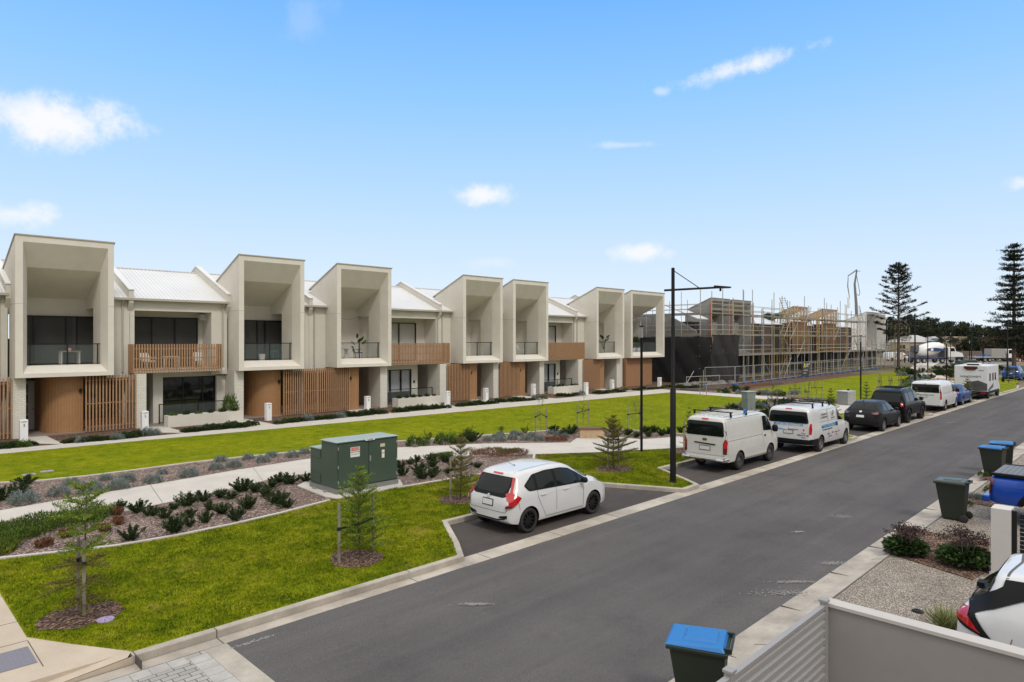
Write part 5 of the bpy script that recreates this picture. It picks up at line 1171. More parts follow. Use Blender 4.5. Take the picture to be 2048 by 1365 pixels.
# ------------------------------------------------------------ right-hand drives: white crossover and blue pickup, tails to the street
P_w4 = paint('paint_white_gloss', (.72,.73,.75), .2)
c = vehicle('crossover', 'gloss white crossover with red wraparound tail light, backed towards the street at lower right', 'car', 11.17, 2.05, -.02, R(-90))
c.loft(4.6, .93, [(0,.88),(.03,1.06),(.14,1.20),(.34,1.42),(.40,1.585),(.55,1.63),(1.4,1.69),(2.3,1.66),(2.9,1.45),(3.35,1.17),(4.1,1.05),(4.45,.9),(4.6,.6)],
       [(0,1.02),(.5,1.12),(1.5,1.08),(3.4,1.0),(4.6,.8)], [(0,.42),(.2,.32),(4.1,.28),(4.6,.36)], [(0,.74),(.05,.82),(.18,.89),(.5,.93),(3.8,.93),(4.3,.85),(4.6,.6)], [(0,.70),(.4,.68),(1.2,.70),(2.3,.68),(4.6,.5)], m=P_w4, wheels=[(.95,0),(3.65,0)], wr=.36, archr=.41)
c.wheels([.95,3.65], .36, .23, M_rims, spokes=5, sp_w=.06)
c.rear('rear_window', roundp([(-.66,1.53),(.66,1.53),(.74,1.17),(-.74,1.17)], .04), M_cglass, off=.006)
c.right('window_surround', [(.10,1.16),(.50,1.47),(.52,1.55),(.95,1.58),(2.2,1.575),(2.75,1.37),(3.1,1.12),(3.1,1.07),(1.6,1.10),(1.15,1.13),(.98,1.37),(.72,1.36),(.16,1.06)], M_plast, off=.014, grid=.04)
c.left('window_surround', [(.10,1.16),(.50,1.47),(.52,1.55),(.95,1.58),(2.2,1.575),(2.75,1.37),(3.1,1.12),(3.1,1.07),(1.6,1.10),(1.15,1.13),(.98,1.37),(.72,1.36),(.16,1.06)], M_plast, off=.014, grid=.04)
c.both('side_window', [roundp([(1.20,1.19),(1.75,1.14),(1.75,1.52),(1.06,1.52),(1.06,1.42)], .04), roundp([(1.85,1.14),(2.9,1.12),(2.6,1.35),(2.2,1.52),(1.85,1.53)], .04)], M_cglass, off=.02)
c.rcorner('lamp_surround', [(.50,.98),(.66,1.17),(.72,1.165),(1.02,.72),(.84,.84),(.62,.92)], M_plast, off=.012, grid=.03)
c.rcorner('tail_light', roundp([(.515,1.0),(.60,1.13),(.69,1.08),(.86,.87),(.66,.955)], .01), M_red, off=.02, grid=.03)
c.rear('tail_light', [roundp([(-.80,.98),(-.40,1.0),(-.40,1.08),(-.78,1.12)], .02), roundp([(.40,1.0),(.80,.98),(.78,1.12),(.40,1.08)], .02)], M_red, off=.010)
c.decal('spoiler_gap', [[(.52,-.66),(.55,-.66),(.62,.0),(.55,.66),(.52,.66),(.59,.0)]], (0,0,-1), M_seam, off=.004)
q = MB(); q.tube((.16,.05,1.22),(.36,-.30,1.40),.014,n=6); q.box(.10,.20,-.05,.12,1.20,1.26); q.build('rear_wiper', M_plast, c.root)
c.arch_trim([.95,3.65], .36, .40, .50, M_plast); c.seams([[(1.80,1.1),(1.80,.45)],[(.62,.90),(.55,.60)]], .01); c.mirror(2.8, 1.18, P_w4, (.14,.2,.16), .92)
c = vehicle('pickup', 'bright blue pickup with flat grey tray cover, backed towards the street behind the white pillar', 'pickup', 21.5, 3.35, -.02, R(-90))
P_ub = paint('paint_bright_blue', (.012,.07,.42), .2, metal=.2)
c.loft(5.3, .95, [(0,.90),(.02,1.12),(.06,1.17),(.15,1.18),(1.6,1.20),(1.66,1.25),(1.95,1.70),(2.3,1.80),(3.2,1.80),(3.6,1.5),(3.95,1.22),(4.9,1.10),(5.2,.9),(5.3,.6)],
       [(0,1.05),(1.6,1.12),(4.0,1.08),(5.3,.9)], [(0,.52),(.2,.46),(4.9,.42),(5.3,.5)], [(0,.88),(.05,.92),(.2,.95),(4.6,.95),(5.1,.85),(5.3,.6)], [(0,.85),(1.6,.80),(2.3,.68),(3.3,.68),(5.3,.6)], m=P_ub, wheels=[(1.1,0),(4.3,0)], wr=.39, archr=.44, crown=.05)
c.wheels([1.1,4.3], .39, .26, M_rims, spokes=6, sp_w=.05, rr=.6)
m = MB(); m.box(.06,1.55,-.80,.80,1.18,1.235); tc_ = m.build('tray_cover', mat('cover_grey', (.16,.16,.165), .5), c.root, bevel=.012)
m = MB()
for k in range(12): m.box(.2+k*.11,.205+k*.11,-.74,.74,1.235,1.238)
m.build('cover_slats', M_plast, c.root); m = MB(); m.box(.04,1.6,-.90,-.80,1.18,1.25); m.build('side_rail', M_plast, c.root, bevel=.01); m = MB(); m.box(.04,1.6,.80,.90,1.18,1.25); m.build('side_rail', M_plast, c.root, bevel=.01)
c.rcorner('tail_light', roundp([(.60,.72),(.70,.74),(.72,1.10),(.60,1.10)], .02), M_dred, off=.01, grid=.05)
c.rear('handle', roundp([(-.12,.98),(.12,.98),(.12,1.06),(-.12,1.06)], .02), M_plast, off=.01); c.plate(0, .60)
m = MB(); m.box(-.16,.02,-.92,.92,.50,.66); m.build('rear_bumper', P_ub, c.root, bevel=.03)
c.both('side_window', [roundp([(2.02,1.25),(2.75,1.22),(2.75,1.65),(2.25,1.65)], .04), roundp([(2.85,1.22),(3.7,1.20),(3.3,1.62),(2.85,1.66)], .04)], M_cglass, off=.006)
c.arch_trim([1.1,4.3], .39, .435, .54, M_plast)
# ============================================================ STREET FURNITURE, FENCES, BINS
M_green = mat('kiosk_green', (.055,.085,.062), .5, var=.06, vscale=1.5, dirt=.06); M_greentop = mat('kiosk_roof', (.30,.36,.345), .5, var=.08, vscale=5)
M_gstl = mat('galvanised', (.30,.31,.31), .5, metal=.3, var=.08, vscale=6); M_white = mat('sign_white', (.75,.75,.74), .6); M_sred = mat('sign_red', (.62,.03,.025), .6)
M_pole = mat('pole_black', (.009,.009,.010), .55, spec=.25); M_lens = mat('lamp_glass', (.25,.26,.26), .2)
def W(px, d, z=0.0):
    k = (px-1024)/F; return (d*(CT+k*ST), d*(ST-k*CT), z)
# green transformer kiosk
kx, ky = 10.25, 17.5
t = thing('transformer_kiosk', 'green electrical kiosk with red and white danger sign on its concrete pad', 'electrical kiosk', (kx, ky, .04))
m = MB(); m.box(0,2.2,0,1.62,0,.14); m.build('plinth', mat('plinth_grey', (.20,.20,.19), .8, var=.1), t)
m = MB(); m.box(.02,2.18,.02,.92,.14,1.50); m.build('cabinet', M_green, t, bevel=.008)
m = MB(); m.box(.02,2.18,.923,1.60,.14,1.22); rr_ = m.build('rear_compartment', M_green, t, bevel=.008)
m = MB(); m.box(0,2.2,-.02,.95,1.503,1.53); m.add([(-.02,-.04,1.53),(2.22,-.04,1.53),(2.22,.97,1.53),(-.02,.97,1.53),(.1,.08,1.56),(2.1,.08,1.56),(2.1,.85,1.56),(.1,.85,1.56)],[(0,1,5,4),(1,2,6,5),(2,3,7,6),(3,0,4,7),(4,5,6,7)]); m.build('roof', M_greentop, t)
m = MB(); m.box(0,2.2,.96,1.63,1.223,1.25); m.build('rear_roof', M_greentop, t)
for a, b_ in ((.06,1.09),(1.11,2.14)):
    m = MB(); m.box(a,b_,-.006,.016,.18,1.46); dr = m.build('door', M_green, t, bevel=.006)
    m = MB(); [m.box((a if a < 1 else b_)-.03,(a if a < 1 else b_)+.01,-.014,-.004,z,z+.09) for z in (.3,.75,1.3)]; m.build('hinge', M_gstl, dr)
m = MB(); m.box(1.12,1.17,-.03,-.007,.85,1.02); m.build('handle', M_gstl, t)
def sign(t, x, y, z, w_, h_, m_): q = MB(); q.box(x-w_/2,x+w_/2,y-.004,y,z-h_/2,z+h_/2); return q.build('sign_plate', m_, t)
sign(t,.62,-.007,1.19,.32,.30,M_white); sign(t,.62,-.012,1.28,.28,.09,M_sred); writing('DANGER',.075,M_white,(.62,-.018,1.28),(R(90),0,0),t,'sign_text',.001); writing('HIGH VOLTAGE',.042,M_ink,(.62,-.013,1.19),(R(90),0,0),t,'sign_text',.001,bold=True); writing('NO UNAUTHORISED ENTRY',.022,M_ink,(.62,-.013,1.12),(R(90),0,0),t,'sign_text',.001)
sign(t,1.60,-.007,1.29,.17,.10,mat('sign_cream',(.6,.55,.42),.6)); sign(t,1.62,-.007,1.02,.10,.25,M_white); sign(t,1.62,-.012,1.05,.09,.03,mat('sign_gold',(.6,.4,.05),.6))
sign(t,1.12,-.045,1.52,.34,.055,M_white); writing('TC47895',.055,M_ink,(1.12,-.050,1.52),(R(90),0,0),t,'sign_text',.001,bold=True)
for (y0,y1,z0,n_) in ((1.0,1.5,1.0,4),(1.0,1.5,.24,5)):
    m = MB()
    for i in range(n_):
        for j in range(9): m.box(.008,.019,y0+j*.055,y0+j*.055+.04,z0+i*.045,z0+i*.045+.018)
    m.mat(1); m.box(.0,.0125,y0-.03,y1+.01,z0-.03,z0+n_*.045+.01); m.build('vent_slots', [M_black, M_green], t)
m = MB(); m.box(-.10,-.0,.5,.62,0,.05); m.build('lifting_lug', M_gstl, t); m = MB(); m.box(-.10,-.0,1.15,1.27,0,.05); m.build('lifting_lug', M_gstl, t)
# grey cabinet and louvred bin surround
g = G(1497, 831); t = thing('metal_cabinet', 'tall grey-green metal cabinet on the lawn behind the old white van', 'cabinet', g, R(-20))
M_cab = mat('cabinet_grey', (.20,.24,.225), .5, var=.05)
m = MB(); m.box(-.32,.32,-.25,.25,0,1.42); m.build('body', M_cab, t, bevel=.01); m = MB(); m.box(-.36,.36,-.29,.29,1.42,1.47); m.build('roof', M_greentop, t, bevel=.01)
m = MB(); m.box(-.37,-.30,-.30,-.02,1.0,1.28); m.build('meter_box', M_cab, t); m = MB(); m.box(-.02,.30,-.257,-.251,.15,1.36); m.build('door', M_cab, t)
g = G(1692, 810); t = thing('bin_surround', 'pale louvred metal bin surround beside the cross path, behind the sign-written van', 'bin surround', g, R(-10))
M_lv = mat('louvre_pale', (.50,.50,.48), .5, metal=.2, var=.05)
m = MB(); m.box(-.5,.5,-.4,.4,.05,.95); m.build('body', M_gstl, t); m = MB(); m.box(-.54,.54,-.44,.44,.95,1.0); m.build('lid', M_lv, t, bevel=.02); m = MB(); m.lathe([(.06,0),(.08,.06),(.05,.12),(0,.13)],12,(.3,0,1.0)); m.build('knob', M_plast, t)
m = MB()
for i in range(9): m.box(-.52,.52,-.43,-.40,.08+i*.10,.145+i*.10); m.box(.50,.53,-.40,.40,.08+i*.10,.145+i*.10)
m.build('louvre', M_lv, t)
# bench
g = G(1192, 877.5); t = thing('park_bench', 'sandstone block bench with red-brown timber seat beside the wide path', 'bench', (g[0], g[1]+.25, .02), R(-42))
m = MB(); m.box(-.58,.58,-.22,.22,0,.40); m.build('base', mat('sandstone', (.46,.33,.20), .85, var=.12, vscale=4, bump=.2), t, bevel=.01)
m = MB(); [m.box(-.63,.63,-.26+i*.105,-.165+i*.105,.403,.47) for i in range(5)]; m.build('seat', mat('bench_timber', (.16,.07,.05), .6, var=.15, vscale=8), t)
# lamp posts
def tall_lamp(g, label, arm_rz, h_=6.95):
    t = thing('street_lamp', label, 'street lamp', g, 0, 'tall black street lamps')
    m = MB(); m.lathe([(.13,0),(.13,.03),(.098,.05),(.092,3.0),(.062,3.05),(.055,h_-.02),(0,h_)],16); m.build('pole', M_pole, t, smooth=True, autosm=40)
    c_, s_ = math.cos(arm_rz), math.sin(arm_rz); P = lambda u, z: (c_*u, s_*u, z)
    m = MB(); m.tube(P(-.28, h_-.74), P(1.35, h_-.66), .035, n=8); m.build('arm', M_pole, t); m = MB(); m.tube(P(.04, h_-.12), P(.85, h_-.68), .014, n=6); m.build('brace', M_pole, t)
    m = MB(); a, b_ = Vector(P(1.30, 0)), Vector(P(1.82, 0)); n_ = Vector((-s_, c_, 0))
    z0 = h_-.69
    m.add([tuple(a+n_*.06+Vector((0,0,z0))), tuple(a-n_*.06+Vector((0,0,z0))), tuple(b_-n_*.12+Vector((0,0,z0+.01))), tuple(b_+n_*.12+Vector((0,0,z0+.01))), tuple(a+n_*.06+Vector((0,0,z0+.10))), tuple(a-n_*.06+Vector((0,0,z0+.10))), tuple(b_-n_*.10+Vector((0,0,z0+.05))), tuple(b_+n_*.10+Vector((0,0,z0+.05)))],
          [(0,1,2,3),(7,6,5,4),(0,4,5,1),(1,5,6,2),(2,6,7,3),(3,7,4,0)]); m.tube(P(1.5,z0-.09),P(1.5,z0),.035,n=8); m.build('lantern', M_pole, t, bevel=.01)
    return t
AR = R(-50)
g = G(1346, 965); tall_lamp(g, 'tall black street lamp on the grass tip in front of the old white van', AR)
g = W(1830, 58.5); tall_lamp(g, 'tall black street lamp rising behind the clean newer white van', AR)
g = W(2015, 78); tall_lamp(g, 'tall black street lamp near the right edge, right of the motorhome', AR)
g = W(1855.5, 100); tall_lamp(g, 'distant tall black lamp between the two pines, left of the truck cab', AR); g = W(1943, 130); tall_lamp(g, 'most distant tall black lamp, seen against the flatbed truck', AR)
def path_lamp(g, label, h_=4.95):
    t = thing('path_lamp', label, 'lamp post', g, 0, 'slim black path lamps')
    m = MB(); m.lathe([(.10,0),(.10,.02),(.055,.03),(.05,h_-.58),(.06,h_-.56),(.06,h_-.50),(0,h_-.50)],12); m.build('pole', M_pole, t, smooth=True, autosm=40)
    m = MB(); m.lathe([(.065,h_-.50),(.065,h_-.06),(0,h_-.06)],12); m.build('lens', M_lens, t, smooth=True, autosm=40); m = MB(); m.lathe([(.085,h_-.06),(.085,h_),(0,h_)],12); m.build('cap', M_pole, t)
path_lamp(G(1283, 904), 'slim path lamp standing between the bench and the nearest tall street lamp', 5.2)
path_lamp(G(1721.5, 808), 'slim path lamp behind the roof of the charcoal crossover'); path_lamp(W(1893, 70), 'slim path lamp on the winding path in front of the truck cab', 4.7); path_lamp(W(1939, 100), 'slim path lamp just behind the motorhome roof', 4.6)
path_lamp(W(1966, 125), 'slim path lamp in front of the flatbed truck tray', 5.6); path_lamp(W(1901, 120), 'slim path lamp just right of the mixer truck drum', 6.0)
# pit lids in the grass
M_pit = mat('pit_lid_mauve', (.32,.26,.36), .7, var=.1)
def lid(g, label, rx, ry, m_, round_=True, cat='pit lid'):
    t = thing('pit_lid', label, cat, g)
    m = MB()
    if round_:
        m.lathe([(1.0,0),(1.0,.02),(.9,.024),(0,.024)],24); m.v = [(a*rx,b*ry,c) for a,b,c in m.v]
    else: m.box(-rx,rx,-ry,ry,0,.02)
    m.build('lid', m_, t); m = MB(); m.box(-.03,-.01,-rx*.5,-rx*.35,.024,.028); m.box(.02,.04,rx*.35,rx*.5,.024,.028); m.build('finger_hole', M_black, t)
lid(G(211,1241), 'round mauve pit lid in the grass beside the nearest staked tree', .13, .13, mat('pit_lilac', (.36,.28,.46), .6)); lid(G(58,950), 'rectangular grey pit lid in the lawn, left one of the pair', .19, .15, M_pit, False); lid(G(94,943.5), 'rectangular mauve-grey pit lid in the lawn, right one of the pair', .19, .15, M_pit, False)
g = G(1836, 1224, -.02); lid(g, 'small round dark drain cover in the pebbled driveway', .09, .09, M_plast, True, 'drain cover')
# wheelie bins
M_bin = mat('bin_green', (.014,.020,.013), .5, var=.06); M_lidb = mat('bin_lid_blue', (.018,.16,.44), .42, var=.05); M_lidg = mat('bin_lid_green', (.05,.065,.055), .35)
def bin_(g, rz, label, lidm):
    t = thing('wheelie_bin', label, 'wheelie bin', g, rz, 'wheelie bins at the kerb')       # front faces -x of the bin frame
    m = MB(); b0 = [(-.22,-.20),(.24,-.20),(.24,.20),(-.22,.20)]; b1 = [(-.36,-.29),(.30,-.29),(.30,.29),(-.36,.29)]
    V = [(x,y,.03) for x,y in b0]+[(x,y,.96) for x,y in b1]; m.add(V, [(0,3,2,1),(0,1,5,4),(1,2,6,5),(2,3,7,6),(3,0,4,7),(4,5,6,7)]); m.build('body', M_bin, t, bevel=.025)
    m = MB(); m.box(-.39,.33,-.32,.32,.93,.975); m.build('rim', M_bin, t, bevel=.01)
    m = MB(); m.add([(-.41,-.31,.978),(.30,-.31,.978),(.30,.31,.978),(-.41,.31,.978),(-.37,-.27,1.01),(.26,-.27,1.035),(.26,.27,1.035),(-.37,.27,1.01)], [(0,3,2,1),(0,1,5,4),(1,2,6,5),(2,3,7,6),(3,0,4,7),(4,5,6,7)])
    m.add([(-.22,-.18,1.01),(.2,-.18,1.03),(.2,.18,1.03),(-.22,.18,1.01),(-.18,-.14,1.04),(.18,-.14,1.055),(.18,.14,1.055),(-.18,.14,1.04)], [(0,1,5,4),(1,2,6,5),(2,3,7,6),(3,0,4,7),(4,5,6,7)]); m.build('lid', lidm, t, bevel=.012)
    m = MB(); m.tube((.36,-.22,1.0),(.36,.22,1.0),.016,n=8); m.box(.28,.37,-.25,-.22,.96,1.02); m.box(.28,.37,.22,.25,.96,1.02); m.build('handle', M_bin, t)
    for sg in (-1, 1):
        m = MB(); m.lathe([(0,-.03),(.08,-.03),(.1,-.02),(.1,.02),(.08,.03),(.04,.03),(.04,.015),(0,.015)],20,(.27,sg*.28,.10),axis='y'); m.build('wheel', M_tyre, t, smooth=True, autosm=40)
bin_((20.25,4.05,-.03), R(-90), 'dark green wheelie bin with grey-green lid, alone beside the pebbled driveway', M_lidg)
bin_((27.55,4.35,-.03), R(-95), 'green wheelie bin with blue lid, front one of the pair by the blue pickup', M_lidb)
bin_((28.95,4.30,-.03), R(-84), 'green wheelie bin with blue lid, rear one of the pair by the blue pickup', M_lidb)
bin_((7.45,4.12,-.06), R(-68), 'green wheelie bin with bright blue lid, nearest, at the bottom edge', M_lidb)
# low boundary wall, louvred fence, pillar and black gate on the near side
t = thing('boundary_wall', 'smooth grey rendered boundary wall with pale flat capping, bottom right', 'wall', (7.42, 2.66, -.02))
m = MB(); m.box(0,.13,-9,0,0,1.78); m.build('wall', mat('wall_grey', (.275,.26,.25), .85, var=.05, vscale=2, bump=.08, bscale=120), t); m = MB(); m.box(-.02,.155,-9,.0,1.78,1.815); m.build('capping', mat('cap_pale', (.50,.47,.44), .7, var=.03), t)
t = thing('louvre_fence', 'pale grey aluminium louvre fence with square posts, bottom right corner', 'fence', (5.25, 2.65, -.02))
M_al = mat('aluminium_grey', (.30,.29,.285), .5, var=.03)
for x in (-2.2, 0, 2.13): m = MB(); m.box(x-.035,x+.035,-.035,.035,0,1.83); m.box(x-.045,x+.045,-.045,.045,1.83,1.86); m.build('post', M_al, t, bevel=.006)
for a, b_ in ((-2.165,-.035),(.035,2.095)):
    q = thing('panel', None, None); q.parent = t
    m = MB()
    for i in range(18): z = .10+i*.093; m.add([(a,-.028,z),(b_,-.028,z),(b_,.02,z+.035),(a,.02,z+.035),(a,-.028,z+.05),(b_,-.028,z+.05),(b_,.02,z+.066),(a,.02,z+.066)],[(0,1,5,4),(4,5,6,7),(2,3,7,6),(0,3,2,1),(0,4,7,3),(1,2,6,5)])
    m.build('louvre', M_al, q); m = MB(); m.box(a,b_,-.025,.03,1.765,1.80); m.build('rail', M_al, q); m = MB(); m.box(a,b_,-.025,.03,.04,.08); m.build('rail', M_al, q)
for o in list(bpy.data.objects):
    if o.name.startswith('panel') and o.type == 'EMPTY': pass
t = thing('gate_pillar', 'square white rendered pillar between the driveways at the right edge', 'pillar', (15.95, 2.25, -.02))
m = MB(); m.box(0,.42,0,.32,0,1.32); m.build('shaft', mat('pillar_render', (.58,.565,.54), .8, var=.03, bump=.2, bscale=70), t, bevel=.006)
m = MB(); m.box(-.02,.0-.001,-.02,.34,0,.06); m.build('base', mat('pillar_render', (.58,.565,.54)), t)
t = thing('slatted_gate', 'black horizontal slat gate running from the white pillar past the right edge', 'gate', (16.05, 2.27, -.02))
m = MB(); m.box(-.02,.06,-.10,-.02,0,1.30); m.build('post', M_black, t); m = MB(); m.box(-.03,.03,-4.2,-.15,1.20,1.26); m.build('rail', M_black, t)
m = MB()
for i in range(14): m.box(-.02,.02,-4.2,-.15,.10+i*.082,.165+i*.082)
m.build('slats', M_black, t); m = MB(); [m.box(.021,.05,-y-.04,-y,.05,1.2) for y in (.3,2.2,4.1)]; m.build('stile', M_black, t)
# balcony and porch things
def prop(name, label, cat, x, y, z, rz=0): return thing(name, label, cat, (x*S_, y*S_, z*S_), rz)
M_wht = mat('furniture_white', (.6,.6,.59), .5); M_pot = mat('pot_white', (.68,.68,.67), .5); M_cane = mat('furniture_cane', (.30,.22,.14), .7)
t = prop('balcony_table', 'small wooden table with pink cup on the leftmost framed balcony', 'table', 8.2, 40.3, 3.42); m = MB(); m.box(-.45,.45,-.3,.3,.68,.72); m.build('table_top', M_cane, t)
for x in (-.38,.38): m = MB(); m.box(x-.03,x+.03,-.25,.25,0,.68); m.build('leg', M_wht, t)
t = prop('cup', 'pink cup standing on the leftmost balcony table', 'cup', 8.2, 40.3, 4.17); m = MB(); m.lathe([(0,0),(.07,0),(.08,.14),(.06,.14),(.05,.02)],14); m.build('body', mat('cup_pink', (.6,.35,.32), .5), t)
def chair(label, x, y, z, rz, m_, arms=True):
    t = prop('armchair', label, 'chair', x, y, z, rz)
    m = MB(); m.box(-.26,.26,-.26,.26,.36,.44); m.build('seat', m_, t, bevel=.02); m = MB(); m.prism([(-.26,.22,.44),(-.26,.30,.44),(-.26,.42,.86),(-.26,.36,.86)],(.52,0,0)); m.build('backrest', m_, t, bevel=.02)
    for sx in (-.24,.24):
        for sy in (-.22,.24): m = MB(); m.tube((sx,sy,0),(sx,sy,.37),.018,n=6); m.build('leg', m_, t)
        m = MB(); m.box(sx-.02,sx+.02,-.22,.28,.60,.63); m.build('armrest', m_, t)
chair('white slatted outdoor chair behind the leftmost timber balcony screen', 12.0, 40.6, 3.12, .3, M_wht); chair('white outdoor chair at the right end of the leftmost timber balcony screen', 14.7, 40.6, 3.12, -.3, M_wht)
t = prop('balcony_table', 'white outdoor table behind the leftmost timber balcony screen', 'table', 13.1, 40.5, 3.12); m = MB(); m.box(-.4,.4,-.3,.3,.62,.66); m.build('table_top', M_wht, t)
for x in (-.36,.36):
    for y in (-.26,.26): m = MB(); m.box(x-.02,x+.02,y-.02,y+.02,0,.62); m.build('leg', M_wht, t)
t = prop('planter_pot', 'small white pot on the balcony of the house with grey curtains', 'pot', 18.4, 40.3, 3.42); m = MB(); m.lathe([(0,0),(.15,0),(.19,.42),(.16,.42),(.13,.1)],16); m.build('pot', M_pot, t)
t = prop('stool', 'teal metal stool on the balcony of the house with grey curtains', 'stool', 19.2, 40.3, 3.42); m = MB(); m.box(-.17,.17,-.17,.17,.58,.62); m.build('seat', mat('teal_paint', (.02,.16,.20), .5), t)
for x in (-.16,.16):
    for y in (-.16,.16): m = MB(); m.tube((x*1.15,y*1.15,0),(x,y,.58),.015,n=6); m.build('leg', mat('teal_paint', (.02,.16,.20)), t)
t = prop('balcony_table', 'round white pedestal table on the third framed balcony from the left', 'table', 24.4, 40.4, 3.42); m = MB(); m.lathe([(0,.70),(.45,.70),(.45,.74),(0,.74)],20); m.build('table_top', M_wht, t); m = MB(); m.lathe([(.25,0),(.22,.04),(.12,.3),(.1,.5),(.18,.70),(0,.70)],16); m.build('pedestal', M_pot, t)
chair('dark armchair with pale cushion on the third framed balcony from the left', 25.4, 40.5, 3.42, 1.2, mat('furniture_charcoal', (.05,.05,.055), .6)); chair('black and white patterned armchair on the fourth framed balcony', 35.0, 40.3, 3.42, -.5, M_wht)
chair('grey sofa chair on the fifth framed balcony', 40.6, 40.6, 3.42, -.5, mat('furniture_charcoal', (.05,.05,.055), .6)); chair('slim white chair on the fifth framed balcony', 41.6, 40.3, 3.42, .5, M_wht)
# string lights and wooden rail hung on the third framed balcony
t = prop('string_lights', 'string of small bulbs hung across the third framed balcony', 'string lights', 22.9, 40.0, 6.1)
m = MB(); pts = [(i*.16, .3+.0*i, .10*math.sin(i*1.1)*.6+.35*(i/14-.5)**2*4*.3+.05) for i in range(15)]; m.path(pts, .008, 4); m.build('cable', M_black, t)
m = MB(); m.lathe([(0,-.06),(.02,-.05),(.02,0),(0,0)],6,pts[3]); m.build('bulb', M_lens, t); m = MB(); m.lathe([(0,-.06),(.02,-.05),(.02,0),(0,0)],6,pts[8]); m.build('bulb', M_lens, t)
t = prop('doorstep_pots', 'pair of little clay pots inside the leftmost porch', 'pots', 7.5, 40.6, .08); m = MB(); m.lathe([(0,0),(.10,0),(.13,.2),(.1,.2)],12); m.build('pot', M_cane, t); m = MB(); m.lathe([(0,0),(.10,0),(.13,.2),(.1,.2)],12,(.35,.1,0)); m.build('pot', M_pot, t)
# ============================================================ PLANTS
import re as re_
def lmat(name, c0, c1, c2=None, sc=9):
    def f(t, tcn, N, noise, ramp, mix, bump, b):
        gm = N('ShaderNodeNewGeometry')
        x = ramp(gm.outputs['Random Per Island'], [(0, c0), (.6, c1), (1, c2 or tuple(min(1, q*1.5) for q in c1))])
        t.links.new(x, b.inputs['Base Color']); b.inputs['Specular IOR Level'].default_value = .15
    return nodes_mat(name, f, .65)
L_dark = lmat('leaf_dark_green', (.012,.026,.010), (.03,.055,.018), (.07,.10,.03)); L_grey = lmat('leaf_grey_green', (.09,.12,.11), (.20,.245,.225), (.36,.41,.385)); L_mid = lmat('leaf_mid_green', (.03,.06,.012), (.07,.12,.02), (.13,.19,.035))
L_yel = lmat('leaf_yellow_green', (.07,.10,.012), (.15,.19,.02), (.28,.28,.04)); L_pine = lmat('needle_young', (.06,.10,.012), (.15,.23,.025), (.28,.34,.05)); L_pineb = lmat('needle_browning', (.07,.07,.018), (.15,.14,.03), (.23,.19,.05))
L_pined = lmat('needle_dark', (.008,.013,.008), (.018,.027,.014), (.035,.045,.022)); L_red = lmat('groundcover_red', (.07,.03,.02), (.15,.06,.035), (.22,.12,.06)); L_gc = lmat('groundcover_green', (.025,.05,.008), (.07,.12,.015), (.14,.19,.03))
L_plum = lmat('flower_plum', (.03,.017,.018), (.075,.045,.045), (.14,.10,.085)); L_far = lmat('foliage_far', (.012,.018,.010), (.028,.038,.018), (.05,.055,.028)); L_brush = lmat('foliage_brown', (.035,.03,.018), (.07,.055,.035), (.11,.09,.06))
M_bark = mat('bark_brown', (.10,.075,.055), .9, var=.2); M_twig = mat('bark_grey', (.20,.17,.14), .9, var=.2); M_stake = mat('stake_timber', (.26,.22,.185), .85, var=.2, vscale=6); M_tie = mat('black_tie', (.012,.012,.012), .7)
def leafmesh(name, P, D, ln, wd, m, parent=None, rng=None):
    """n leaves: quads (kite shaped) at P pointing along D"""
    rng = rng or np.random; n = len(P); D = D/np.maximum(1e-6, np.linalg.norm(D, axis=1))[:, None]
    rv = rng.normal(size=(n, 3)); S = np.cross(D, rv); S /= np.maximum(1e-6, np.linalg.norm(S, axis=1))[:, None]
    ln = np.broadcast_to(ln, n)[:, None]; wd = np.broadcast_to(wd, n)[:, None]
    V = np.stack([P, P+D*ln*.5+S*wd*.5, P+D*ln, P+D*ln*.5-S*wd*.5], 1).astype(np.float32)
    me = bpy.data.meshes.new(name); me.vertices.add(4*n); me.loops.add(4*n); me.polygons.add(n)
    me.vertices.foreach_set('co', V.ravel()); me.loops.foreach_set('vertex_index', np.arange(4*n, dtype=np.int32)); me.polygons.foreach_set('loop_start', np.arange(0, 4*n, 4, dtype=np.int32))
    me.update(); me.materials.append(m); o = bpy.data.objects.new(name, me); COL.objects.link(o)
    if parent: o.parent = parent
    return o
def shrub_dome(name, h, r, n, ln, wd, m, rng, up=.6, parent=None):
    a = rng.uniform(0, 2*np.pi, n); u = rng.uniform(0, 1, n)**.5; el = rng.uniform(.05, 1, n)
    sh = (1+.22*np.sin(3*a+rng.uniform(0, 6))+.12*np.sin(7*a))*rng.uniform(.55, 1.0, n)**.35
    el2 = np.arccos(1-el); rr = np.sin(el2)*r*sh*rng.uniform(.6, 1, n)**.3; zz = np.cos(el2)*h*sh*rng.uniform(.45, 1, n)**.5*.85
    P = np.stack([rr*np.cos(a), rr*np.sin(a), zz], 1)
    D = np.stack([np.cos(a)*np.sin(el2), np.sin(a)*np.sin(el2), np.cos(el2)*.8+up], 1)+rng.normal(0, .35, (n, 3))
    return leafmesh(name, P, D, ln*rng.uniform(.6, 1.3, n), wd*rng.uniform(.7, 1.2, n), m, parent, rng)
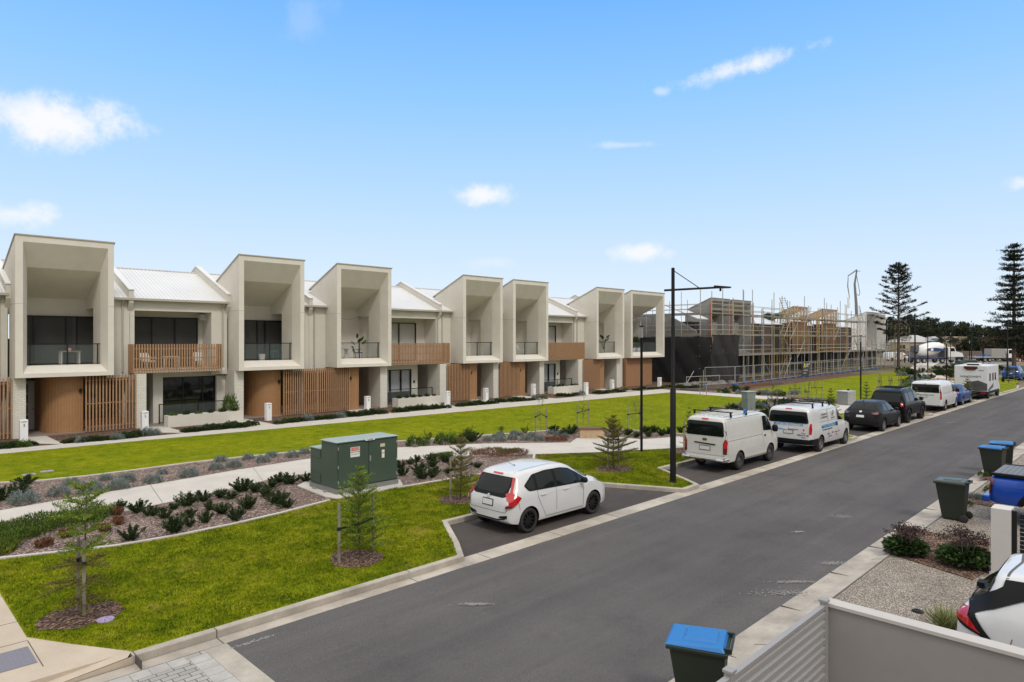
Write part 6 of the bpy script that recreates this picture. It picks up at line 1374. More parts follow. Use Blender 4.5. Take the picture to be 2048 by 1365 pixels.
def shrub_spiky(name, h, r, stems, n, ln, wd, m, rng, parent=None):
    P = []; D = []
    for s in range(stems):
        a = rng.uniform(0, 2*np.pi); t = rng.uniform(.05, 1.0)**.8; L_ = h*rng.uniform(.65, 1.05)*(1.15-.4*t); dr = np.array([np.cos(a)*t*r*1.0, np.sin(a)*t*r*1.0, L_])
        b0 = np.array([np.cos(a), np.sin(a), 0])*rng.uniform(0, .25)*r
        k = n//stems; q = rng.uniform(.12, 1, k)
        base = b0+q[:, None]*dr+rng.normal(0, .02, (k, 3))
        aa = rng.uniform(0, 2*np.pi, k); dd = np.stack([np.cos(aa), np.sin(aa), rng.uniform(.3, 1.2, k)], 1)+dr/np.linalg.norm(dr)*.6
        P.append(base); D.append(dd)
    return leafmesh(name, np.concatenate(P), np.concatenate(D), ln, wd, m, parent, rng)
def protos(kind, mk, k=3):
    return [mk(np.random.RandomState(100*k+i)).data for i in range(k)]
_tmp = []
def keep(o): _tmp.append(o); return o
PG = [keep(shrub_dome('foliage', .64, .50, 2300, .085, .024, L_grey, np.random.RandomState(i), .7)) for i in range(3)]
PD = [keep(shrub_spiky('foliage', .55, .46, (24, 30, 18, 36)[i], 2400, .07, .032, L_dark, np.random.RandomState(10+i))) for i in range(4)]
PM = [keep(shrub_dome('foliage', .50, .45, 1100, .09, .035, L_mid, np.random.RandomState(20+i), .5)) for i in range(2)]
PY = [keep(shrub_spiky('foliage', .60, .30, 10, 700, .08, .035, L_yel, np.random.RandomState(30+i))) for i in range(2)]
PL = [keep(shrub_dome('foliage', .42, .55, 1300, .09, .05, L_dark, np.random.RandomState(40+i), .5)) for i in range(3)]
def put(name, src, label, cat, g, sc, group, rz=None):
    o = bpy.data.objects.new(name, src.data); COL.objects.link(o); o.location = g; s = sc if isinstance(sc, tuple) else (sc, sc, sc); o.scale = s
    o.rotation_euler = (0, 0, random.uniform(0, 6.28) if rz is None else rz); return tag(o, label, cat, group)
def pxs(px, py, wpx, base=.5):
    d = (HC)*F/(py-HY); return wpx/F*d/(2*base)
GA = 'blue-grey shrubs in the mulch bed between the lawn and the wide path'
for px, py, w_ in ((47,1008,50),(119,992,40),(141,972,30),(184.6,987,48),(211,961.5,25),(236,979,40),(254,963.6,34),(307.6,966,34),(326,949,20),(377,954,36),(431,940,28),(441,924,24),(469,935,30),(496,919,22),(525,925,28),(544,914,22),(585,915,26),(610,908,22)):
    put('shrub', random.choice(PG), 'rounded blue-grey shrub in the long mulch bed left of the green kiosk', 'shrub', G(px, py), pxs(px, py, w_, .5), GA)
for px, py, w_ in ((975,883,20),(1000,883,23),(1001,873,19),(1025,880,21),(1028,870,18),(1051,881,22),(1063,875,20),(1078,882,24),(1101,869,17),(1116,872,17),(1129,876,18),(990,876,16),(1040,872,16)):
    put('shrub', random.choice(PG), 'small rounded silver-grey shrub in the bed left of the park bench', 'shrub', G(px, py), pxs(px, py, w_, .5), 'silver-grey shrubs left of the bench')
for px, py, w_ in ((4,1003,44),(36,990,36)): put('shrub', random.choice(PD), 'dark green shrub at the far left end of the upper mulch bed', 'shrub', G(px, py), pxs(px, py, w_, .42), 'dark shrubs at the left end of the upper bed')
put('shrub', PD[0], 'single leaning dark shrub beside the pit lids at the lawn edge', 'shrub', G(53,970), (.8,.55,.55), None)
for px, py, w_ in ((262,1081,46),(277,1026,36),(301,1033,28),(328,1038,30),(349,1066,42),(347,1020,22),(371,1014,34),(377,1037,24),(406,1004,28),(419,1022,26),(446,1028,30),(410,1047,30),(379,1054,22),(471,1041,34),(442,996,26),(461,999,26),(483,984,36),(511,986,28),(533,994,28),(542,977,26),(494,1020,36),(554,1009,32),(558,966,28),(580,969,34),(612,964,26),(573,1016,28),(238,1020,24),
                   (801,938,22),(806,952,26),(833,925,22),(837,945,26),(846,959,30),(861,922,20),(864,935,24),(872,948,24),(866,956,20),(892,926,24),(897,948,22),(955,936,18),(820,930,18),(905,935,20)):
    put('shrub', random.choice(PD), 'low dark green shrub in the mulch bed between the wide path and the front grass', 'shrub', G(px, py), (lambda q: (q*random.uniform(.8,1.3), q*random.uniform(.8,1.3), q*random.uniform(.75,1.15)))(pxs(px, py, w_*1.1, .42)), 'dark green shrubs in the front mulch bed')
for px, py, w_ in ((832,892,44),(892,888,46),(918,887,30)): put('shrub', random.choice(PM), 'bushy mid-green shrub in the bed directly right of the green kiosk', 'shrub', G(px, py), pxs(px, py, w_, .45), 'bushy green shrubs right of the kiosk')
for px, py, w_ in ((855,884,18),(938,876,20),(1051,868,13),(925,880,14),(1003,866,12)): put('shrub', random.choice(PY), 'upright yellow-green shrub at the lawn edge right of the kiosk', 'shrub', G(px, py), pxs(px, py, w_*1.2, .3), 'yellow-green shrubs right of the kiosk')
for px, py, w_ in ((945,885,30),(1108,866,20),(1143,869,24),(1131,873,22),(1254,871,18),(1290,866,18),(1306,866,19),(1272,876,16),(1297,875,16),(1324,872,18),(1336,869,18),(1361,866,16),(1225,860,14)):
    put('shrub', random.choice(PD), 'small dark shrub in the bed around the park bench', 'shrub', G(px, py), pxs(px, py, w_*1.15, .42), 'dark shrubs around the bench')
# shrubs under the terrace screens
def tline(px): 
    pts = [(-300,921),(0,899.6),(219,881.8),(512,853.5),(898,817),(1322,779)]
    for (a, b_), (c_, d_) in zip(pts, pts[1:]):
        if px <= c_: return b_+(px-a)*(d_-b_)/(c_-a)
    return 779
for a, b_, st in ((-60,50,13),(125,300,12),(362,498,12),(548,752,11),(786,885,9.5),(912,1000,8),(1012,1085,7),(1112,1160,7),(1184,1246,6),(1262,1395,5.5)):
    x = a
    while x < b_:
        y = tline(x)-random.uniform(1.5, 5); x += st*random.uniform(.8, 1.3)
        if y < 774: continue
        s = pxs(x, y, st*2.1, .5); put('shrub', random.choice(PL if random.random() < .75 else PM if random.random() < .7 else PG), 'low leafy shrub in the narrow bed along the front of the terraces', 'shrub', G(x, y), (s, s, s*random.uniform(.8, 1.3)), 'shrubs along the front of the terraces')
for pl, lab in ((H[2].planter, 'low plant in the long white planter below the leftmost timber balcony'), (H[5].planter, 'low plant in the white planter under the three blinds'), (H[8].planter, 'low plant in the farthest small white planter')):
    for i in range(6): put('planter_plant', random.choice(PM+PD), lab, 'plant', (pl[2]+.35+(pl[3]-pl[2]-.7)*i/5, pl[1], .52), random.uniform(.35, .6), lab.replace('low plant', 'plants'))
o = put('planter_shrub', PM[0], 'tall leafy green shrub at the right end of the leftmost white planter', 'shrub', (H[2].planter[3]-.5, H[2].planter[1]+.3, .55), (.9,.9,2.3), None)
# reddish and green ground cover
def cover(name, poly, n, h, m, z=.012):
    xs = [p[0] for p in poly]; ys = [p[1] for p in poly]; X = np.random.uniform(min(xs), max(xs), n*4); Y = np.random.uniform(min(ys), max(ys), n*4); k = inpoly(X, Y, poly); X, Y = X[k][:n], Y[k][:n]; n = len(X)
    hh = h*(.45+.55*np.abs(np.sin(X*2.1+Y*1.3)*np.cos(Y*2.7-X)))
    P = np.stack([X, Y, z+np.random.uniform(0, 1, n)*hh], 1); D = np.random.normal(0, .5, (n, 3)); D[:, 2] = np.abs(D[:, 2])+.5
    o = leafmesh(name, P, D, np.random.uniform(.05, .12, n), np.random.uniform(.012, .022, n), m); return tag(o, kind='stuff')
cover('ground_cover', GP((-60,1075),(0,1058),(60,1050),(130,1036),(200,1024),(232,1030),(200,1046),(120,1062),(50,1086),(30,1104),(0,1114),(-60,1120)), 15000, .30, L_gc)
cover('ground_cover', GP((0,1092),(28,1084),(40,1094),(20,1110),(0,1114)), 1500, .18, L_yel)
for a in (((222,1024),(246,1022),(242,1034),(224,1033)), ((70,1094),(100,1084),(106,1094),(72,1101)), ((118,1072),(146,1066),(146,1076),(122,1080)), ((196,1058),(220,1056),(220,1066),(198,1068)), ((228,1044),(246,1044),(244,1052),(228,1052))): cover('ground_cover', GP(*a), 900, .14, L_red)
cover('ground_cover', GP((938,905),(1000,902),(1060,908),(1050,915),(980,917),(940,915)), 3500, .2, L_red); cover('ground_cover', GP((1085,878),(1130,877),(1135,884),(1095,886)), 1500, .12, L_red)
cover('ground_cover', GP((990,904),(1040,905),(1036,910),(1000,910)), 900, .22, L_mid); cover('ground_cover', GP((862,914),(905,911),(905,918),(880,921)), 1600, .16, L_mid)
# right side: burgundy flower clumps and grass tuft
for k, (px, py, sc) in enumerate(((1812,1106,.52),(1930,1130,.62))):
    g = G(px, py); t = thing('flower_clump', ('large-leaved plant with plum seed heads, left of the two beside the kerb', 'large-leaved plant with plum seed heads, right one beside the white pillar')[k], 'plant', g)
    rg = np.random.RandomState(60+k); n = 1500
    a = rg.uniform(0, 6.28, n); r_ = rg.uniform(0, .85, n)**.6*.75*sc; z = .60*sc*np.sqrt(np.clip(1-(r_/(.8*sc))**2, .05, 1))*rg.uniform(.4, 1, n)
    leafmesh('leaves', np.stack([r_*np.cos(a), r_*np.sin(a), z], 1), np.stack([np.cos(a), np.sin(a), rg.uniform(-.2, .7, n)], 1)+rg.normal(0, .3, (n, 3)), rg.uniform(.08, .17, n), rg.uniform(.05, .09, n), lmat('leaf_broad', (.015,.035,.012), (.04,.075,.02), (.09,.14,.04)), t, rg)
    m = MB(); P = []; D = []
    for s in range(34):
        aa = rg.uniform(0, 6.28); rr2 = rg.uniform(0, .7)*sc; top = Vector((rr2*math.cos(aa)*1.1, rr2*math.sin(aa)*1.1, rg.uniform(.75, 1.1)*sc)); m.tube((rr2*.6*math.cos(aa), rr2*.6*math.sin(aa), .2), top, .006, .004, 4, False)
        for q in range(42): P.append(np.array(top)+rg.normal(0, (.06,.06,.025))); D.append(rg.normal(0, 1, 3))
    m.build('stems', M_twig, t); leafmesh('flower_heads', np.array(P), np.array(D), .04, .026, L_plum, t, rg)
g = G(1893, 1262, -.02); rg = np.random.RandomState(70); n = 420; a = rg.uniform(0, 6.28, n); P = np.stack([rg.normal(0, .05, n), rg.normal(0, .05, n), np.zeros(n)], 1); D = np.stack([np.cos(a)*rg.uniform(.1, 1, n), np.sin(a)*rg.uniform(.1, 1, n), rg.uniform(.5, 1, n)], 1)
o = leafmesh('grass_tuft', P, D, rg.uniform(.25, .5, n), .014, lmat('grass_variegated', (.10,.13,.03), (.28,.30,.12), (.5,.48,.28)), None, rg); o.location = g; tag(o, 'variegated grass tuft beside the white crossover, over the wall', 'grass tuft')
for px, py, s in ((1965,952,.35),(1948,997,.3),(1935,1010,.28),(1962,999,.3),(1985,985,.5)): put('shrub', random.choice(PM+PG), 'tiny green plant in the planting pockets beside the bins', 'plant', G(px, py), s, 'tiny plants beside the bins')
# ---- young Norfolk pines with stakes
def young_pine(seed, h, spread, nwh, m, droop=0.0, low=.12, lm=None, dens=1.0, prof=1):
    rg = np.random.RandomState(seed); t = thing('young_pine', 'x', 'tree')
    tr = MB(); pts = [(0,0,0)]; x = y = 0
    for i in range(1, 8): x += rg.normal(0, .008); y += rg.normal(0, .008); pts.append((x, y, h*.97*i/7))
    tr.path(pts, [.022-.002*i for i in range(8)], 6); tr.build('trunk', M_bark, t)
    P = []; D = []; LN = []; br = MB()
    P2 = []; D2 = []
    for w_ in range(nwh):
        f = w_/(nwh-1); z = h*(low+(1-low)*f**.92); L_ = spread*((1-f)**.75*.85+.16 if prof else .45+.5*(1-f)**.5*(f**.3+.4)*(1.0 if f < .93 else .8))*rg.uniform(.9, 1.08); nb = 5 if f < .9 else 4
        a0 = rg.uniform(0, 6.28)
        for b in range(nb):
            a = a0+2*np.pi*b/nb+rg.normal(0, .15); Lb = L_*rg.uniform(.7, 1.1); rise = (.25+.55*f-droop*(1-f))*rg.uniform(.7, 1.3)
            dirv = np.array([np.cos(a), np.sin(a), rise]); dirv /= np.linalg.norm(dirv); side = np.array([-np.sin(a), np.cos(a), 0])
            br.tube((0,0,z), tuple(np.array([0,0,z])+dirv*Lb), .007, .003, 4, False)
            PP_, DD_ = (P, D) if (w_ > nwh*.35 or lm is None) else (P2, D2); o3 = np.array([0,0,z])
            for u in np.arange(.10, 1.0, .075/max(.3, Lb*1.6)):
                cen = o3+dirv*Lb*u+np.array([0,0,-.10*droop*u*u])
                for sg in (-1, 1):
                    bl = (.34*Lb*(1-.75*u)+.03)*rg.uniform(.75, 1.15); dv = dirv*.62+side*sg*.80+np.array([0,0,.22]); dv /= np.linalg.norm(dv); k_ = max(2, int(bl/.012*dens))
                    for q in range(k_):
                        v_ = (q+rg.uniform(0, 1))/k_; PP_.append(cen+dv*bl*v_+rg.normal(0, .006, 3)); DD_.append(dv*.9+rg.normal(0, .45, 3)+np.array([0,0,.15]))
                PP_.append(cen); DD_.append(dirv+rg.normal(0, .4, 3))
    br.build('branches', M_bark, t); leafmesh('needles', np.array(P), np.array(D), rg.uniform(.035, .06, len(P)), .0125, m, t, rg)
    if P2: leafmesh('lower_needles', np.array(P2), np.array(D2), rg.uniform(.03, .05, len(P2)), .012, lm, t, rg)
    return t
def stake(g, h_, label, tie_to=None, tz=None, tilt=(0,0), group='timber tree stakes'):
    t = thing('timber_stake', label, 'stake', g, 0, group)
    m = MB(); m.prism([(-.022,-.022,0),(.022,-.022,0),(.022,.022,0),(-.022,.022,0)], (tilt[0]*h_, tilt[1]*h_, h_)); m.build('post', M_stake, t)
    if tie_to is not None:
        d = Vector(tie_to)-Vector(g); d.z = 0; tz = tz or h_*.6; p = Vector((tilt[0]*tz, tilt[1]*tz, tz)); q = MB(); 
        for dz in (-.012, .012): q.tube(tuple(p+Vector((0,0,dz))), tuple(Vector((d.x, d.y, tz-.02+dz*.5))), .014, .012, 6)
        q.box(p.x-.03,p.x+.03,p.y-.03,p.y+.03,tz-.035,tz+.035); q.build('tie', M_tie, t)
def place_pine(px, py, h_, spread, seed, label, m=L_pine, lm=None, stakes=(), nwh=9, xy=None, droop=0.0, dens=1.0, sh=1.35, tz=.85, prof=1):
    g = G(px, py) if xy is None else (*xy, 0); t = young_pine(seed, h_, spread, nwh, m, droop, lm=lm, dens=dens, prof=prof); t.location = g; tag(t, label, 'tree', 'staked young pines along the street')
    for k, (dx, dy) in enumerate(stakes):
        q = G(px+dx, py+dy) if xy is None else (xy[0]+dx, xy[1]+dy, 0)
        stake(q, sh, 'weathered timber stake tied to %s' % label.split(',')[0][:60].replace('young pine', 'the young pine') if False else 'grey timber stake holding up ' + re_.sub(r' ,.*', '', label.split(',')[0]).replace(' rear corner of the', ' corner of the'), g, tz)
    return t
place_pine(165,1226,2.05,.68,1, 'sparse young pine nearest the corner, in mulch beside the mauve lid', L_pine, L_pineb, ((-8,-4),(3,6)), 8, droop=.5, dens=1.5, prof=0, sh=1.25, tz=.87)
place_pine(720,1112,1.82,.72,2, 'bushy young pine on the front grass before the kiosk', L_pine, None, ((-42,14),(26,-12)), 11, dens=1.35, sh=1.22, tz=.70)
place_pine(921,1000,1.8,.68,3, 'brownish young pine left of the white hatchback', L_pineb, None, ((-20,3),(22,-12)), 10, dens=1.1, sh=1.25, tz=.9)
place_pine(1227,937,1.80,.95,4, 'open young pine in front of the park bench', L_pineb, None, ((-11,1),(10,1)), 9, dens=1.4, sh=1.4, tz=1.05)
place_pine(1378,900,1.72,.42,5, 'thin young pine at the left corner of the old van', L_pine, L_pineb, ((-10,2),), 8, sh=1.25, tz=1.0)
place_pine(0,0,1.75,.60,6, 'young pine behind the sign-written van bonnet', L_pine, None, (), 9, xy=(40.0,14.0), dens=1.5)
place_pine(0,0,1.8,.50,7, 'young pine behind the charcoal crossover roof', L_pine, None, ((.3,.1),), 8, xy=(46.9,14.2), dens=1.5)
place_pine(0,0,1.9,.55,8, 'young pine left of the clean newer van', L_pine, None, (), 8, xy=(56.0,14.2), dens=1.5)
place_pine(0,0,1.5,.5,9, 'young pine on the grass tip at the rear corner of the newer van', L_pineb, None, ((.1,.1),), 7, xy=(47.9,11.6))
place_pine(0,0,1.7,.6,10, 'young pine in front of the motorhome tail', L_pineb, None, ((.3,-.1),), 8, xy=(61.0,11.3), dens=1.5)
place_pine(0,0,1.8,.6,11, 'young pine left of the motorhome side', L_pine, None, (), 8, xy=(70,13.8), dens=1.5)
place_pine(0,0,1.7,.5,12, 'small staked young pine right of the motorhome, left one', L_pined, None, ((.4,.1),), 7, xy=(88.0,12.6)); place_pine(0,0,1.7,.5,13, 'small staked young pine right of the motorhome, right one', L_pined, None, ((-.3,.1),), 7, xy=(91.0,12.4))
# ---- bare saplings
def sapling(seed, h, spread, leaves, m=L_yel):
    rg = np.random.RandomState(seed); t = thing('sapling', 'x', 'tree'); b = MB(); P = []; D = []
    def grow(p, d, L_, r, lev):
        q = p+d*L_; b.tube(tuple(p), tuple(q), r, r*.6, 4, False)
        for _ in range(leaves if lev > 0 else 1): u = rg.uniform(0, 1); P.append(np.array(p+d*L_*u)); D.append(rg.normal(0, 1, 3))
        if lev < 3:
            for k in range(3 if lev else 9):
                a = rg.uniform(0, 6.28); u = rg.uniform(.3, 1.0) if lev else .3+.7*k/8; nd = (d*1.0+Vector((math.cos(a), math.sin(a), .2))*rg.uniform(.5, .9)).normalized(); grow(p+d*L_*u, nd, L_*(.42 if lev else spread/h)*rg.uniform(.6, 1.1), r*.5, lev+1)
    grow(Vector((0,0,0)), Vector((rg.normal(0,.03), rg.normal(0,.03), 1)).normalized(), h*.8, .013, 0)
    b.build('branches', M_twig, t); leafmesh('leaves', np.array(P), np.array(D), .035, .02, m, t, rg); return t
SAP = [(1082,866,1.75,.5,2,'bare sapling between two stakes above the silver shrubs',((-11,8),(11,8))),(1166,859,1.7,.5,2,'bare sapling between two stakes behind the bench',((-11,5),(11,-3))),(1270,865,1.85,.65,2,'wide bare sapling left of the slim path lamp',((-14,3),(10,0))),
       (1406,789,1.75,.4,6,'leafy sapling between two stakes on the terrace path corner',((-6,1),(7,1))),(1545,815,1.9,.45,6,'leafy sapling behind the sign-written van, left in its row',((-9,2),(9,2))),(1590,803,1.6,.4,3,'small sapling between stakes beside the cross path',((-11,0),(10,-1))),
       (1614,811,1.8,.4,4,'sapling beside the cross path, between two staked ones',((-4,0),(4,0))),(1633,800,1.7,.4,3,'sapling between tall pale stakes on the second lawn',((-10,1),(11,1))),(1760,784,1.6,.4,4,'sapling behind the charcoal crossover, left of three',((-3,0),(3,0))),(1781,783,1.5,.4,4,'sapling behind the black four-wheel drive, middle of three',((-3,0),(3,0))),(1800,781,1.5,.4,4,'sapling behind the black four-wheel drive, right of three',((-3,0),(3,0))),
       (1842,752,1.5,.6,2,'twiggy sapling beside the winding path, left one',((0,1),(8,1))),(1857,754,1.3,.5,2,'twiggy sapling beside the winding path, right one',((0,1),(5,1)))]
for i, (px, py, h_, sp, lv, lab, st) in enumerate(SAP):
    g = G(px, py); t = sapling(200+i, h_, sp, lv); t.location = g; tag(t, lab, 'tree', 'staked bare saplings in the park')
    for dx, dy in st: stake(G(px+dx, py+dy), 1.42, 'grey timber stake holding up the ' + (lab if 'three' in lab or 'one' in lab or 'row' in lab else lab.split(',')[0]), g, .95)
# shrubs around the cabinet and second lawn
for k in range(46):
    x = random.uniform(34.5, 50); y = random.uniform(17.0, 20.2) if x < 38 else random.uniform(17.0, 21.2); put('shrub', random.choice(PG+PD+PM), 'low shrub in the planting bed around the grey-green cabinet', 'shrub', (x, y, 0), random.uniform(.5, 1.0), 'shrubs around the grey-green cabinet')
cover('ground_cover', [(36,17.2),(40,17.2),(41,20),(37,19.5)], 3000, .25, lmat('groundcover_pink', (.12,.07,.06), (.22,.14,.12), (.34,.25,.22)))
for k in range(34):
    u = random.random(); x = 53.4+u*5; put('shrub', random.choice(PG+PD+PM+PY), 'low plant in the garden strip at the near corner of the second lawn', 'shrub', (x, random.uniform(22.5, 29), 0), random.uniform(.4, .8), 'plants at the near corner of the second lawn')
for k in range(40):
    x = random.uniform(70, 90); y = 17.4+(x-70)*.17+random.uniform(-.6, 1.0); put('shrub', random.choice(PG+PD+PM), 'low shrub in the bed beside the winding path', 'shrub', (x, y, 0), random.uniform(.7, 1.3), 'shrubs beside the winding path')
for k in range(50):
    x = random.uniform(95, 125); y = random.uniform(17, 26); put('shrub', random.choice(PG+PM+PD+PY), 'low shrub on the bank in front of the trucks', 'shrub', (x, y, 0), random.uniform(1.0, 1.9), 'shrubs on the bank in front of the trucks')
# potted balcony plants
def bigleaf(x, y, z, h_, label, n=9):
    t = prop('potted_plant', label, 'potted plant', x, y, z); m = MB(); m.lathe([(0,0),(.16,0),(.21,.38),(.18,.38),(.15,.3),(0,.3)],16); m.build('pot', M_pot, t)
    rg = np.random.RandomState(int(x*7)); L_ = MB(); s = MB()
    for k in range(n):
        a = rg.uniform(0, 6.28); tl = rg.uniform(.15, .45); hh = h_*rg.uniform(.6, 1.0); p = Vector((math.cos(a)*tl*.6, math.sin(a)*tl*.6, hh)); s.tube((0,0,.3), tuple(p), .010, .007, 5, False)
        d = Vector((math.cos(a), math.sin(a), .9)).normalized(); w_ = d.cross(Vector((rg.normal(), rg.normal(), rg.normal()))).normalized()*.11
        L_.add([tuple(p), tuple(p+d*.12+w_), tuple(p+d*.34+w_*.8), tuple(p+d*.48), tuple(p+d*.34-w_*.8), tuple(p+d*.12-w_)], [(0,1,2,3,4,5)])
    s.build('stems', L_dark, t); L_.build('leaves', L_dark, t)
bigleaf(25.1, 40.0, 3.42, 1.45, 'tall potted plant with paddle leaves on the third framed balcony', 5); bigleaf(53.0, 40.0, 3.42, 1.5, 'big-leaved plant in a white pot on the sixth framed balcony', 10)
for k in range(4):
    t = prop('potted_shrub', 'bushy potted shrub on the open corner balcony', 'potted plant', 57.0+k*.85, 40.5, 3.42); t['group'] = 'potted shrubs on the corner balcony'
    m = MB(); m.box(-.2,.2,-.2,.2,0,.45); m.build('pot', M_pot, t); q = bpy.data.objects.new('foliage', PD[k].data); COL.objects.link(q); q.parent = t; q.location = (0,0,.4); q.scale = (1.2,1.2,2.2)
for o in _tmp: COL.objects.unlink(o); bpy.data.objects.remove(o)
# ============================================================ UNFINISHED HOUSES, SCAFFOLDING, SITE FENCE
M_fc = mat('fibre_cement', (.27,.26,.245), .85, var=.12, vscale=1.5); M_stud = mat('pine_stud', (.48,.29,.13), .75, var=.15, vscale=5); M_wrap = mat('wall_wrap_dark', (.030,.024,.02), .8, var=.3, vscale=2); M_ply = mat('brown_board', (.10,.06,.042), .8, var=.25, vscale=2)
M_teal = mat('sarking_teal', (.03,.11,.12), .6, var=.2); M_sc = mat('scaffold_steel', (.36,.36,.34), .5, metal=.1, var=.15, vscale=1); M_scy = mat('scaffold_yellow', (.40,.34,.14), .6); M_deck = mat('scaffold_deck', (.24,.20,.16), .8, var=.15)
M_mesh = mat('black_shade_cloth', (.012,.011,.012), .9, alpha=.93); M_strap = mat('site_red', (.45,.05,.04), .6); M_whi = mat('primer_white', (.72,.71,.68), .8, var=.03)
def uh(label): 
    h = HB(62.0, label, 'unfinished house'); h.root.name = 'unfinished_house'; h.root['group'] = 'houses under construction'; h.last = True; h.sx = 1.026; return h
def body(h, x0, x1, m, z1=6.9, openings=(), y0=40.2):
    w_ = MB(); w_.box(x0, x1, y0, 49.8, 3.0, z1); h.put(w_, 'upper_shell', m); w_ = MB(); w_.box(x0, x1, y0+.6, 49.8, 0, 2.9); h.put(w_, 'ground_shell', M_wrap)
    s = MB(); s.box(x0, x1, 39.3, 49.8, 2.9, 3.0); h.put(s, 'floor_slab', M_fc)
    for (a, b_, z0, z1_) in openings: q = MB(); q.box(a, b_, y0-.02, y0+.03, z0, z1_); h.put(q, 'window_opening', M_inside)
def uroof(h, xa, xb, m=M_roof):
    r = MB(); r.prism([(xa, YE, roofz(YE)), (xa, YR_, roofz(YR_)), (xa, 50, roofz(50)), (xa, 50, roofz(50)-.08), (xa, YR_, roofz(YR_)-.09), (xa, YE, roofz(YE)-.08)], (xb-xa, 0, 0)); h.put(r, 'roof', m)
def frames(h, x0, x1, m=M_stud):
    """timber-framed projecting room"""
    for x in (x0, x1-.1):
        for i in range(8):
            y = 38.8+i*.45; zt = 9.6-.42*(y-38.7); q = MB(); q.box(x, x+.09, y, y+.09, 3.0, zt); h.put(q, 'stud', m)
        q = MB(); q.prism([(x,38.75,9.5),(x,38.75,9.65),(x,42.3,8.2),(x,42.3,8.05)],(.1,0,0)); h.put(q, 'top_plate', m)
        q = MB(); q.box(x,x+.1,38.8,42.2,5.9,6.02); h.put(q, 'nogging', m)
    n = int((x1-x0)/.5)
    for i in range(n+1):
        x = x0+(x1-x0-.1)*i/n; q = MB(); q.box(x, x+.08, 38.75, 38.85, 7.5, 9.5); h.put(q, 'stud', m)
    for z in (7.4, 8.3, 9.5): q = MB(); q.box(x0, x1, 38.72, 38.86, z, z+.12); h.put(q, 'lintel', m)
    q = MB(); q.box(x0, x1, 38.7, 40.2, 2.9, 3.05); h.put(q, 'floor_joists', m)
    q = MB(); q.box(x0+.12, x1-.12, 39.0, 39.05, 3.05, 7.35); h.put(q, 'brown_board', M_ply)
    q = MB(); q.box(x0+.1, x0+.13, 39.05, 42, 3.05, 7.2); h.put(q, 'brown_board', M_ply)
    for i in range(n+1): q = MB(); q.box(x0+(x1-x0-.1)*i/n, x0+(x1-x0-.1)*i/n+.06, 38.9, 39.0, 3.05, 7.4); h.put(q, 'stud', m)
    for i in range(7):
        x = x0+.1+(x1-x0-.3)*i/6; q = MB(); q.prism([(x,38.8,9.45),(x,38.8,9.6),(x,42.2,8.15),(x,42.2,8.0)],(.06,0,0)); h.put(q, 'rafter', m)
# pair clad in grey sheet
h = uh('grey sheeted unfinished houses behind the black shade cloth, nearest of the building site')
body(h, 68.3, 82.0, M_fc); save = M_rend
M_rend = M_fc
for a, b_ in ((70.2, 74.9), (75.4, 80.5)): boxroom(h, a, b_, ext=.3)
M_rend = save
for x in (75.0, 80.6, 70.1): q = MB(); q.box(x-.08, x+.08, 38.60, 38.66, 3.0, 9.3); h.put(q, 'red_strap', M_strap)
for x in (70.4, 74.6, 75.7, 80.2): q = MB(); q.box(x-.12, x+.12, 38.9, 39.15, 0, 2.9); h.put(q, 'post', M_fc)
h = uh('unfinished slat-type houses with white roofs between the grey and the timber-framed ones')
body(h, 82.2, 93.3, M_ply, openings=((84.0, 87.5, 3.5, 6.2), (89.5, 92.5, 3.5, 6.2))); uroof(h, 82.2, 93.0)
for i in range(12): q = MB(); q.box(84+i*.8, 84.1+i*.8, 39.3, 39.42, 0, 2.9); h.put(q, 'stud', M_stud if i % 3 else M_teal)
h = uh('open timber-framed unfinished house with teal sheeting, left of the two with bare frames')
body(h, 93.4, 103.9, M_ply, openings=((94.2, 98.4, 3.5, 6.5),), y0=41.2); frames(h, 93.8, 98.8); uroof(h, 99.0, 104.2)
q = MB(); q.prism([(91.5,40.4,8.6),(91.5,42.6,7.6),(91.5,42.6,7.3),(91.5,40.4,8.3)],(2.6,0,0)); h.put(q, 'teal_sheeting', M_teal)
for i in range(12): q = MB(); q.box(99.3+i*.4, 99.38+i*.4, 40.3, 40.4, 3.0, 6.8); h.put(q, 'stud', M_stud)
q = MB(); q.box(93.9, 98.7, 40.9, 41.1, 3.0, 7.2); h.put(q, 'inner_wall', M_ply)
h = uh('open timber-framed unfinished house with dark wall wrap, right of the two with bare frames')
body(h, 104.3, 121.5, M_wrap, openings=((112.5, 116.0, 3.4, 6.2),)); frames(h, 104.7, 110.6); uroof(h, 113, 121, M_roof); 
for i in range(10): q = MB(); q.box(105+i*.55, 105.08+i*.55, 39.9, 40.0, 3.0, 7.0); h.put(q, 'stud', M_stud)
q = MB(); q.box(112.6, 116.8, 39.0, 40.1, 3.0, 6.7); h.put(q, 'brown_cladding', M_ply)
h = uh('white primed unfinished houses with two tall narrow openings, end of the building site')
body(h, 122.0, 137.0, M_whi); M_rend = M_whi
for a, b_ in ((124.4, 129.6), (130.0, 135.4)): boxroom(h, a, b_, ext=.3)
M_rend = save
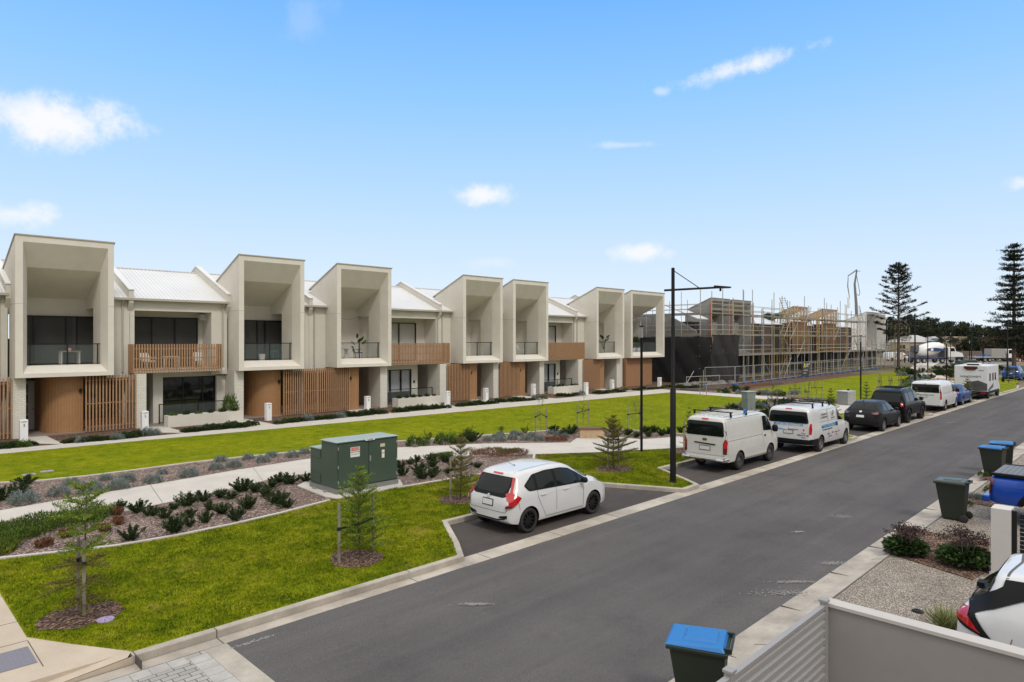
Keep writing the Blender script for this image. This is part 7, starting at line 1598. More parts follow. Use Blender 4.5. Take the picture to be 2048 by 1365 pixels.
# scaffolding
def scaffold(x0, x1, label, seed, top=9.3, side=False):
    rg = random.Random(seed); t = thing('scaffold', label, 'scaffolding', (x0, 34.0, 0), 0, 'scaffolding round the unfinished houses'); L_ = x1-x0; n = max(2, int(round(L_/2.4)))
    for i in range(n+1):
        for y in (0, 1.25):
            m = MB(); m.tube((L_*i/n, y, 0), (L_*i/n, y, top+rg.uniform(-1.0, 1.4 if top > 5 else .5)), .045, n=5); m.build('standard', M_sc if rg.random() < .7 else M_scy, t)
            m = MB(); m.box(L_*i/n-.12, L_*i/n+.12, y-.12, y+.12, 0, .04); m.build('base_plate', M_deck, t)
    for z in (.5, 1.6, 2.9, 3.5, 4.0, 5.1, 5.7, 6.2, 7.3, 7.9, 8.4):
        if z > top: continue
        for y in (0, 1.25):
            if rg.random() < .12: continue
            a_, b_ = -.2, L_+.2
            if rg.random() < .6: a_ = L_/n*rg.randrange(0, max(1, n//2+1))-.2
            if rg.random() < .6: b_ = L_/n*rg.randrange((n+1)//2+1, n+1)+.2
            m = MB(); m.tube((a_, y, z), (max(b_, a_+2), y, z), .034, n=5); m.build('ledger', M_sc if rg.random() < .75 else M_scy, t)
    for z in (2.95, 5.15, 7.35):
        if z > top: continue
        m = MB(); m.box(-.1, L_+.1, .08, 1.18, z-.03, z+.01); m.build('deck', M_deck, t); m = MB(); m.box(-.1, L_+.1, -.015, .015, z+.02, z+.14); m.build('toe_board', M_deck, t)
        for i in range(0, n+1): m = MB(); m.tube((L_*i/n, -.05, z-.08), (L_*i/n, 1.3, z-.08), .025, n=5); m.build('transom', M_sc, t)
    for i in range(n):
        if rg.random() < .8:
            k = rg.choice((0, 1, 2, 3)); z0 = .2+2.2*k; a, b_ = L_*i/n, L_*(i+1)/n
            if rg.random() < .5: a, b_ = b_, a
            m = MB(); m.tube((a, -.04, z0), (b_, -.04, min(top, z0+2.2)), .03, n=5); m.build('brace', M_sc, t)
    return t
def stair(t, x, y, flights=3):
    for k in range(flights):
        z0 = .2+k*2.4; dx = 2.0 if k % 2 == 0 else -2.0; xa = x if k % 2 == 0 else x+2.0
        s = MB()
        for sy in (0, .6): s.tube((xa, y+sy, z0), (xa+dx, y+sy, z0+2.3), .035, n=5)
        for i in range(9): f = (i+.5)/9; s.box(xa+dx*f-.12, xa+dx*f+.12, y, y+.6, z0+2.3*f-.015, z0+2.3*f+.015)
        s.build('stair_flight', M_sc, t)
S1 = scaffold(63.4, 78.0, 'scaffold bays around the grey sheeted houses and behind the black shade cloth', 1)
S2 = scaffold(78.6, 92.5, 'scaffold bays with zigzag stairs, second section from the left', 2, 9.0); stair(S2, .6, -1.0, 4)
S3 = scaffold(93.0, 103.5, 'scaffold bays in front of the bare timber frames', 3, 9.2); S4 = scaffold(104.0, 112.0, 'scaffold bays between the timber frames and the white houses', 4, 8.8); stair(S4, 2, -.9, 4)
S5 = scaffold(112.5, 126.5, 'low scaffold bays in front of the white primed houses at the right end', 5, 4.6); S5b = scaffold(127.5, 136, 'open scaffold tower standing free at the right end of the site', 6, 7.4); stair(S5b, 2, .2, 3)
t = thing('scaffold', 'side return of scaffold running back from the corner beside the corner-balcony house', 'scaffolding', (63.4, 35.3, 0), 0, 'scaffolding round the unfinished houses')
for i in range(1, 7):
    for x in (0, 1.25): m = MB(); m.tube((x, i*2.2, 0), (x, i*2.2, 9.0+random.uniform(-1, .8)), .035, n=5); m.build('standard', M_sc, t)
for z in (.5, 1.6, 2.9, 4.0, 5.1, 5.7, 6.2, 7.3, 7.9, 8.4):
    for x in (0, 1.25): m = MB(); m.tube((x, 0, z), (x, 13.4, z), .026, n=5); m.build('ledger', M_sc, t)
for z in (5.15, 7.35): m = MB(); m.box(.08, 1.18, 0, 13.3, z-.04, z+.02); m.build('deck', M_deck, t); m = MB(); m.box(-.03, .0, 0, 13.3, z+.02, z+.14); m.build('toe_board', M_deck, t)
# the dark side of the unfinished block behind it and its sloping grey gable
t = thing('unfinished_gable', 'grey sloping gable wall of the building site seen through the scaffold, beside the corner-balcony house', 'unfinished wall', (65.6, 37.0, 0)); t['group'] = 'houses under construction'
m = MB(); m.prism([(0,0,5.0),(0,0,5.6),(0,3.4,7.4),(0,12,7.4),(0,12,0),(0,.3,0),(0,.3,5.0)],(.2,0,0)); m.build('wall', M_fc, t); m = MB(); m.box(.2,1.2,.3,12,0,6.6); m.build('dark_opening', M_wrap, t); m = MB(); m.prism([(.2,0,7.0),(.2,5,9.0),(.2,5,8.9),(.2,0,6.9)],(2.5,0,0)); m.build('roof', M_roof, t)
# shade cloth
def cloth(p0, p1, z0, z1, name, label, sag=.12, seed=0):
    rg = random.Random(seed); t = thing(name, label, 'shade cloth', (p0[0], p0[1], 0)); d = Vector((p1[0]-p0[0], p1[1]-p0[1])); L_ = d.length; d.normalize(); nn = Vector((d.y, -d.x)); nx = max(4, int(L_/.35)); nz = 14; m = MB(); V = []
    for i in range(nx+1):
        for j in range(nz+1):
            u = L_*i/nx; z = z0+(z1-z0)*j/nz-(.10*abs(math.sin(u*1.3)) if j == nz else 0); o = .07*math.sin(u*2.1+z*1.7)+.05*math.sin(u*5+z*3)+.03*rg.uniform(-1, 1); V.append((d.x*u+nn.x*o, d.y*u+nn.y*o, z))
    m.add(V, [(i*(nz+1)+j, (i+1)*(nz+1)+j, (i+1)*(nz+1)+j+1, i*(nz+1)+j+1) for i in range(nx) for j in range(nz)]); m.build('cloth', M_mesh, t, smooth=True); return t
cloth((63.25, 47.5), (63.25, 33.9), .05, 5.0, 'shade_cloth', 'black shade cloth on the side of the scaffold, facing the corner-balcony house', seed=1)
cloth((63.25, 33.85), (69.2, 33.85), .05, 5.2, 'shade_cloth', 'black shade cloth hanging on the front corner of the scaffold', seed=2)
# temporary fence with blue feet, banner
FX = [(60.2, 33.0), (64.4, 31.9)]+[(64.4+2.4*i, 31.9+.04*2.4*i) for i in range(1, 24)]
M_blu = mat('foot_blue', (.03,.14,.38), .6); M_wire = mat('fence_wire', (.25,.25,.25), .6, metal=.3, alpha=.07)
for i in range(len(FX)-1):
    (xa, ya), (xb, yb) = FX[i], FX[i+1]; t = thing('site_barrier', 'temporary mesh fence panel along the second lawn in front of the scaffolding', 'fence panel', (xa, ya, 0), math.atan2(yb-ya, xb-xa), 'temporary fence panels in front of the scaffolding'); L_ = math.hypot(xb-xa, yb-ya)
    m = MB(); m.tube((.04,0,.1),(.04,0,1.9),.025,n=5); m.tube((L_-.04,0,.1),(L_-.04,0,1.9),.025,n=5); m.tube((.04,0,1.88),(L_-.04,0,1.88),.025,n=5); m.tube((.04,0,.2),(L_-.04,0,.2),.022,n=5); m.tube((.04,0,1.0),(L_-.04,0,1.0),.012,n=4); m.build('frame', M_sc, t)
    m = MB(); m.quad((.04,0,.2),(L_-.04,0,.2),(L_-.04,0,1.88),(.04,0,1.88)); m.build('mesh', M_wire, t)
    q = thing('barrier_weight', 'blue fence foot on the grass edge in front of the scaffolding', 'fence foot', (xa, ya, 0), 0, 'blue feet of the temporary fence'); m = MB(); m.box(-.38,.38,-.16,.16,0,.13); m.box(-.08,.08,-.06,.06,.13,.2); m.build('block', M_blu, q, bevel=.02)
t = thing('site_banner', 'dark grey site banner with yellow letter A mark tied to the temporary fence', 'banner', (83.2, 32.45, .15), .04)
m = MB(); m.box(0,2.3,-.03,-.02,.05,1.75); m.build('sheet', mat('banner_grey', (.035,.037,.042), .6), t)
M_yl = mat('logo_yellow', (.70,.72,.03), .5); m = MB(); m.prism([(.35,-.035,1.05),(.55,-.035,1.62),(.75,-.035,1.62),(1.0,-.035,1.05),(.78,-.035,1.05),(.62,-.035,1.42),(.50,-.035,1.05)],(0,-.01,0)); m.build('logo', M_yl, t)
for i, (a, b_, z, h_) in enumerate(((1.15,2.1,1.42,.07),(1.15,1.9,1.18,.06))): writing(('AUGUSTUS','HOMES')[i], .26, M_white, (a,-.045,z), (R(90),0,0), t, 'sign_text', align='LEFT')
writing('Community living', .2, M_white, (.3,-.045,.72), (R(90),0,0), t, 'sign_text', align='LEFT'); writing('f Facebook', .2, M_white, (.3,-.045,.38), (R(90),0,0), t, 'sign_text', align='LEFT')
# wind fence line, rocks and dark strip left of the site
sheet('lane', [(55.5,33.2),(60,31.2),(66,31.0),(72,30.2),(70,29.3),(60,29.6),(54.6,31.0)], .03, mat('lane_dark', (.05,.045,.045), .9))
t = thing('timber_edging', 'rusty low retaining edge along the front of the dark lane', 'edging', (58.5, 29.5, 0)); m = MB(); m.box(0,9,-.05,.05,0,.25); m.build('board', mat('rusty_brown', (.16,.07,.035), .8), t)
M_rock = mat('rock_grey', (.17,.16,.15), .9, var=.3, vscale=3)
def rock(seed):
    rg = random.Random(seed); bm = bmesh.new(); bmesh.ops.create_icosphere(bm, subdivisions=2, radius=.5)
    for v in bm.verts: v.co *= rg.uniform(.8, 1.15); v.co.z *= .6
    me = bpy.data.meshes.new('rock'); bm.to_mesh(me); bm.free(); me.materials.append(M_rock); return me
RK = [rock(i) for i in range(4)]
for i in range(34):
    o = bpy.data.objects.new('boulder', random.choice(RK)); COL.objects.link(o); u = i/33; o.location = (59.2+u*6.8+random.uniform(-.2,.2), 35.2-1.6*u+random.uniform(-.5,.5), .05); o.scale = (random.uniform(.6,1.2),)*3; o.rotation_euler = (0,0,random.uniform(0,6)); tag(o, 'grey boulder along the foot of the black shade cloth', 'boulder', 'boulders along the foot of the shade cloth')
t = thing('handrail', 'galvanised rail barrier in front of the black shade cloth', 'barrier', (58.8, 34.2, 0), -.16); m = MB(); [m.tube((x,0,0),(x,0,1.55 if i % 2 else 1.0),.035,n=6) for i, x in enumerate((0,2.6,5.2))]; m.tube((0,0,.95),(5.2,0,.95),.03,n=6); m.build('rails', M_sc, t); m = MB(); m.tube((-.1,0,.2),(1.1,0,1.5),.03,n=5); m.build('brace', M_sc, t)
# concrete pump boom
t = thing('pump_boom', 'grey articulated concrete pump boom rising behind the white primed houses', 'concrete pump', (125, 39.5, 0)); M_bm = mat('boom_grey', (.22,.21,.20), .5, metal=.2)
ux, uy = ST*.9, -CT*.9
def bp(px_, z): s = (px_-1729)/F*115/ .9; return (ux*s, uy*s, z)
m = MB(); m.path([bp(1731,6), bp(1729,11.0), bp(1726,14.4), bp(1730.5,16.9)], [.30,.24,.18,.12], 6); m.build('mast', M_bm, t); m = MB(); m.path([bp(1730.5,16.9), bp(1714,15.9)], [.13,.09], 6); m.build('outer_arm', M_bm, t)
m = MB(); m.path([bp(1730,15.9), bp(1736.5,12.9), bp(1735,12.4), bp(1729,12.6)], .05, 5); m.build('strut', M_bm, t); m = MB(); m.path([bp(1713,16.0), bp(1712,14.0), bp(1715,12.3), bp(1714,10.2)], [.05,.09,.06,.09], 6); m.build('hose', M_bm, t); m = MB(); m.tube(bp(1714,10.2), bp(1713,12.0), .22, .16, 8); m.build('hose_end', M_white, t); m = MB(); m.tube(bp(1731,16.6), bp(1738,16.7), .05, n=5); m.build('bracket', M_bm, t)
m = MB(); m.box(-1.2,1.2,-1.2,1.2,0,1.2); m.box(-.4,.4,-.4,.4,1.2,6); m.build('turret', M_bm, t)
# ============================================================ the row on the viewer's own side of the street: never in frame, but it shades the street side and shows in the windows
M_opp = mat('opposite_wall', (.30,.27,.23), .85, var=.1, vscale=.6); M_oppw = mat('opposite_dark', (.03,.03,.03), .3)
for i in range(9):
    x0 = -38+i*13.5; o_ = MB(); o_.box(x0, x0+11.5, -26, -8.5, 0, 8.6); o_.box(x0+4.2, x0+7.5, -8.5, -7.4, 2.9, 8.2); o = tag(o_.build('building_behind_viewer', M_opp), kind='structure')
    q = MB(); [q.box(x0+a, x0+a+w_, -8.49, -8.44, z, z+h_) for a, w_, z, h_ in ((.6,2.6,.2,2.3),(.8,2.4,3.6,2.2),(8.2,2.6,3.6,2.2),(8.0,3.0,.2,2.3))]; [q.box(x0+4.5, x0+7.2, -7.41, -7.36, 3.2, 6.8)]; w_ = q.build('window_behind_viewer', M_oppw); w_.parent = o
# ============================================================ TRUCKS, WORKER, FAR HOUSES, TREES
def face(px_, d, rz=None): return W(px_, d)
M_trb = mat('truck_blue', (.02,.05,.16), .5); M_trw = mat('truck_white', (.72,.72,.71), .35); M_trg = mat('truck_grey', (.10,.10,.11), .6)
VA = TH-R(90)     # heading whose side faces the viewer squarely
g = W(1868, 134); t = thing('mixer_truck', 'concrete mixer truck with white drum, blue stripe and white bonneted cab', 'mixer truck', g, VA+R(4))
# local x to the right in the picture, y away
m = MB(); m.box(-5.3,4.6,-.45,.45,.75,1.0); m.box(-4.8,-1.2,-1.0,1.0,.95,1.15); m.build('chassis', M_trb, t)
m = MB(); prof = [(.55,-2.9),(.9,-2.7),(1.25,-1.9),(1.42,-.8),(1.40,.5),(1.15,1.7),(.8,2.3),(.75,2.6),(0,2.6)]; m.lathe(prof, 28, axis='x'); tl = R(-9)
m.v = [(x*math.cos(tl)-z*math.sin(tl)*-1*-1, y, x*math.sin(-tl)*-1*-1+z*math.cos(tl)) for x, y, z in m.v]; m.v = [(x-.9, y, z+2.75) for x, y, z in m.v]; dr_ = m.build('drum', M_trw, t, smooth=True)
m = MB(); 
for k in range(15):
    a = (k/14-.5); x = -2.6+k*.27; zc_ = 2.75-.12*a-.05; hh = .34*math.sin(math.pi*k/14)**.6+.02
    if k: m.add([(px0, -1.47, pz0-ph), (x, -1.47, zc_-hh), (x, -1.47, zc_+hh), (px0, -1.47, pz0+ph)], [(0,1,2,3)])
    px0, pz0, ph = x, zc_, hh
m.build('stripe', M_trb, dr_); m = MB(); m.lathe([(.0,-.02),(.30,-.02),(.30,0)],16,(-1.5,-1.49,2.7),axis='y'); m.build('logo', M_white, dr_)
m = MB(); m.box(-4.6,-3.6,-.7,.7,2.2,3.5); m.build('hopper', M_trg, t, bevel=.1); m = MB(); m.prism([(-4.4,-.3,2.3),(-6.3,-.3,1.5),(-6.3,-.3,1.3),(-4.4,-.3,2.0)],(0,.6,0)); m.build('chute', M_trg, t)
m = MB(); m.prism([(2.2,-1.1,1.2),(2.2,-1.1,3.2),(3.5,-1.1,3.2),(3.9,-1.1,2.3),(5.2,-1.1,2.0),(5.5,-1.1,1.2)],(0,2.2,0)); cb = m.build('cab', M_trw, t, bevel=.08); m = MB(); m.prism([(2.7,-1.11,2.35),(2.7,-1.11,3.0),(3.4,-1.11,3.0),(3.65,-1.11,2.35)],(0,-.01,0)); m.build('side_window', M_cglass, cb)
m = MB(); m.box(1.5,2.15,-1.0,1.0,1.1,3.1); m.build('exhaust_stack', M_trg, t); m = MB(); m.box(5.3,5.6,-1.15,1.15,.6,1.2); m.build('bumper', M_trg, t); m = MB(); m.box(2.2,3.6,-1.15,-.9,.6,1.2); m.build('fuel_tank', M_rims, t)
def twheels(t, xs, r=.52, y=1.05):
    for x in xs:
        for sg in (-1, 1):
            m = MB(); m.lathe([(0,-.1),(r*.55,-.16),(r*.6,-.18),(r*.95,-.17),(r,-.1),(r,.15),(0,.15)],22,(x,sg*y,r),axis='y')
            if sg > 0: m.v = [(a,2*y-b_,c_) for a,b_,c_ in m.v]
            w_ = m.build('wheel', M_tyre, t, smooth=True, autosm=40); m = MB(); m.lathe([(0,-.13),(r*.5,-.19),(r*.52,-.17)],16,(x,sg*y,r),axis='y'); m.build('rim', M_rims, w_)
twheels(t, [-4.2,-2.9,.9,4.4])
g = W(1992, 142); t = thing('flatbed_truck', 'white flatbed truck with grey canvas box behind its cab', 'truck', g, VA+R(2))
m = MB(); m.box(-5.2,4.6,-.5,.5,.6,.85); m.build('chassis', M_trg, t); m = MB(); m.box(-5.4,1.2,-1.1,1.1,.85,1.15); [m.box(x,x+.08,-1.12,-1.1,.7,1.5) for x in (-5.3,-3,-.6)]; m.build('tray', mat('tray_alloy', (.35,.35,.35), .5, var=.2), t); m = MB(); m.box(-1.8,1.2,-1.05,1.05,1.16,2.75); m.build('canvas_box', mat('canvas_grey', (.30,.29,.27), .8, var=.12), t, bevel=.05)
m = MB(); [m.box(-4.6+i*.7,-4.15+i*.7,-.9,-.3,1.16,1.4+.1*(i % 3)) for i in range(4)]; m.build('load', M_blu, t)
m = MB(); m.prism([(1.6,-1.0,.8),(1.6,-1.0,2.7),(2.9,-1.0,2.7),(3.5,-1.0,1.7),(3.6,-1.0,.8)],(0,2.0,0)); cb = m.build('cab', M_trw, t, bevel=.08); m = MB(); m.prism([(2.0,-1.01,1.75),(2.0,-1.01,2.5),(2.8,-1.01,2.5),(3.2,-1.01,1.75)],(0,-.01,0)); m.build('side_window', M_cglass, cb); twheels(t, [-3.2,-2.2,2.7], .42, .95)
# small far vehicles on the building side
c = sedan('small silver car glimpsed right of the flatbed truck cab', *W(2046,150)[:2], VA, paint('paint_silver', (.35,.35,.36)), 'sedan', 0); c.root.name = 'sedan'
g = W(1770, 150); c = van('white van behind the last scaffold tower, mostly hidden by tubes', g[0], g[1], L=5.0, W=.95, Hh=2.0, p=P_w3, rw=1.1, wb=2.9, r=.34); c.root.rotation_euler = (0,0,VA)
# worker
def person(g, rz, label):
    t = thing('person', label, 'person', g, rz)
    def skin(name, V, E, Rr, m, par=t, sub=1):
        me = bpy.data.meshes.new(name); me.from_pydata(V, E, []); o = bpy.data.objects.new(name, me); COL.objects.link(o); md = o.modifiers.new('s', 'SKIN'); 
        for i, r in enumerate(Rr): me.skin_vertices[0].data[i].radius = (r, r)
        me.skin_vertices[0].data[0].use_root = True; sb = o.modifiers.new('u', 'SUBSURF'); sb.levels = sb.render_levels = sub
        dg = bpy.context.evaluated_depsgraph_get(); m2 = bpy.data.meshes.new_from_object(o.evaluated_get(dg)); o.modifiers.clear(); o.data = m2; m2.materials.clear(); m2.materials.append(m); m2.polygons.foreach_set('use_smooth', [True]*len(m2.polygons)); o.parent = par; return o
    V = [(0,0,.92),(0,0,1.15),(0,0,1.38),(0,0,1.50),(0,0,1.58),(0,0,1.72),(.18,0,1.40),(.24,-.03,1.12),(.20,-.20,.95),(.19,-.26,.93),(-.18,0,1.40),(-.24,-.03,1.12),(-.20,-.20,.95),(-.19,-.26,.93),(.10,0,.86),(.11,-.02,.48),(.11,.02,.08),(.11,-.14,.04),(-.10,0,.86),(-.11,-.02,.48),(-.11,.02,.08),(-.11,-.14,.04)]
    E = [(0,1),(1,2),(2,3),(3,4),(4,5),(2,6),(6,7),(7,8),(8,9),(2,10),(10,11),(11,12),(12,13),(0,14),(14,15),(15,16),(16,17),(0,18),(18,19),(19,20),(20,21)]
    skin('body', V, E, [.14,.13,.15,.06,.08,.095,.06,.045,.035,.03,.06,.045,.035,.03,.09,.06,.045,.04,.09,.06,.045,.04], mat('work_trousers_navy', (.02,.022,.03), .9))
    V2 = [(0,0,.95),(0,0,1.15),(0,0,1.38),(0,0,1.46),(.18,0,1.40),(.23,-.02,1.2),(-.18,0,1.40),(-.23,-.02,1.2)]; skin('work_shirt', V2, [(0,1),(1,2),(2,3),(2,4),(4,5),(2,6),(6,7)], [.165,.15,.17,.08,.085,.07,.085,.07], mat('hi_vis_orange', (.85,.16,.02), .7))
    m = MB(); m.lathe([(0,1.86),(.08,1.84),(.115,1.76),(.12,1.70),(.15,1.69),(.15,1.68),(.0,1.68)],16); m.build('hard_hat', M_white, t); m = MB(); m.lathe([(0,1.56),(.07,1.58),(.085,1.66),(.08,1.70),(0,1.71)],12); m.build('face', mat('skin_tone', (.35,.2,.14), .6), t)
person(W(1809,131), VA+.6, 'worker in orange shirt and white hard hat standing behind the mixer truck')
m_cone = mat('cone_orange', (.75,.12,.03), .6)
t = thing('traffic_cone', 'orange traffic cone beside the flatbed truck cab', 'traffic cone', W(2040,138)); m = MB(); m.lathe([(.28,0),(.28,.05),(.18,.06),(.04,.9),(0,.9)],12); m.build('cone', m_cone, t); m = MB(); m.lathe([(.135,.35),(.10,.55)],12); m.build('band', M_white, t)
# green kiosk behind motorhome, sandstone garden wall
t = thing('green_cabinet', 'low green utility cabinet behind the motorhome roof', 'cabinet', W(1932,100), VA); m = MB(); m.box(-1.3,1.3,-.6,.6,0,1.5); m.box(-.3,1.4,-.7,.7,1.5,1.6); m.box(-1.9,-1.3,-.5,.5,0,1.1); m.build('body', M_green, t, bevel=.02); m = MB(); m.box(-.02,.02,-.62,-.6,.1,1.4); m.build('door_gap', M_black, t)
t = thing('garden_wall', 'low sandstone garden wall curving behind the winding path, left of the motorhome', 'wall', W(1880,93), VA+R(6)); m = MB(); m.box(-1.5,4.5,-.2,.2,0,.55); m.build('stone', mat('sandstone_far', (.36,.25,.17), .85, var=.15, vscale=1.5), t, bevel=.05)
t = thing('garden_wall', 'row of low sandstone blocks at the edge of the second lawn near the two twiggy saplings', 'wall', W(1868,75), VA); m = MB(); [m.box(-2.2+i*1.3,-1.1+i*1.3,-.25,.25,0,.3) for i in range(4)]; m.build('stone', mat('sandstone_far', (.36,.25,.17)), t, bevel=.04)
# far houses
M_cr = mat('wall_cream', (.42,.33,.22), .85, var=.05); M_gr2 = mat('roof_light_grey', (.42,.42,.42), .6, var=.04); M_fw = mat('wall_white_far', (.60,.60,.60), .8)
def fhouse(px0, px1, d, zw, zr, label, m, roof='hip', wins=(), depth=9):
    a, b_ = W(px0, d), W(px1, d); L_ = math.hypot(b_[0]-a[0], b_[1]-a[1]); t = thing('distant_house', label, 'house', a, VA)
    q = MB(); q.box(0,L_,0,depth,0,zw); q.build('wall', m, t)
    q = MB()
    if roof == 'hip': q.add([(-.4,-.4,zw),(L_+.4,-.4,zw),(L_+.4,depth+.4,zw),(-.4,depth+.4,zw),(L_*.25,depth/2,zr),(L_*.75,depth/2,zr)],[(0,1,5,4),(1,2,5),(2,3,4,5),(3,0,4),(0,3,2,1)])
    else: q.box(-.2,L_+.2,-.2,depth+.2,zw,zr)
    q.build('roof', M_gr2 if roof == 'hip' else m, t)
    for (f, w_, z0, z1) in wins:
        q = MB(); q.box(L_*f,L_*f+w_,-.03,.02,z0,z1); fr = q.build('window', M_inside, t); q = MB(); q.box(L_*f-.08,L_*f+w_+.08,-.05,.0,z0-.1,z0); q.build('sill', M_fw, fr)
    return t
fhouse(1790,1876,185,4.0,6.0,'cream single-storey house with pale grey hipped roof behind the mixer truck drum', M_cr, wins=((.12,1.4,1.4,3.2),(.5,.9,2.2,3.2),(.62,.9,2.2,3.2),(.8,1.6,1.4,3.2)))
fhouse(1879,1898,180,4.3,5.6,'narrow cream house front with a gable, middle of the three distant houses', M_cr, 'hip'); fhouse(1897,1932,182,4.6,5.6,'flat-topped cream house with one dark window behind the truck cab', M_cr, 'flat', wins=((.35,1.6,1.6,3.4),(.95,.6,1.4,4.2)))
fhouse(1969,2012,230,4.0,5.6,'white flat-roofed building behind the flatbed truck', M_fw, 'flat', wins=((.1,1.0,1.5,3.0),)); fhouse(1930,1978,225,1.2,2.4,'long pale low building just above the timber fence', M_cr, 'flat')
t = thing('paling_fence', 'long grey-brown timber paling fence behind both trucks', 'fence', W(1795,165), VA); q = MB(); q.box(0,34,0,.08,0,1.9); q.build('palings', mat('paling_brown', (.14,.11,.09), .9, var=.25, vscale=2), t)
# ---- trees
def tree_obj(label, loc, group, trunk_bm, P, D, ln, wd, m, rg, name='pine_tree'):
    t = thing(name, label, 'tree', loc, 0, group); trunk_bm.build('trunk', M_bark, t); leafmesh('crown', P, D, ln, wd, m, t, rg); return t
# left tall pine: open whorls with tufts at the branch ends
rg = np.random.RandomState(301); h_ = 17.7; tb = MB(); tb.path([(0,0,0),(0,0,6),(.05,0,12),(0,0,h_)],[.27,.21,.13,.04],8); P = []; D = []
z = 5.2; k = 0
while z < h_-.4:
    f = (z-5)/(h_-5); Lr = 4.5*(1-f)**.62*(1 if f > .1 else .75)+.4; nb = 7; a0 = rg.uniform(0, 6.28)
    for b in range(nb):
        a = a0+6.283*b/nb+rg.normal(0, .25); Lb = Lr*rg.uniform(.4, 1.15); pts = []
        for s in range(6): u = s/5; pts.append((math.cos(a)*Lb*u, math.sin(a)*Lb*u, z+Lb*(.10*u+.28*u*u*(.4+f))))
        tb.path(pts, [.07-.010*s for s in range(6)], 4)
        for q in range(int(7+5*Lb/2)):
            u = rg.uniform(.35, 1.0)**.6; base = np.array([math.cos(a)*Lb*u, math.sin(a)*Lb*u, z+Lb*(.10*u+.28*u*u*(.4+f))]); side = np.array([-math.sin(a), math.cos(a), 0])*rg.normal(0, .30)*(.3+u)
            for w_ in range(9): P.append(base+side+rg.normal(0, (.11,.11,.06))); D.append(np.array([math.cos(a)*.6, math.sin(a)*.6, .7])+rg.normal(0, .5, 3))
    z += (.55+.25*(1-f))*rg.uniform(.6, 1.5); k += 1
for w_ in range(700): u = rg.uniform(0, 1); P.append(np.array([0,0,h_-1.6*u])+rg.normal(0, (.18+.5*u,.18+.5*u,.1))); D.append(np.array([0,0,1])+rg.normal(0, .6, 3))
P = np.array(P); tree_obj('tall open Norfolk pine with tufted branch ends, left of the two big pines', W(1797,114), 'the two tall pines', tb, P, np.array(D), rg.uniform(.2, .36, len(P)), .085, L_pined, rg)
rg = np.random.RandomState(302); h_ = 19.6; tb = MB(); tb.path([(0,0,0),(0,0,8),(0,0,14),(.1,0,h_)],[.30,.24,.16,.05],8); P = []; D = []; z = 3.6
while z < h_-.3:
    f = (z-3)/(h_-3); Lr = (3.3*(1-f)**.8+.9)*(1.0 if f < .4 else (.72+.35*math.sin(f*23)**2)); nb = 8; a0 = rg.uniform(0, 6.28)
    for b in range(nb):
        a = a0+6.283*b/nb+rg.normal(0, .2); Lb = Lr*rg.uniform(.3, 1.2); dp = rg.uniform(-.06, .22); zj = rg.uniform(-.2, .2); tb.tube((0,0,z+zj),(math.cos(a)*Lb,math.sin(a)*Lb,z+zj+Lb*dp),.05,.02,4,False)
        for q in range(int(30+42*Lb)): u = rg.uniform(.15, 1); P.append(np.array([math.cos(a)*Lb*u, math.sin(a)*Lb*u, z+zj+Lb*dp*u+.1*u*u])+rg.normal(0, (.24,.24,.10))); D.append(np.array([math.cos(a)*.8, math.sin(a)*.8, .5])+rg.normal(0, .5, 3))
    z += (.74 if f > .35 else .85)*rg.uniform(.5, 1.3)
P = np.array(P); tree_obj('tallest Norfolk pine with ragged flat layers at the right edge', W(2028,103), 'the two tall pines', tb, P, np.array(D), rg.uniform(.2, .4, len(P)), .10, L_pined, rg)
def proto_pine(seed, h, r, n):
    rg = np.random.RandomState(seed); tb = MB(); tb.tube((0,0,0),(0,0,h),.25,.05,6); P = []; D = []; z = h*.22
    while z < h*.98:
        f = z/h; Lr = r*(1-f)**.7*1.1+.35; nb = 7
        for b in range(nb):
            a = rg.uniform(0, 6.28); Lb = Lr*rg.uniform(.5, 1.1)
            for q in range(int(n*Lb)): u = rg.uniform(.1, 1); P.append(np.array([math.cos(a)*Lb*u, math.sin(a)*Lb*u, z+.15*Lb*u])+rg.normal(0, (.25,.25,.16))); D.append(rg.normal(0, 1, 3)+np.array([math.cos(a), math.sin(a), .4]))
        z += h*.055
    P = np.array(P); return tree_obj('x', (0,0,-500), None, tb, P, np.array(D), rg.uniform(.35, .7, len(P)), .22, L_far, rg)
PP = [proto_pine(310+i, 12, 3.0, 26) for i in range(3)]
def proto_round(seed, h, r, n, m):
    rg = np.random.RandomState(seed); tb = MB(); tb.path([(0,0,0),(.1,0,h*.4),(.4,.2,h*.7)],[.25,.18,.08],6); tb.path([(.1,0,h*.4),(-.6,.3,h*.72)],[.14,.06],5); P = []; D = []
    for c in range(16):
        a = rg.uniform(0, 6.28); cc = np.array([math.cos(a)*r*rg.uniform(0, .75), math.sin(a)*r*rg.uniform(0, .75), h*rg.uniform(.3, .88)]); rr = r*rg.uniform(.25, .45)
        q = rg.normal(0, 1, (n//16, 3)); q /= np.linalg.norm(q, axis=1)[:, None]; P.append(cc+q*rr*rg.uniform(.6, 1.05, (n//16, 1))); D.append(q+rg.normal(0, .6, q.shape))
    P = np.concatenate(P); return tree_obj('x', (0,0,-500), None, tb, P, np.concatenate(D), rg.uniform(.3, .6, len(P)), .24, m, rg, 'broadleaf_tree')
PR = [proto_round(320, 7, 4.2, 3600, L_far), proto_round(321, 6, 4.5, 3600, L_brush)]
def tg(px, d): return W(px, d)
random.seed(42)
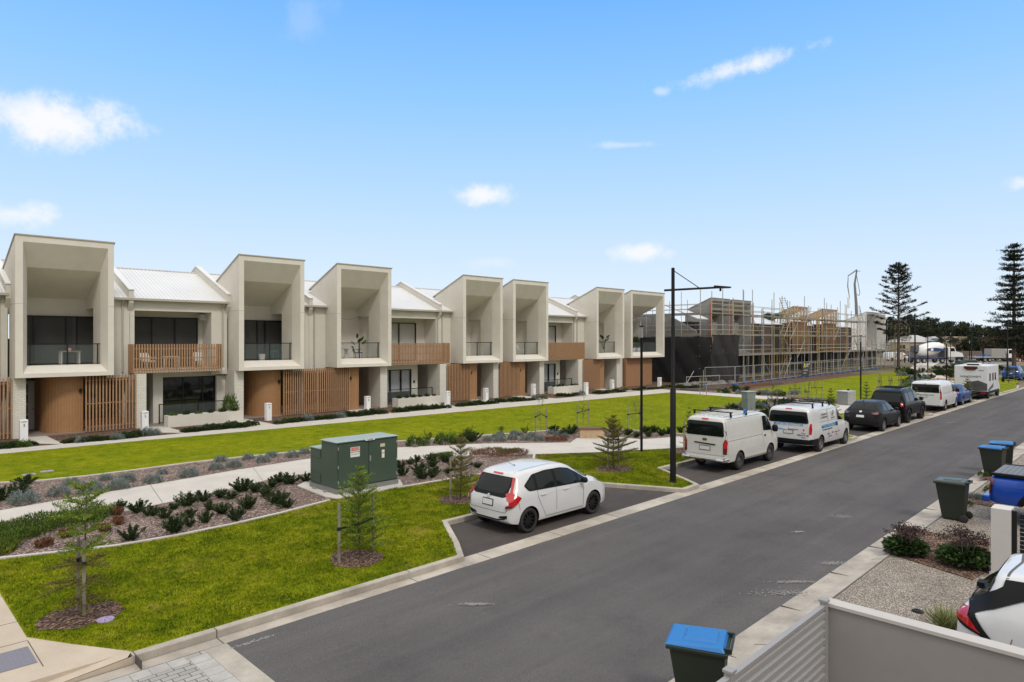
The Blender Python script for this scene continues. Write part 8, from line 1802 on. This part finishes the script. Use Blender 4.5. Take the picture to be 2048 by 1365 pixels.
SKY_ = [(1772,640,0),(1784,636,0),(1796,640,0),(1808,634,0),(1820,630,0),(1832,636,0),(1842,640,0),(1853,636,0),(1862,642,0),(1872,634,0),(1884,643,0),(1893,641,0),(1903,644,0),(1914,652,0),(1924,647,0),(1935,650,0),(1946,655,0),(1957,654,0),(1966,657,0),(1976,656,0),(1986,661,0),(1994,650,0),(2004,660,0),(2014,663,0),(2030,655,0),(2042,652,0),(2056,655,0),(2072,650,0)]
for i, (px, ty, _) in enumerate(SKY_):
    d = random.uniform(215, 270); h_ = HC+(HY-ty)/F*d+random.uniform(-.3, .8); g = tg(px+random.uniform(-3, 3), d)
    dup(PP[i % 3], g, random.uniform(0, 6), 'dark conifer in the distant row of trees along the skyline', 'distant conifers along the skyline', (h_/12*random.uniform(1.0, 1.3),)*2+(h_/12,))
for i, (px, d, s, k) in enumerate(((1775,190,1.1,0),(1788,200,1.2,0),(1806,205,1.1,0),(1826,208,1.2,0),(1846,206,1.15,0),(1868,210,1.2,0),(1890,214,1.15,0),(1908,216,1.1,0),(1925,206,1.2,0),(1944,210,1.2,0),(1960,214,1.1,0),(1975,245,1.1,0),(1990,250,1.1,0),(2012,250,1.2,0),(2030,235,1.2,0),(2050,230,1.2,0),(2075,230,1.3,0),(1938,178,.7,0),(1955,180,.7,0))):
    dup(PR[0], tg(px, d), i*1.7, 'dense round dark tree behind the distant houses', 'round trees behind the distant houses', s*1.15)
for i, (px, d, s) in enumerate(((1990,152,.85),(2006,150,1.0),(2022,148,1.05),(2040,146,1.1),(2058,146,1.0),(2074,146,1.0))):
    dup(PR[1], tg(px, d), i*2.1, 'rounded brownish coastal shrub mass behind the flatbed truck', 'brownish coastal shrubs behind the flatbed truck', (s, s, s*.92))
for px, d in ((1910,172),(1962,176),(1884,176)):
    t = thing('palm_tree', {1910:'palm between the flat-topped cream house and the truck',1962:'palm left of the white flat-roofed building',1884:'palm drooping over the narrow cream house'}[px], 'palm', W(px, d)); tb = MB(); tb.tube((0,0,0),(0,0,4.6),.25,.2,8); tb.build('trunk', M_bark, t); rg = np.random.RandomState(px); P = []; D = []
    for k in range(22):
        a = rg.uniform(0, 6.28); el = rg.uniform(-.2, 1.1); 
        for q in range(46): u = q/45; x = u*2.9; zz = 4.6+math.sin(el)*x-.28*x*x*.5; P.append(np.array([math.cos(a)*math.cos(el)*x, math.sin(a)*math.cos(el)*x, zz])); D.append(np.array([-math.sin(a)*(1 if q % 2 else -1), math.cos(a)*(1 if q % 2 else -1), -.5])+rg.normal(0,.2,3))
    leafmesh('fronds', np.array(P), np.array(D), .55, .10, L_far, t, rg)
for o in PP+PR:
    for c_ in list(o.children): bpy.data.objects.remove(c_)
    bpy.data.objects.remove(o)
# things left without a role: trim helper empties
for o in list(bpy.data.objects):
    if o.type == 'MESH' and o.parent is None and not o.get('label') and not o.get('kind'): o['kind'] = 'structure'
# ============================================================ LABELS: tell repeats apart by their order across the view
ORD = ['first','second','third','fourth','fifth','sixth','seventh','eighth','ninth','tenth','eleventh','twelfth','thirteenth','fourteenth','fifteenth','sixteenth','seventeenth','eighteenth','nineteenth','twentieth']+['twenty-'+x for x in ('first','second','third','fourth','fifth','sixth','seventh','eighth','ninth')]+['thirtieth']+['thirty-'+x for x in ('first','second','third','fourth','fifth','sixth','seventh','eighth','ninth')]+['fortieth']+['forty-'+x for x in ('first','second','third','fourth','fifth','sixth','seventh','eighth','ninth')]+['fiftieth']
def vpx(o):
    x, y = o.location.x, o.location.y; d = x*CT+y*ST; return 1024+F*(x*ST-y*CT)/max(d, .1)
tops = [o for o in bpy.data.objects if o.parent is None and o.get('label')]
def order(sel, base, group=None):
    sel = sorted(sel, key=vpx)
    for i, o in enumerate(sel):
        o['label'] = '%s, %s from the left' % (base, ORD[i]) if len(sel) > 1 else base
        if group: o['group'] = group
def ing(g): return [o for o in tops if o.get('group') == g]
order(ing(GA), 'rounded blue-grey shrub in the mulch bed left of the green kiosk')
order(ing('silver-grey shrubs left of the bench'), 'small silver-grey shrub in the bed left of the bench')
ds = ing('dark green shrubs in the front mulch bed')
order([o for o in ds if vpx(o) < 640], 'dark green shrub in the front mulch bed left of the kiosk'); order([o for o in ds if vpx(o) >= 640], 'dark green shrub in the front mulch bed right of the kiosk', 'dark green shrubs right of the kiosk')
order(ing('dark shrubs around the bench'), 'small dark shrub in the bed around the bench')
order(ing('bushy green shrubs right of the kiosk'), 'bushy mid-green shrub just right of the green kiosk'); order(ing('yellow-green shrubs right of the kiosk'), 'upright yellow-green shrub at the lawn edge')
order(ing('dark shrubs at the left end of the upper bed'), 'dark shrub at the far left end of the upper bed')
SEG = [(-400,60,'at the far left edge'),(60,330,'under the leftmost slatted screen'),(330,520,'below the leftmost planter'),(520,770,'under the widest slatted screen'),(770,900,'below the planter under the white blinds'),(900,1006,'under the screen right of the white blinds'),(1006,1100,'two houses right of the white blinds'),(1100,1172,'below the farthest planter'),(1172,1252,'left of the solid brown end wall'),(1252,1500,'under and beyond the solid brown end wall')]
ts = ing('shrubs along the front of the terraces')
for a, b_, w_ in SEG: order([o for o in ts if a <= vpx(o) < b_], 'low shrub %s' % w_, 'shrubs '+w_)
order(ing('temporary fence panels in front of the scaffolding'), 'temporary mesh fence panel before the scaffolding'); order(ing('blue feet of the temporary fence'), 'blue foot of the temporary fence')
order(ing('boulders along the foot of the shade cloth'), 'grey boulder at the foot of the shade cloth')
order(ing('distant conifers along the skyline'), 'dark conifer on the skyline'); order(ing('round trees behind the distant houses'), 'dense round tree behind the distant houses'); order(ing('brownish coastal shrubs behind the flatbed truck'), 'brownish rounded shrub behind the flatbed truck')
order(ing('shrubs around the grey-green cabinet'), 'low shrub in the bed around the grey-green cabinet'); order(ing('plants at the near corner of the second lawn'), 'low plant at the near corner of the second lawn'); order(ing('shrubs beside the winding path'), 'low shrub beside the winding path'); order(ing('shrubs on the bank in front of the trucks'), 'low shrub on the bank before the trucks')
order(ing('tiny plants beside the bins'), 'tiny green plant beside the bins'); order(ing('potted shrubs on the corner balcony'), 'bushy potted shrub on the open corner balcony')
for g_ in sorted({o['group'] for o in tops if o.get('group') and str(o['group']).startswith('plants in') or str(o.get('group')).startswith('plants ') and 'planter' in str(o.get('group'))}): order(ing(g_), g_.replace('plants', 'low plant', 1))
st = ing('timber tree stakes'); from collections import defaultdict
dd = defaultdict(list)
for o in st: dd[o['label']].append(o)
for l_, v in dd.items():
    v.sort(key=vpx); l_ = ' '.join(l_.replace('grey timber stake holding up ', '').replace('the ', '', 1).split()[:13])
    for i, o in enumerate(v): o['label'] = ('left' if i == 0 else 'right')+' timber stake of the '+l_ if len(v) > 1 else 'single timber stake of the '+l_
for o in tops:
    w_ = str(o['label']).split()
    if len(w_) > 16: o['label'] = ' '.join(w_[:16])
